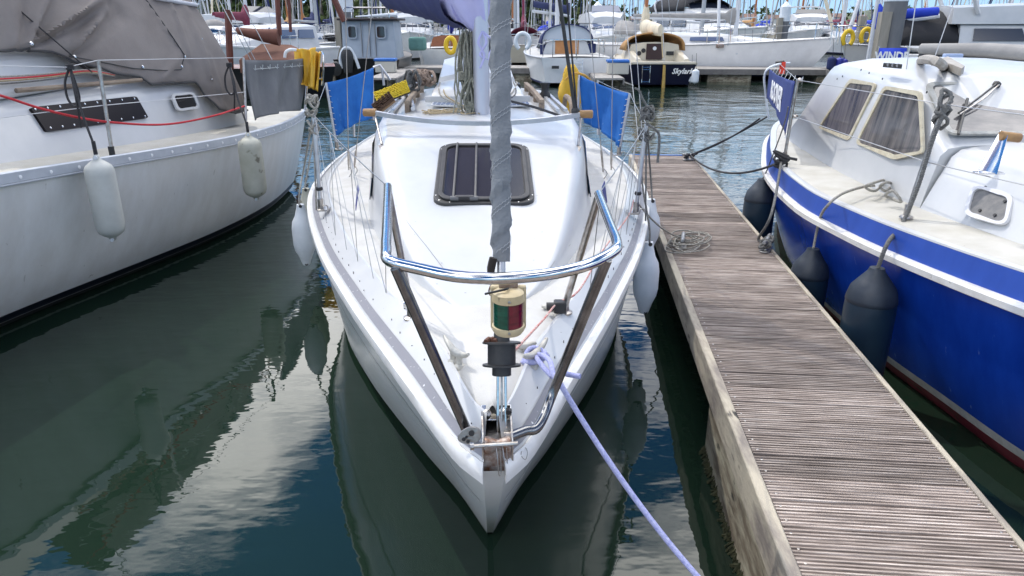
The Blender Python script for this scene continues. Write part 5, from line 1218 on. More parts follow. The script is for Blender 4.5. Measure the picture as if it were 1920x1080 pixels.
# roof gear: slatted hatch, cast chock
def rz(px, py, up=0):
    z = 1.83
    for _ in range(8): p = pz(px, py, z); z = 1.865 - .05 * abs((p.x - 3.6) / .8) ** 2 + up
    return p
H4 = [rz(*q, .02) for q in ((1655, 126), (1745, 103), (1771, 106), (1690, 129))]
sh = MB(); ring_frame(sh, H4, .05, (0, 0, .03)); so3 = sh.build('roof_hatch', BLACKP, house)
for f in (.3, .55, .8): MB().tube([H4[0].lerp(H4[3], f) + Vector((0, 0, .02)), H4[1].lerp(H4[2], f) + Vector((0, 0, .02))], .014, 6).build('slat', mat('grey_slat', (.3, .31, .33), .5), so3)
CH = mat('cast_chock', (.4, .38, .35), .7, c2=(.3, .27, .23), scale=15)
c_ = rz(1735, 124); 
mb = MB(); mb.tube(curve([rz(1726, 118, .0), rz(1728, 112, .05), rz(1745, 112, .075), rz(1762, 118, .06), rz(1770, 127, .0)], 5), .03, 8); mb.prism([rz(1758, 124), rz(1775, 118), rz(1806, 138), rz(1800, 143)], (0, 0, .05)); mb.build('bow_chock', CH, house, bevel=.008)
q = rz(1785, 112); MB().box(q + Vector((0, 0, .03)), (.16, .05, .04)).build('roof_vent', mat('blue_grey_vent', (.3, .38, .55), .4), house, bevel=.01)
# steel bracket with wooden roller on the forward cabin
br_ = [pl(x, y, BFm @ Vector((0, 4.2, 1.43)), (0, -.35, 1)) for x, y in ((1834, 318), (1872, 328))]
pb = pz(1834, 318, 1.44); pb2 = pz(1868, 328, 1.43); upb = Vector((.05, .06, .2)); 
bk = MB().prism([pb, pb2, pb2 + upb * .95, pb + upb * 1.02 + (pb2 - pb) * .55], (0, -.006, .002)).build('mast_bracket', STEEL, by, bevel=.002)
MB().box((pb + pb2) / 2 + Vector((0, -.015, 0)), (.14, .05, .008)).build('bracket_foot', STEEL, bk, bevel=.003)
rp_ = pb.lerp(pb2, .75) + upb * .92; MB().tube([rp_ + Vector((-.01, 0, 0)), rp_ + Vector((.09, .0, -.012))], .024, 12).build('roller', CORK, bk); MB().tube([rp_ + Vector((.09, 0, -.012)), rp_ + Vector((1.2, .02, -.12))], .022, 10).build('spar', ALU, bk)
# ---- stanchions, pushpit, wires, shrouds
def bst(bx, by_, zb, tx, ty, r=.0135, nm='stanchion'):
    b_ = pz(bx, by_, zb); t_2 = pY(tx, ty, b_.y + .02); o = MB().tube([b_, t_2], r, 10).build(nm, STEELD, by); MB().lathe([(.04, 0), (.036, .01), (.02, .016), (.019, .08)], b_, n=12).build('base', STEELD, o); return b_, t_2
b1, t1_ = bst(1699, 408, 1.06, 1770, 196, .015); b2, t2b = bst(1470, 302, 1.03, 1495, 150)
b3 = pz(1441, 222, 1.05); pk = [b3, pY(1436, 180, b3.y), pY(1433, 145, b3.y), pY(1441, 128, b3.y), pY(1462, 120, b3.y + .25), pY(1480, 118, b3.y + .6)]
pp = MB().tube(curve(pk, 5), .0135, 8).build('pushpit', FW, by)
for pth in ([pk[4], t2b, t1_, pY(1925, 216, 3.4)], [pY(1437, 190, b3.y), pY(1487, 218, b2.y), pY(1738, 304, b1.y + .02), pY(1925, 348, 3.3)]):
    for a, c2_ in zip(pth, pth[1:]): MB().tube([a, c2_], .003, 6).build('guard_wire', WIRE, by)
for q in (t2b, pY(1487, 218, b2.y)): MB().lathe([(.012, -.02), (.02, 0), (.012, .02)], q + Vector((.02, 0, 0)), (1, 0, 0), 8).build('wire_clamp', STEELD, by)
cp = pz(1668, 348, 1.04)
for tx in (1718, 1790):
    t3 = pY(tx, 0, cp.y + .6); d = (t3 - cp).normalized(); o = MB().tube([cp, cp + d * 8], .0035, 6).build('shroud', WIRE, by); MB().tube([cp, cp + d * .05, cp + d * .07, cp + d * .24, cp + d * .26, cp + d * .36], [.008, .01, .008, .009, .006, .004], 8).build('turnbuckle', STEELD, o)
NAV2 = mat('dodger_navy', (.022, .04, .17), .85, c2=(.03, .05, .2), scale=5, bump=.2, bscale=150)
c4 = [pk[3] + Vector((.015, 0, -.01)), t2b + Vector((-.02, 0, -.01)), b2.lerp(t2b, .32) + Vector((-.02, 0, 0)), pY(1437, 184, b3.y)]
dj = cloth('spray_dodger', c4, NAV2, by, nx=16, ny=12, amp=.008, seed=4, belly=.0)
uu = (c4[1] - c4[0]); vv = (c4[0] - c4[3]).normalized(); mid = (c4[0] + c4[1] + c4[2] + c4[3]) / 4 + Vector((0, 0, .03)); nrm_ = uu.cross(vv).normalized()
text_part('ROOVER', .30, .012, uu, vv, mat('letter_white', (.8, .8, .8), .7), dj, 'lettering', depth=.003, bold=.006, quad=c4)
for i in range(8): p = c4[0].lerp(c4[1], (i + .5) / 8); MB().tube([p + Vector((0, 0, -.02)), p + Vector((.01, -.012, .012)), p + Vector((.02, 0, .04))], .003, 5).build('lacing', HEM, dj)
rdl = thing('safety_light', 'red and black lifebuoy light clipped to the blue boat stern rail', 'light', pY(1467, 140, b3.y + .3))
MB().tube([pY(1466, 138, b3.y + .3), pY(1468, 116, b3.y + .3)], .036, 12).build('tube', mat('light_red', (.75, .05, .02), .4), rdl); MB().tube([pY(1455, 119, b3.y + .3), pY(1470, 117, b3.y + .3)], .028, 8).build('clip', BLACKP, rdl)
# ropes and fenders
FBK = mat('fender_navy', (.008, .022, .04), .42, c2=(.013, .033, .055), scale=3, rvar=.2)
GRP = 'dark pear fenders of the blue boat'
tp1 = pz(1645, 500, .74); tp1 = pY(1645, 502, 3.82); fender(tp1, .80, .14, FBK, 'largest dark fender, hung by the thick rope from the blue boat stanchion', GRP, style='pear')
tp2 = pY(1525, 466, 4.75); fender(tp2, .6, .13, FBK, 'dark fender hung from the shroud plate of the blue boat', GRP, style='pear')
tp3 = pY(1430, 335, 6.35); fender(tp3, .72, .14, FBK, 'dark fender under the rounded stern of the blue boat', GRP, style='pear')
MB().tube([tp3, pY(1440, 318, 6.35), pY(1468, 240, 6.0), pY(1490, 190, 5.9)], .006, 6).build('lanyard', ROPEG, None) if False else None
lr = MB(); laid_rope(lr, curve([tp1 + Vector((0, 0, -.03)), tp1 + Vector((.03, 0, .14)), b1 + Vector((-.05, -.06, -.02)), b1.lerp(t1_, .3) + Vector((-.015, -.04, 0)), b1.lerp(t1_, .7) + Vector((-.015, -.03, 0)), t1_ + Vector((0, -.02, -.03))], 8), .0125)
for k_ in range(5): lr.tube([t1_ + Vector((.03 * math.cos(a) + .01 * math.sin(3 * a + k_), .03 * math.sin(a), .05 * math.sin(a + k_) - .03 * k_ + .03)) for a in [2 * math.pi * j / 12 for j in range(12)]], .011, 7, closed=True)
tag(lr.build('fender_rope', ROPEG, smooth=60), 'thick twisted grey rope knotted on the blue boat stanchion', 'rope')
lr = MB(); laid_rope(lr, curve([tp2 + Vector((0, 0, -.03)), tp2 + Vector((.02, .02, .2)), pz(1552, 385, 1.06), pz(1580, 363, 1.1), pz(1620, 350, 1.1), pz(1640, 348, 1.1)], 8), .0095)
for a_, b_ in (((1622, 350), (1660, 338)), ((1650, 350), (1672, 345)), ((1660, 366), (1690, 378))): lr.tube(curve([pz(*a_, 1.12), pz((a_[0] + b_[0]) / 2, a_[1] - 8, 1.16), pz(*b_, 1.1), pz((a_[0] + b_[0]) / 2, a_[1] + 8, 1.09)], 5, True), .009, 7, closed=True)
tag(lr.build('fender_rope', ROPEW, smooth=60), 'pale twisted rope tied to the blue boat shroud plate', 'rope')
tag(MB().tube(curve([tp3, tp3 + Vector((.03, 0, .08)), pY(1468, 240, 6.0), pY(1478, 200, 5.9)], 5), .006, 6).build('fender_rope', ROPEG), 'thin grey line holding the fender under the blue stern', 'rope')
# mooring cleats of the pontoon and the black lines to the blue boat
k1, F1 = dock_cleat(1293, 300, 20, 'galvanised cleat at the pontoon end wrapped in black rope', .9)
k2, F2 = dock_cleat(1436, 468, 62, 'galvanised cleat on the pontoon edge below the blue boat quarter')
k3, F3 = dock_cleat(1279, 462, 75, 'galvanised cleat under a tangle of pale line beside the white yacht', .9)
def wraps(F_, m, label, seed, lines=(), n_=6, r=.011, extra=0):
    mb = MB(); rnd = random.Random(seed)
    for i in range(n_): mb.tube([F_ @ Vector(((.055 if i % 2 else -.055) + .02 * math.cos(a) + rnd.uniform(-.01, .01), .04 * math.cos(a + i), .06 + .03 * math.sin(a + i * .5))) for a in [2 * math.pi * j / 12 for j in range(12)]], r, 7, closed=True)
    for L_ in lines: mb.tube(L_, r, 7)
    return tag(mb.build('mooring_line', m, smooth=60), label, 'mooring line')
c1 = F1 @ Vector((0, 0, .07)); c2 = F2 @ Vector((0, 0, .07)); c3 = F3 @ Vector((0, 0, .06)); knot = pz(1465, 303, 1.06)
wraps(F1, ROPEK, 'black rope from the pontoon end cleat to the blue boat', 3, [sag(c1, pY(1425, 222, b3.y + .1), .05), sag(c1, pY(1440, 218, b3.y + .1), .03), sag(c1, knot, .16)], 7, .011)
w2 = wraps(F2, ROPEG, 'grey rope from the knot on the blue deck edge to the pontoon', 5, [curve([c2, F2 @ Vector((.1, .08, .05)), pY(1447, 400, 5.2), knot], 6)], 5, .011)
mb = MB()
for i in range(6): mb.tube([knot + Vector((.05 * math.cos(a) * (1 + .3 * (i % 2)), .03 * math.sin(a + i), .03 * math.sin(a * 1 + i) + .015 * i - .02)) for a in [2 * math.pi * j / 12 for j in range(12)]], .011, 7, closed=True)
mb.tube(curve([knot, knot + Vector((.05, -.02, .03)), knot + Vector((.12, -.02, .02))], 4), .012, 7); tag(mb.build('knot', ROPEK, smooth=60), 'black rope knot on the deck edge of the blue boat', 'rope')
mb = MB(); rnd = random.Random(17)
mb.tube(sag(pz(1196, 381, 1.06), c3 + Vector((-.02, 0, .02)), .04), .0065, 7)
for i in range(9):
    w_ = rnd.uniform(.07, .15); l_ = rnd.uniform(.1, .22); cxx = pz(1290 + rnd.uniform(-12, 14), 455 + rnd.uniform(-16, 10), .515 + .006 * i); an = rnd.uniform(-.9, -.2)
    mb.tube(curve([cxx + Vector((w_ * math.cos(a) * math.cos(an) - l_ * math.sin(a) * math.sin(an), w_ * math.cos(a) * math.sin(an) + l_ * math.sin(a) * math.cos(an), rnd.uniform(0, .02))) for a in [2 * math.pi * j / 9 for j in range(9)]], 4, True), .0055, 6, closed=True)
tag(mb.build('mooring_line', ROPEW, smooth=60), 'thin pale line from the yacht heaped on the pontoon cleat', 'mooring line')
# ================================================================== BACKGROUND BOATS
CANV = {k: mat('canvas_' + k, c, .85, c2=tuple(q * 1.25 for q in c), scale=3, bump=.2, bscale=20) for k, c in dict(navy=(.016, .025, .09), royal=(.015, .045, .42), maroon=(.14, .02, .045), cream=(.6, .53, .4), grey=(.27, .26, .25), black=(.02, .02, .023), tan=(.42, .24, .1), brown=(.13, .05, .035), green=(.12, .25, .22)).items()}
HM = {k: mat('hull_' + k, c, .3, c2=tuple(q * .9 for q in c), scale=2, coat=.2) for k, c in dict(white=(.88, .885, .89), navy=(.012, .014, .04), black=(.012, .012, .014), cream=(.66, .6, .48), grey=(.42, .46, .52), red=(.3, .04, .03)).items()}
WOODV = mat('varnish_mahogany', (.3, .1, .035), .35, c2=(.2, .065, .025), scale=6, stretch=(1, 1, 5), coat=.4); SPAR = mat('varnish_spar', (.42, .15, .04), .35, c2=(.34, .11, .03), scale=4, coat=.4)
MASTW = mat('white_mast', (.62, .63, .65), .4); MASTG = mat('grey_mast', (.34, .36, .38), .45)
SCREEN = mat('clear_screen', (.42, .46, .52), .12, spec=.7); WINB = mat('boat_window', (.02, .025, .04), .08, spec=.8); WINL = mat('boat_window_blue', (.08, .11, .2), .1, spec=.8)

def simple_hull(fr, L, B, F, rake, sternw=.8, bow=1.25):
    g = smooth_tab([(0, .03), (L * .15, B * .27), (L * .35, B * .45), (L * .6, B * .5), (L * .85, B * .46), (L, B * .5 * sternw)])
    z = smooth_tab([(0, F * bow), (L * .4, F * 1.05), (L * .75, F), (L, F * 1.02)])
    wl_ = smooth_tab([(0, .01), (.15, B * .2), (.4, B * .4), (.7, B * .44), (1, B * .5 * sternw * .85)])
    return Hull(fr, L, g, z, wl_, rake=rake, tr=.3)
def cabin_loft(fr, st, m, name, par, cam=.06):
    rows = []
    for s, wb, wt, zb, zt in st:
        P = [(wb, zb), (wt + (wb - wt) * .3, zb + (zt - zb) * .75), (wt, zb + (zt - zb) * .95), (wt * .55, zt + cam * .7), (0, zt + cam)]
        rows.append([Vector((-a, s, c_)) for a, c_ in P] + [Vector((a, s, c_)) for a, c_ in reversed(P[:-1])])
    mb = MB(fr); mb.loft(rows, closed=False); mb.add(rows[0], [tuple(range(9))]); mb.add(rows[-1], [tuple(range(9))]); return mb.build(name, m, par, smooth=40)
def yacht(label, fr, L=9, B=3, F=1.0, hull='white', stripe='navy', sail='navy', mastm=None, mast=12, mp=.38, hood='navy', rails=True, rot=False, cat='yacht', name='sailing_yacht', group=None, glass='WINB', cabm=None, boom=True, cab=(.2, .72, .42), cs=1.0):
    mastm = mastm or MASTW; t = thing(name, label, cat, fr @ Vector((0, 0, 0)), group)
    h = simple_hull(fr, L, B, F, L * .1)
    ho = h.topsides(.14, 'hull', HM[hull], t, n=18, k=5); h.strip(.08, .14, n=14, k=1).build('boot_stripe', CANV[stripe], t); h.strip(-.3, .08, n=14, k=1).build('antifouling', BLKH, t)
    h.rail([(-.015, -.04), (-.02, .01), (.02, .03), (.03, -.01)], n=16).build('gunwale', ALU, ho)
    h.decksheet(.02, 0, .05, n=14).build('deck', DECK, t)
    a, b_, ch = cab; s0, s1 = L * a, L * b_; z0 = F
    cm = cabm or WHITE
    c_ = cabin_loft(fr, [(s0, B * .1, B * .06, z0 * 1.1, z0 * 1.1 + .06), (s0 + L * .1, B * .24, B * .17, z0 * 1.05, z0 + ch * .7), (s0 + L * .2, B * .3, B * .23, z0, z0 + ch), (s1, B * .31, B * .25, z0, z0 + ch + .08)], cm, 'coachroof', t)
    for sd_ in (-1, 1):
        for f0_, f1_ in ((.32, .55), (.6, .72), (.76, .9)):
            ya, yb = s0 + (s1 - s0) * f0_, s0 + (s1 - s0) * f1_; xb = B * .285; xt = B * .255
            MB(fr).prism([(sd_ * xb, ya, z0 + ch * .42), (sd_ * xb, yb, z0 + ch * .42), (sd_ * xt, yb, z0 + ch * .78), (sd_ * xt, ya + .1, z0 + ch * .78)], (sd_ * .03, 0, .01)).build('window', WINB if glass == 'WINB' else WINL, c_, smooth=0)
    if hood:
        rows = []
        for q, (yy, w_, hh) in enumerate(((s1 - .5, .27, .0), (s1 - .25, .29, .42), (s1 + .1, .3, .56), (s1 + .5, .3, .58))):
            rows.append([Vector((B * w_ * math.cos(k), yy, z0 + ch * .9 + .04 + hh * math.sin(k))) for k in [math.pi * j / 10 for j in range(11)]])
        hd = MB(fr).loft(rows, closed=False).build('spray_hood', CANV[hood], t, smooth=60, solid=.02)
    if mast:
        ym = L * mp; zm = z0 + ch * .8
        m_ = MB(fr).tube([(0, ym, zm), (0, ym + .1, mast)], [.1, .07], 8).build('mast', mastm, t)
        for zz in (mast * .45, mast * .72): MB(fr).tube([(-.5, ym + .05, zz), (.5, ym + .05, zz)], .02, 5).build('spreader', mastm, m_)
        for e_ in ((0, .15, z0 * 1.25), (0, L - .1, z0), (B * .45, ym + .1, z0), (-B * .45, ym + .1, z0)): MB(fr).tube([(0, ym + .08, mast * .97), e_], .012, 4).build('stay', WIRE, m_)
        MB(fr).tube([(0, .25, z0 * 1.25 + .3), (0, ym * .95, mast * .93)], [.07, .04], 7).build('furled_jib', CANV[random.choice(('navy', 'grey', 'cream', 'royal'))] if sail else MASTW, m_)
        if boom:
            zb = z0 + 1.05; MB(fr).tube([(0, ym + .1, zb), (0, ym + L * .38, zb + .06)], .06, 7).build('boom', mastm, m_)
            if sail:
                rows = [[Vector((cs * .17 * (1 - .45 * f) * math.cos(k) * (1 + .1 * math.sin(f * 30)), ym + .05 + L * .37 * f, zb + .1 + .05 * f + cs * (.25 * (1 - .5 * f) + (.35 if f < .05 else 0)) * math.sin(k))) for k in [2 * math.pi * j / 10 for j in range(10)]] for f in (0, .04, .1, .3, .5, .7, .9, 1)]
                MB(fr).loft(rows).build('sail_cover', CANV[sail], m_, smooth=60)
    if rails:
        for nm, s_, sp in (('pulpit', 0, 1), ('pushpit', L, -1)):
            mb = MB(fr); w_ = B * (.2 if sp > 0 else .36); zf = F * (1.22 if sp > 0 else 1.0)
            pts = [(-w_, s_ + sp * .9, zf + .6), (-w_ * .75, s_ + sp * .1, zf + .62), (0, s_ - sp * .02, zf + .63), (w_ * .75, s_ + sp * .1, zf + .62), (w_, s_ + sp * .9, zf + .6)]
            mb.tube(curve(pts, 3), .02, 5)
            for p in pts: mb.tube([p, (p[0], p[1], zf - .03)], .017, 5)
            mb.build(nm, STEEL, t)
        for sd_ in (-1, 1):
            for k in range(4):
                tt = .2 + .18 * k; e = h.edge(tt, sd_, .05, 0); MB(fr).tube([e, e + Vector((0, 0, .6))], .014, 5).build('stanchion', STEEL, t)
            for zz in (.58, .3): MB(fr).tube([h.edge(.1 + .8 * k / 8, sd_, .05, zz) for k in range(9)], .007, 4).build('guard_wire', WIRE, t)
    return t, h
def cruiser(label, fr, L=10, B=3.4, F=1.1, hull='white', fly=True, top='black', glass='WINB', group=None, canopy=None, arch=True):
    t = thing('motor_cruiser', label, 'motor boat', fr @ Vector((0, 0, 0)), group); h = simple_hull(fr, L, B, F, L * .14, .95, 1.3)
    ho = h.topsides(.12, 'hull', HM[hull], t, n=20, k=5); h.strip(-.3, .12, n=14, k=1).build('antifouling', BLKH, t); h.rail([(-.03, -.05), (-.035, .02), (.02, .04), (.03, -.02)], n=16).build('rubbing_strake', STRAKE, ho); h.decksheet(.02, 0, .06, n=14).build('deck', DECK, t)
    zc = F + .95; W = B * .4
    sa = cabin_loft(fr, [(L * .16, B * .12, B * .08, F * 1.2, F * 1.25), (L * .3, B * .36, B * .28, F * 1.05, F + .5), (L * .36, B * .42, B * .36, F, F + .6), (L * .45, B * .42, B * .35, F, zc), (L * .82, B * .42, B * .36, F, zc + .05)], WHITE, 'superstructure', t)
    WS = WINB if glass == 'WINB' else WINL
    for k in range(3):                    # windscreen panes
        x0, x1 = -B * .34 + k * B * .23, -B * .34 + (k + 1) * B * .23 - .06
        MB(fr).prism([(x0, L * .365, F + .66), (x1, L * .365, F + .66), (x1 * .95, L * .437, zc - .06), (x0 * .95, L * .437, zc - .06)], (0, -.03, .03)).build('windscreen', WS, sa, smooth=0)
    for sd_ in (-1, 1):
        for k in range(2):
            ya, yb = L * (.46 + .17 * k), L * (.61 + .17 * k)
            MB(fr).prism([(sd_ * B * .395, ya, F + .45), (sd_ * B * .395, yb, F + .45), (sd_ * B * .372, yb, zc - .14), (sd_ * B * .372, ya + .15, zc - .14)], (sd_ * .05, 0, .01)).build('window', WS, sa, smooth=0)
        e = [h.edge(.03 + .55 * k / 8, sd_, .06, .55) for k in range(9)]; mb = MB(fr); mb.tube(e, .02, 5)
        for p in e: mb.tube([p, p - Vector((0, 0, .55))], .015, 4)
        mb.build('rail', STEEL, t)
    if fly:
        fb = cabin_loft(fr, [(L * .44, B * .3, B * .26, zc, zc + .3), (L * .5, B * .38, B * .36, zc, zc + .62), (L * .85, B * .39, B * .37, zc, zc + .5)], WHITE, 'flybridge', t)
        MB(fr).prism([(-B * .3, L * .49, zc + .62), (B * .3, L * .49, zc + .62), (B * .27, L * .53, zc + .95), (-B * .27, L * .53, zc + .95)], (0, .02, .02)).build('screen', WS, fb, smooth=0)
        if arch:
            mb = MB(fr); mb.tube(curve([(-B * .4, L * .78, zc + .3), (-B * .36, L * .82, zc + 1.1), (0, L * .83, zc + 1.25), (B * .36, L * .82, zc + 1.1), (B * .4, L * .78, zc + .3)], 4), .07, 6); mb.build('radar_arch', WHITE, fb)
        if top:
            rows = [[Vector((B * .38 * math.cos(k), L * f, zc + .45 + hh * math.sin(k))) for k in [math.pi * j / 10 for j in range(11)]] for f, hh in ((.5, .75), (.58, 1.15), (.8, 1.2), (.88, .95))]
            MB(fr).loft(rows, closed=False).build('canopy', CANV[top], fb, smooth=60, solid=.03)
    if canopy:
        rows = [[Vector((B * .4 * math.cos(k), L * f, F + .3 + hh * math.sin(k))) for k in [math.pi * j / 10 for j in range(11)]] for f, hh in ((.8, .75), (.86, 1.1), (.97, 1.0), (1.0, .2))]
        MB(fr).loft(rows, closed=False).build('cockpit_canopy', CANV[canopy], t, smooth=60, solid=.03)
    return t, h
def at(px, py, yaw, stern=0):            # frame whose bow (or, with stern = length, whose stern) stands at a waterline pixel
    p = pz(px, py, 0); f = frame(p.x, p.y, yaw)
    if stern: p2 = f @ Vector((0, stern, 0)); f = frame(p.x - (p2.x - p.x), p.y - (p2.y - p.y), yaw)
    return f
def gx(px, Y, z=1.0):
    return pY(px, 300, Y).x * 0 + (px - 960) / FPX * (Y * _c - (z - CAM_H) * _s)
def bfender(px, py, Y, L, r, m, label, group): return fender(pY(px, py, Y), L, r, m, label, group, style='cyl', rope=[pY(px, py, Y) + Vector((0, .1, .5))], ropem=ROPEK)

# ---- far walkway with floats and dock boxes
WKD = mat('walkway_deck', (.36, .34, .31), .85, c2=(.28, .26, .24), scale=6); WKF = mat('walkway_fascia', (.2, .19, .18), .8, c2=(.14, .13, .125), scale=4)
def walk(a, b_, w_, label, cat='pontoon'):
    a, b_ = Vector(a), Vector(b_); d = (b_ - a).normalized(); L_ = (b_ - a).length; Fm = frame(a.x, a.y, math.degrees(math.atan2(-d.x, d.y))); t = thing('pontoon', label, cat, a, 'pontoons across the fairway')
    MB(Fm).box((0, L_ / 2, .46), (w_, L_, .07)).build('deck', WKD, t, bevel=.01)
    for s_ in (-1, 1): MB(Fm).box((s_ * (w_ / 2 + .03), L_ / 2, .38), (.05, L_, .2)).build('fascia', WKF, t)
    k = 1.2
    while k < L_:
        MB(Fm).box((0, k, .1), (w_ * .92, 1.7, .38)).build('float', FLOATM, t, bevel=.03); k += 4.2
    return t
pA, pB, pC = pz(1080, 124, .5), pz(1590, 124, .5), pz(1720, 152, .5)
walk((-26, 33.0, 0), (pB.x + 10, 28.8, 0), 1.9, 'long grey walkway behind the dark blue boat with the gold rudder')
walk(pz(1560, 128, .5) + Vector((0, 0, -.5)), pC + Vector((.4, -3.5, -.5)), 1.0, 'finger pontoon on concrete floats behind the blue boat stern')
walk(pz(1120, 128, .5) + Vector((0, 0, -.5)), pz(1150, 150, .5) + Vector((0, 1, -.5)), .9, 'finger pontoon beside the boat with the white spray hood')
walk(pz(760, 128, .5) + Vector((0, 0, -.5)), pz(735, 150, .5) + Vector((-.5, 1, -.5)), .9, 'finger pontoon beside the grey wheelhouse boat')
BX = mat('dock_box_beige', (.5, .48, .42), .7)
for px, py, Y, lab in ((1157, 146, 26, 'beige dock box with a blue lid beside the dark blue boat'), (725, 138, 27, 'dock box with a blue lid beside the grey wheelhouse boat'), (1668, 145, 24, 'dock box with a blue lid behind the blue boat cabin')):
    p = pY(px, py + 6, Y); p.z = .5; t = thing('dock_box', lab, 'box', p, 'blue lidded dock boxes')
    MB().box(p + Vector((0, 0, .2)), (.72, .5, .4)).build('body', BX, t, bevel=.03); MB().box(p + Vector((0, 0, .44)), (.78, .56, .1)).build('lid', BLUEP, t, bevel=.03)

# ---- dark blue boat with gold rudder
sk_y = pz(1242, 164, 0).y; SF = at(1242, 164, 186, stern=7.6) ; SF = frame(gx(1242, sk_y, 0), sk_y, 0) @ Matrix.Translation((0, 7.6, 0)) @ Matrix.Rotation(math.pi, 4, 'Z')
sk = thing('sailing_boat', 'dark blue sailing boat with a gold rudder and tan hood, stern to the fairway', 'boat', SF @ Vector((0, 7.6, 0)))
hs_ = simple_hull(SF, 7.6, 2.5, .78, .7, .94); ho = hs_.topsides(.08, 'hull', HM['navy'], sk, n=24, k=8); hs_.strip(.02, .08, n=20, k=1).build('boot_stripe', FW, sk); hs_.strip(-.3, .02, n=12, k=1).build('antifouling', BLKH, sk)
hs_.rail([(-.03, -.03), (-.035, .05), (.03, .07), (.05, -.01)], n=20).build('rubbing_strake', HM['cream'], ho); hs_.decksheet(.02, .02, .04, n=14).build('deck', HM['cream'], sk)
zt = .84; MB(SF).box((0, 7.55, zt), (2.3, .1, .09)).build('transom_cap', HM['cream'], ho, bevel=.02)
sc2 = cabin_loft(SF, [(1.6, .3, .25, .9, 1.0), (2.4, .8, .65, .85, 1.25), (4.6, 1.0, .86, .82, 1.42), (5.6, 1.02, .9, .82, 1.45)], HM['cream'], 'coachroof', sk)
MB(SF).box((0, 5.62, 1.16), (.62, .04, .58)).build('washboard', mat('dark_mahogany', (.035, .014, .014), .4), sc2, bevel=.01); MB(SF).lathe([(.07, 0), (.07, .02), (.03, .021)], (0, 5.64, 1.28), (0, 1, 0), 14).build('roundel', FW, sc2)
for x in (.42, .58): MB(SF).lathe([(.08, 0), (.085, .03), (.05, .032)], (x, 5.6, 1.2 if x < .5 else 1.1), (0, 1, 0), 14).build('instrument', BLACKP, sc2)
MB(SF).box((-.6, 5.62, 1.1), (.28, .03, .14)).build('locker', BLACKP, sc2)
for sd_ in (-1, 1): MB(SF).hexa([(sd_ * .75, 5.6, .82), (sd_ * 1.1, 5.6, .82), (sd_ * 1.02, 7.3, .8), (sd_ * .7, 7.3, .8), (sd_ * .8, 5.6, 1.22), (sd_ * 1.0, 5.6, 1.22), (sd_ * .95, 7.3, .98), (sd_ * .8, 7.3, .98)]).build('coaming', HM['cream'], sk, bevel=.03)
rows = [[Vector((1.12 * math.cos(k), y_, 1.2 + hh * math.sin(k) ** .6)) for k in [math.pi * j / 14 for j in range(15)]] for y_, hh in ((4.2, .2), (4.6, .5), (5.3, .62), (5.75, .64))]
hd = MB(SF).loft(rows, closed=False).build('hood', CANV['tan'], sk, smooth=60, solid=.05)
rows = [[Vector((1.1 * math.cos(k), 4.5 + .0 * k, 1.2 + .45 * math.sin(k) ** .6)), Vector((1.0 * math.cos(k), 4.45, 1.25))] if False else [Vector((1.08 * math.cos(k), 4.35, 1.22 + hh * math.sin(k) ** .6)) for hh in (.05, .42)] for k in [math.pi * j / 14 for j in range(15)]]
MB(SF).loft(rows, closed=False).build('hood_window', SCREEN, hd)
MB(SF).tube([(0, 7.66, .78), (0, 7.72, .3), (0, 7.74, -.2)], [.045, .06, .07], 8).build('rudder', mat('rudder_gold', (.5, .33, .08), .5, c2=(.4, .25, .06), scale=8), sk)
ld = MB(SF)
for x in (.5, .78): ld.tube([(x, 7.7, .76), (x, 7.72, .18)], .018, 6)
for z in (.2, .62, .7): ld.tube([(.5, 7.71, z), (.78, 7.71, z)], .018, 6)
ld.build('ladder', STEEL, sk)
mm_ = MB(SF).tube([(0, 3.3, 1.3), (.0, 3.35, 8.5)], [.075, .06], 10).build('mast', SPAR, sk)
rows = [[Vector((.22 * (1 - .4 * f) * math.cos(k) * (1 + .15 * math.sin(5 * f)), 3.2 + 3.4 * f, 2.05 - .12 * f + (.3 - .1 * f) * math.sin(k))) for k in [2 * math.pi * j / 12 for j in range(12)]] for f in (0, .03, .12, .3, .5, .7, .9, .97, 1)]
MB(SF).loft(rows).build('sail_cover', CANV['cream'], mm_, smooth=60); MB(SF).lathe([(.02, 0), (.16, .1), (.17, .5), (.1, .8), (.06, .95)], (0, 3.28, 2.0), n=10).build('sail_collar', CANV['cream'], mm_)
MB(SF).tube([(-.05, 6.5, 2.0), (-.12, 6.8, 1.0)], .05, 7).build('mainsheet', ROPET, mm_)
for e in ((1.2, 3.5, .85), (-1.2, 3.5, .85), (0, .1, 1), (0, 7.6, .85)): MB(SF).tube([(0, 3.34, 8.3), e], .01, 4).build('stay', WIRE, mm_)
text_part('Skylark', .26, SF @ Vector((-.66, 7.655, .56)), SF.to_3x3() @ Vector((-1, 0, 0)), (0, 0, 1), mat('letter_cream', (.8, .8, .76), .6), sk, 'name_lettering', shear=.35, depth=.004, bold=.006)
bfender(1305, 128, sk_y - .4, .55, .13, FW, 'white fender at the corner of the dark blue stern', 'fenders across the fairway'); bfender(1297, 130, sk_y + .3, .5, .12, FW, 'white fender tucked behind the one on the dark blue stern corner', 'fenders across the fairway')

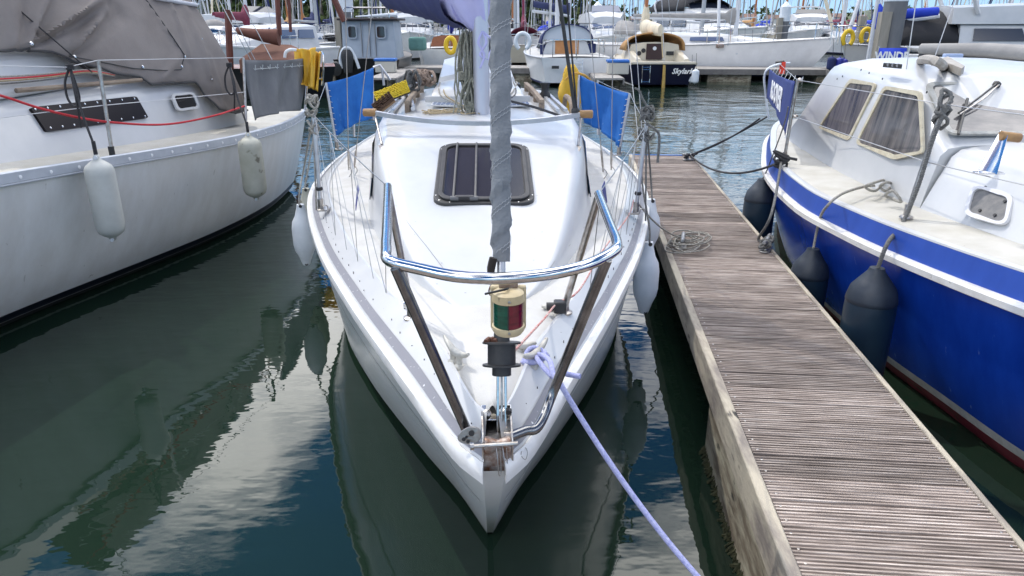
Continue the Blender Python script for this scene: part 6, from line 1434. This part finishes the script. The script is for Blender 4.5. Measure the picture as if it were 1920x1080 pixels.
# ---- boat with white spray hood and tan doors (stern on)
hy = pz(1050, 164, 0).y; h0 = frame(gx(1052, hy, 0), hy, 0) @ Matrix.Translation((0, 10, 0)) @ Matrix.Rotation(math.pi + R(3), 4, 'Z')
th, hh_ = yacht('white yacht stern with tan doors, a life ring and a stern ladder', h0, 10, 3.1, 1.0, sail=None, hood=None, mast=13, mp=.36, boom=False)
rows = [[Vector((1.0 * math.cos(k), y_, 1.42 + q * math.sin(k) ** .7)) for k in [math.pi * j / 12 for j in range(13)]] for y_, q in ((5.9, .15), (6.3, .6), (7.0, .72), (7.4, .72))]
MB(h0).loft(rows, closed=False).build('spray_hood', CANV['navy'], th, smooth=60, solid=.04)
MB(h0).loft([[Vector((.95 * math.cos(k), 6.1 + .2 * q, 1.45 + (.1 + .5 * q) * math.sin(k) ** .7)) for k in [math.pi * j / 12 for j in range(13)]] for q in (0, .5, 1)], closed=False).build('hood_window', SCREEN, th)
MB(h0).loft([[Vector((.96 * math.cos(k), 7.3, 1.5 + (.06 + .58 * q) * math.sin(k) ** .7)) for k in [math.pi * j / 12 for j in range(13)]] for q in (0, .5, 1)], closed=False).build('hood_back', SCREEN, th)
DRW = mat('tan_doors', (.5, .23, .08), .5, c2=(.42, .18, .06), scale=5)
for x in (-.24, .24): MB(h0).box((x, 7.2, 1.28), (.45, .05, .62)).build('door', DRW, th, bevel=.02)
MB(h0).box((.85, 7.15, 1.2), (.4, .06, .4)).build('instrument_cover', CANV['navy'], th, bevel=.03); MB(h0).box((-.95, 7.15, 1.25), (.42, .06, .36)).build('instrument_cover', CANV['navy'], th, bevel=.03)
mb = MB(h0)
for x in (-.22, .22): mb.tube([(x, 10.04, .95), (x, 10.1, .1)], .025, 6)
for k in range(6): mb.box((0, 10.07, .15 + .14 * k), (.44, .06, .035))
mb.build('stern_ladder', FW, th); MB(h0).box((.75, 10.03, .7), (.26, .03, .1)).build('exhaust', BLACKP, th)
lb = thing('life_ring', 'white horseshoe life ring on the rail of the yacht with tan doors', 'life ring', pY(980, 95, hy - .6)); lc = pY(980, 78, hy - .6)
MB().tube([lc + Vector((.24 * math.sin(a), 0, .27 * -math.cos(a))) for a in [R(30 + 300 * i / 20) for i in range(21)]], .075, 10).build('ring', FW, lb)
bmy = hy + 9; mb_c = [[Vector((0, 0, 0))]]
p0, p1 = pY(1068, 22, hy + 12), pY(1000, 12, hy + 8)
nb = thing('furled_boom', 'white boom with a sagging navy sail cover above the tan doors', 'boom', (p0.x, p0.y, 0)); MB().tube([p0 - Vector((0, 0, .2)), p1 - Vector((0, 0, .2))], .07, 8).build('spar', MASTW, nb)
d = p1 - p0; sdv = Vector((0, 1, 0)); rows = [[p0 + d * f + Vector((.0, .2 * math.cos(k), .1 + (.34 if f < .12 else .2) * math.sin(k) * (1 - .3 * f))) for k in [2 * math.pi * j / 10 for j in range(10)]] for f in (0, .05, .12, .2, .5, .8, 1)]
MB().loft(rows).build('sail_cover', CANV['navy'], nb, smooth=60); MB().tube([Vector((p0.x, p0.y, 1.0)), Vector((p0.x, p0.y, 12))], .08, 8).build('mast', MASTW, nb)

# ---- motor boats and yachts behind the walkway
cr = cruiser
t1c, _ = cr('white motor boat with a high pale wheelhouse beside the tan doors yacht', frame(gx(1158, 41, .5), 40, 4), 9, 2.9, 1.25, glass='WINL', top=None, arch=False)
cr('white motor yacht with a black flybridge canopy far behind the gold rudder boat', frame(gx(1275, 58, .5), 56, -8), 13, 4.2, 1.4, top='black')
cr('white flybridge motor yacht with big black screens behind the row of white fenders', frame(gx(1412, 45, .5), 43, 14), 14, 4.6, 1.55, top='black')
cr('white cabin cruiser with a pale upper deck behind the grey boom', frame(gx(1515, 60, .5), 58, -14), 13, 4.2, 1.4, top=None)
cr('white wheelhouse cruiser with black framed windows behind the blue boat roof', frame(22.4, 23.6, 80), 10, 3.4, 1.2, top=None, canopy='black')
cr('white cruiser under a dark canopy behind the wheelhouse cruiser', frame(gx(1700, 33, .5), 33, -48), 9, 3.1, 1.1, fly=False, canopy='black')
yn, hn = yacht('white yacht with a wide navy sheer stripe lying bow-on to the walkway', frame(gx(1340, 31.5, .5), 31.2, -3), 10, 3.2, 1.15, sail=None, hood=None, mastm=MASTG)
hn.strip(lambda t: hn.gl(t) * .74, lambda t: hn.gl(t) * .97, n=24, k=2, off=.012).build('sheer_stripe', CANV['navy'], yn)
MB(hn.fr).box((0, -.12, 1.3), (.3, .5, .14)).build('anchor', RUST, yn, bevel=.03)
yw, hw_ = yacht('big white yacht with blue windows and a row of white fenders along its side', frame(gx(1568, 30.6, .5), 30.8, 68), 12, 3.6, 1.3, sail='grey', hood='grey', glass='WINL', mp=.34, cs=.62)
for i, (px, py) in enumerate(((1383, 76), (1396, 76), (1410, 80), (1426, 82))): bfender(px, py, 31.1, .62, .17, FW, 'white fender in the row along the big white yacht with blue windows', 'white fenders of the big white yacht')
yp, hp_ = yacht('white yacht with yellow lifebuoys and a royal blue sail cover behind the blue boat', frame(gx(1560, 26.5, .5), 26.0, -52), 11, 3.4, 1.2, sail=None, hood='royal', mp=.36, cab=(.22, .7, .35))
rb = thing('furled_boom', 'white boom under a bright royal blue sail cover beside the grey pile', 'boom', (gx(1650, 25, 2), 25, 0)); q0, q1 = pY(1640, 40, 25), pY(1762, 30, 24)
MB().tube([q0 - Vector((0, 0, .12)), q1], .075, 8).build('spar', MASTW, rb); d = q1 - q0
rows = [[q0 + d * f + Vector((0, .2 * math.cos(k) * (1 - .4 * f), .14 + (.42 if f < .1 else .27 if f < .3 else .2) * math.sin(k) * (1 - .35 * f))) for k in [2 * math.pi * j / 12 for j in range(12)]] for f in (0, .04, .1, .22, .4, .6, .8, .95)]
MB().loft(rows).build('sail_cover', CANV['royal'], rb, smooth=60); MB().tube([Vector((q0.x, q0.y, 1.0)), Vector((q0.x, q0.y, 12))], .08, 8).build('mast', MASTW, rb)
bp0, bp1 = pY(1648, 90, 22), pY(1702, 90, 21.5)
bn = thing('cloth_banner', 'royal blue dodger with white capitals behind the blue boat roof', 'dodger', (bp0.x, bp0.y, .6)); MB().loft([[bp0 + Vector((0, 0, .0)), bp1], [bp0 - Vector((0, 0, .42)), bp1 - Vector((0, 0, .42))]], closed=False).build('cloth', CANV['royal'], bn, solid=.01)
text_part('WINDR', .34, bp0.lerp(bp1, .5) + Vector((0, -.02, -.24)), bp1 - bp0, (0, 0, 1), mat('letter_white', (.8, .8, .8), .7), bn, 'lettering', depth=.004, sx=.8, bold=.012)
for q in (bp0, bp1): MB().tube([q + Vector((0, 0, .05)), q - Vector((0, 0, 1.0))], .02, 6).build('post', STEEL, bn)
YB = mat('lifebuoy_yellow', (.75, .5, .02), .6)
for px, py, lab in ((1590, 72, 'yellow horseshoe lifebuoy nearer the blue fenders'), (1624, 68, 'yellow horseshoe lifebuoy nearer the grey pile')):
    c_ = pY(px, py, 25.6); MB_ = MB().tube([c_ + Vector((.17 * math.sin(a), 0, -.24 * math.cos(a))) for a in [R(35 + 290 * i / 16) for i in range(17)]], .075, 8); tag(MB_.build('lifebuoy', YB), lab, 'lifebuoy', 'yellow lifebuoys')
FBL = mat('fender_royal', (.02, .03, .28), .4)
for px, py, lab in ((1561, 104, 'navy fender hanging from the yacht with yellow lifebuoys'), (1576, 106, 'royal blue fender beside the navy one on the lifebuoy yacht'), (1583, 108, 'small royal blue fender, last of three on the lifebuoy yacht')): bfender(px, py, 24.8, .5, .14, FBL if 'royal' in lab else CANV['navy'], lab, 'blue fenders of the lifebuoy yacht')
# dark boom of the neighbour beyond the blue boat
db = thing('furled_boom', 'long dark grey furled boom low behind the blue boat roof', 'boom', (gx(1830, 13, 1), 13, 0)); a, b_ = pY(1728, 92, 13.5), pY(1985, 104, 11.5)
MB().tube([a, a.lerp(b_, .5) + Vector((0, 0, .03)), b_], [.1, .12, .13], 10).build('sail_cover', CANV['grey'], db); MB().tube([a - Vector((0, 0, .13)), b_ - Vector((0, 0, .16))], .07, 8).build('spar', BLACKP, db)
dbh = thing('sailing_yacht', 'low white yacht hidden behind the blue boat under the dark boom', 'yacht', (7.2, 12, 0)); hdb = simple_hull(frame(8.2, 7.5, 0), 9, 2.9, .95, .8); hdb.topsides(-.1, 'hull', HM['white'], dbh, n=16, k=4); hdb.decksheet(.02, 0, .05, n=12).build('deck', DECK, dbh); MB().tube([b_ + Vector((0, .05, -.4)), b_ + Vector((0, .05, 9))], .08, 8).build('mast', MASTG, dbh)

# ---- left: grey wheelhouse boat with outboard
gy = 29.0; GF = frame(gx(690, gy, .5), gy, 0)
gb = thing('work_boat', 'grey work boat wheelhouse with two windows on a black hull', 'boat', (GF.translation.x, gy, 0))
gh = simple_hull(GF @ Matrix.Translation((0, 6.5, 0)) @ Matrix.Rotation(math.pi, 4, 'Z'), 6.8, 2.7, .85, .7, .95); gh.topsides(-.2, 'hull', HM['black'], gb, n=18, k=5); gh.decksheet(.02, 0, .03, n=12).build('deck', WKF, gb)
GRY = mat('work_grey', (.36, .41, .47), .55, c2=(.31, .36, .42), scale=2.5, fleck=((.2, .2, .2), 12, .72))
gp = lambda px, py: (lambda q: (q.x, q.z))(pY(px, py, gy + .6)); x0, zb = gp(643, 110); x1, zt = gp(741, 38)
ww = MB(); Yf = gy + .6; hs2 = ww.hexa([(x0 - .02, Yf, zb - .35), (x1 + .02, Yf, zb - .35), (x1 + .02, Yf + 2, zb - .35), (x0 - .02, Yf + 2, zb - .35), (x0 + .05, Yf + .1, zt), (x1 - .1, Yf + .1, zt), (x1 - .1, Yf + 1.9, zt), (x0 + .05, Yf + 1.9, zt)]).build('wheelhouse', GRY, gb, bevel=.04)
MB().box(((x0 + x1) / 2, Yf + 1, zt + .04), (x1 - x0 + .2, 2.3, .09)).build('roof', mat('roof_dark', (.03, .022, .025), .6), hs2, bevel=.03)
for a_, b2_ in (((650, 47), (670, 73)), ((704, 47), (724, 73))):
    xa, za = gp(*a_); xb, zb2 = gp(*b2_); W_ = abs(xb - xa); Hh = abs(za - zb2)
    P = [Vector(((xa + xb) / 2 + x, Yf + .02 + .0, (za + zb2) / 2 + z)) for x, z in rrect(W_, Hh, .1, 4)]; mb = MB(); I = ring_frame(mb, P, .05, (0, -.04, 0)); o = mb.build('window', GRY, hs2); MB().prism([q + Vector((0, -.015, 0)) for q in I], (0, .01, 0)).build('pane', GLASSD, o, smooth=0)
for px in (677, 692, 703): x, _z = gp(px, 60); MB().box((x, Yf - .0 + .02, (zb + zt) / 2), (.012, .06, zt - zb - .15)).build('door_seam', WKF, hs2)
mb = MB(); rA = [Vector((x0 + .1, Yf + .3, zt + .08)), Vector((x0 + .12, Yf + .3, zt + .42)), Vector((x0 + .2, Yf + .3, zt + .47)), Vector((x1 - .4, Yf + .3, zt + .47)), Vector((x1 - .3, Yf + .3, zt + .42)), Vector((x1 - .28, Yf + .3, zt + .08))]; mb.tube(rA, .025, 6); mb.tube([p + Vector((.06, 1.2, 0)) for p in rA], .025, 6); mb.build('roof_rail', STEEL, hs2)
mb = MB(); mb.tube([(x0 + .5, Yf + .6, zt + .14), (x1 + .0, Yf + .6, zt + .2)], [.02, .1], 8); mb.build('roof_tube', FW, hs2)
MB().box((x0 + 1, Yf, zb - .33), (x1 - x0 + .1, .1, .05)).build('sill', FW, hs2)
ob = thing('outboard_motor', 'tilted black outboard motor with white cowl on the work boat stern', 'outboard', pY(650, 130, gy - .3)); oc_ = pY(652, 108, gy - .3)
rows = [[oc_ + Vector((w_ * math.cos(a), .3 * w_ * math.sin(a) - .1, z)) for a in [2 * math.pi * j / 14 for j in range(14)]] for z, w_ in ((-.55, .16), (-.3, .2), (0, .24), (.2, .22), (.3, .12))]
MB().loft(rows).build('cowl', BLACKP, ob); MB().tube(curve([oc_ + Vector((-.26, -.05, -.4)), oc_ + Vector((-.28, -.05, 0)), oc_ + Vector((-.12, -.05, .33)), oc_ + Vector((.12, -.05, .33)), oc_ + Vector((.3, -.05, 0)), oc_ + Vector((.42, -.05, -.4))], 4), .06, 6).build('shroud', FW, ob); MB().lathe([(.02, -.1), (.26, -.06), (.28, .06), (.02, .1)], oc_ + Vector((-.48, 0, -.42)), (.3, 1, .2), 16).build('wheel', BLACKP, ob)
# ---- brown gaffer behind the grey tent
by_ = 21; t = thing('gaff_cutter', 'brown gaff cutter with a brown cover tent and rust red spars', 'boat', (gx(490, by_, .5), by_, 0))
gh2 = simple_hull(frame(gx(485, by_, .5) - 6.2, by_ + 1.0, -75), 8, 2.6, .9, .7); gh2.topsides(-.2, 'hull', HM['black'], t, n=18, k=5); gh2.decksheet(.02, 0, .03, n=12).build('deck', WOODV, t)
BRC = mat('tan_brown_canvas', (.16, .075, .05), .9, c2=(.21, .1, .07), scale=3, bump=.2, bscale=20); RED = mat('rust_spar', (.17, .05, .03), .5, c2=(.12, .035, .025), scale=5)
P4 = [pY(448, 112, by_), pY(490, 82, by_ + .9), pY(545, 84, by_ + .9), pY(566, 112, by_)]; bk_ = [p + Vector((0, 1.6, 0)) for p in P4]; bk_[1] = P4[1] + Vector((0, .05, 0)); bk_[2] = P4[2] + Vector((0, .05, 0))
lo_ = [Vector((p.x, p.y, .85)) for p in P4]; MB().add(P4 + bk_ + [lo_[0], lo_[3]], [(0, 1, 2, 3), (4, 7, 6, 5), (0, 4, 5, 1), (3, 2, 6, 7), (8, 0, 3, 9)]).build('cover_tent', BRC, t, smooth=0)
a, b_ = pY(446, 58, by_ + .5), pY(523, 70, by_ + .5); d = b_ - a
MB().loft([[a + d * f + Vector((0, .2 * math.cos(k), (.1 + .13 * f) * math.sin(k) - .02 * math.sin(f * 3))) for k in [2 * math.pi * j / 12 for j in range(12)]] for f in (0, .05, .2, .4, .6, .8, .97, 1)]).build('furled_sail', CANV['brown'], t, smooth=60)
for xa, ya, xb, yb, r in ((432, 130, 427, 18, .1), (524, 66, 516, -70, .075), (545, 60, 538, -60, .045), (646, 40, 618, -20, .09)):
    pa, pb_ = pY(xa, ya, by_ + .6), pY(xb, yb, by_ + .6); MB().tube([pa, pb_], r, 8).build('spar', RED, t)
for xa, xb in ((470, 400), (478, 412), (510, 440)): MB().tube([pY(xa, 112, by_), pY(xb, -20, by_)], .012, 5).build('stay', WIRE, t)
# ---- other left boats
cr('white motor yacht with a black hull and navy canopy behind the yellow oilskin', frame(gx(640, 44, .5), 44, 62), 12, 3.6, 1.25, hull='black', top=None, arch=False)
cr('white pilot house boat with tall green tinted windows right behind the grey tent', frame(gx(392, 30, .5), 29, -20), 8, 2.8, 1.1, fly=False, glass='WINL')
cr('small white cruiser with a pale hardtop behind the brown furled sail', frame(gx(450, 38, .5), 38, 30), 8, 2.8, 1.0, fly=False, canopy='grey')
yg, _h = yacht('white yacht with a varnished wood cockpit and a green covered dinghy rack', frame(gx(815, 33, .5), 43, 184), 10, 3.2, 1.1, sail='royal', hood=None, cabm=WOODV)
tg = tag(MB().box(pY(783, 82, 32), (.75, .4, .55)).build('tarpaulin_bundle', CANV['green'], bevel=.12, seg=3), 'pale green tarpaulin bundle on the stern rail beside the varnished cockpit', 'tarpaulin'); tag(MB().tube([pY(845, 92, 32) + Vector((0, 0, .3 * math.cos(a) + .15)) + Vector((.2 * math.sin(a), 0, 0)) for a in [2 * math.pi * j / 16 for j in range(16)]], .1, 8, closed=True).build('lifebuoy', YB), 'yellow lifebuoy hung beside the varnished cockpit', 'lifebuoy', 'yellow lifebuoys')
cr('white motor boat with a grey hull bottom behind the lavender sail cover', frame(gx(770, 46, .5), 46, 5), 10, 3.4, 1.3, top=None)
yacht('cream yacht with a maroon mast and maroon sail cover', frame(gx(985, 40, .5), 50, 180), 9, 3, 1.0, hull='cream', sail='maroon', hood='maroon', mastm=mat('maroon_mast', (.2, .02, .05), .5))
# ---- piles
PILEM = mat('steel_pile', (.12, .125, .135), .6, c2=(.18, .18, .18), scale=3, stretch=(1, 1, .3)); PILEW = mat('timber_pile', (.33, .3, .25), .85, c2=(.22, .2, .16), scale=5, stretch=(1, 1, .15))
def pile(px, Y, r, top, lab, cap=True, wood_=False):
    x = gx(px, Y, 1.5); t = thing('mooring_pile', lab, 'pile', (x, Y, 0), 'mooring piles'); MB().lathe([(r, -1), (r, top), (r * .3, top + .05)], (x, Y, 0), n=18).build('shaft', PILEW if wood_ else PILEM, t)
    if cap: MB().lathe([(r * 1.04, 0), (r * 1.04, .8), (.02, 1.1)], (x, Y, top), n=18).build('cap', FW, t)
    if not wood_: MB().box((x - r * 1.1, Y - .2, 1.2), (.3, .3, 2.6)).build('fender_timber', PILEW, t)
pile(1666, 23.6, .34, 2.8, 'thick grey steel pile with a white cap beside the royal blue sail cover'); pile(652, 41, .40, 2.75, 'grey steel pile with a white cap behind the work boat wheelhouse'); pile(1467, 45, .3, 2.3, 'black pile with a white cap behind the big white yacht'); pile(1119, 55, .3, 2.6, 'dark pile behind the high pale motor boat'); pile(1620, 36, .28, 1.9, 'black pile beside the yellow lifebuoys', False)

# ---- crowd of far yachts: a few looks, each copied into its berth
def copy_tree(o, parent=None):
    c_ = o.copy(); col.objects.link(c_)
    if parent is not None: c_.parent = parent; c_.matrix_parent_inverse = o.matrix_parent_inverse.copy()
    for ch in [q for q in ALLC.get(o.name, [])]: copy_tree(ch, c_)
    return c_
looks = [('white far yacht with a navy sail cover and hood in the crowd of masts', dict(sail='navy', hood='navy')), ('white far yacht with a grey sail cover and grey mast in the crowd of masts', dict(sail='grey', hood='grey', mastm=MASTG)), ('white far yacht with a royal blue sail cover in the crowd of masts', dict(sail='royal', hood='royal', mast=13)), ('navy hulled far yacht with a cream sail cover in the crowd of masts', dict(hull='navy', sail='cream', hood='cream', mast=11)), ('white far yacht with a maroon sail cover in the crowd of masts', dict(sail='maroon', hood=None, mast=11.5)), ('white far yacht with a bare boom and black hood in the crowd of masts', dict(sail=None, hood='black', mast=14, mastm=MASTG)), ('cream far yacht with varnished spars in the crowd of masts', dict(hull='cream', sail='tan', hood=None, mastm=SPAR, mast=10))]
protos = []
for lab, kw in looks:
    t, _q = yacht(lab, Matrix.Identity(4), 9.5, 3.1, 1.05, rails=True, group='far yachts in the crowded berths', **kw); protos.append(t)
ALLC = {}
for o in col.objects:
    if o.parent: ALLC.setdefault(o.parent.name, []).append(o)
spots = []; rnd = random.Random(77)
for Y, xa, xb, st in ((50, -34, 4, 3.6), (64, -46, 6, 3.7), (78, -55, 9, 3.9), (90, -58, 9, 4.0), (101, -62, 9, 4.2), (53, 24, 44, 3.8), (67, 12, 58, 3.6), (85, 10, 78, 3.8), (110, 12, 100, 4.2), (150, 12, 120, 5)):
    x = xa + rnd.uniform(0, 2)
    while x < xb:
        spots.append((x, Y + rnd.uniform(-1.5, 1.5), rnd.choice((0, 180)) + rnd.uniform(-6, 6))); x += st * rnd.uniform(.85, 1.25)
order = list(range(len(spots))); used = set()
for i, (x, y, a) in enumerate(spots):
    k = rnd.choice((0, 0, 1, 1, 2, 3, 4, 5, 5, 6)) if i >= len(protos) else i
    o = protos[k] if k not in used else copy_tree(protos[k]); used.add(k)
    s_ = rnd.uniform(.88, 1.18); o.location = (x, y, 0); o.rotation_euler = (0, 0, R(a)); o.scale = (s_, s_, s_)
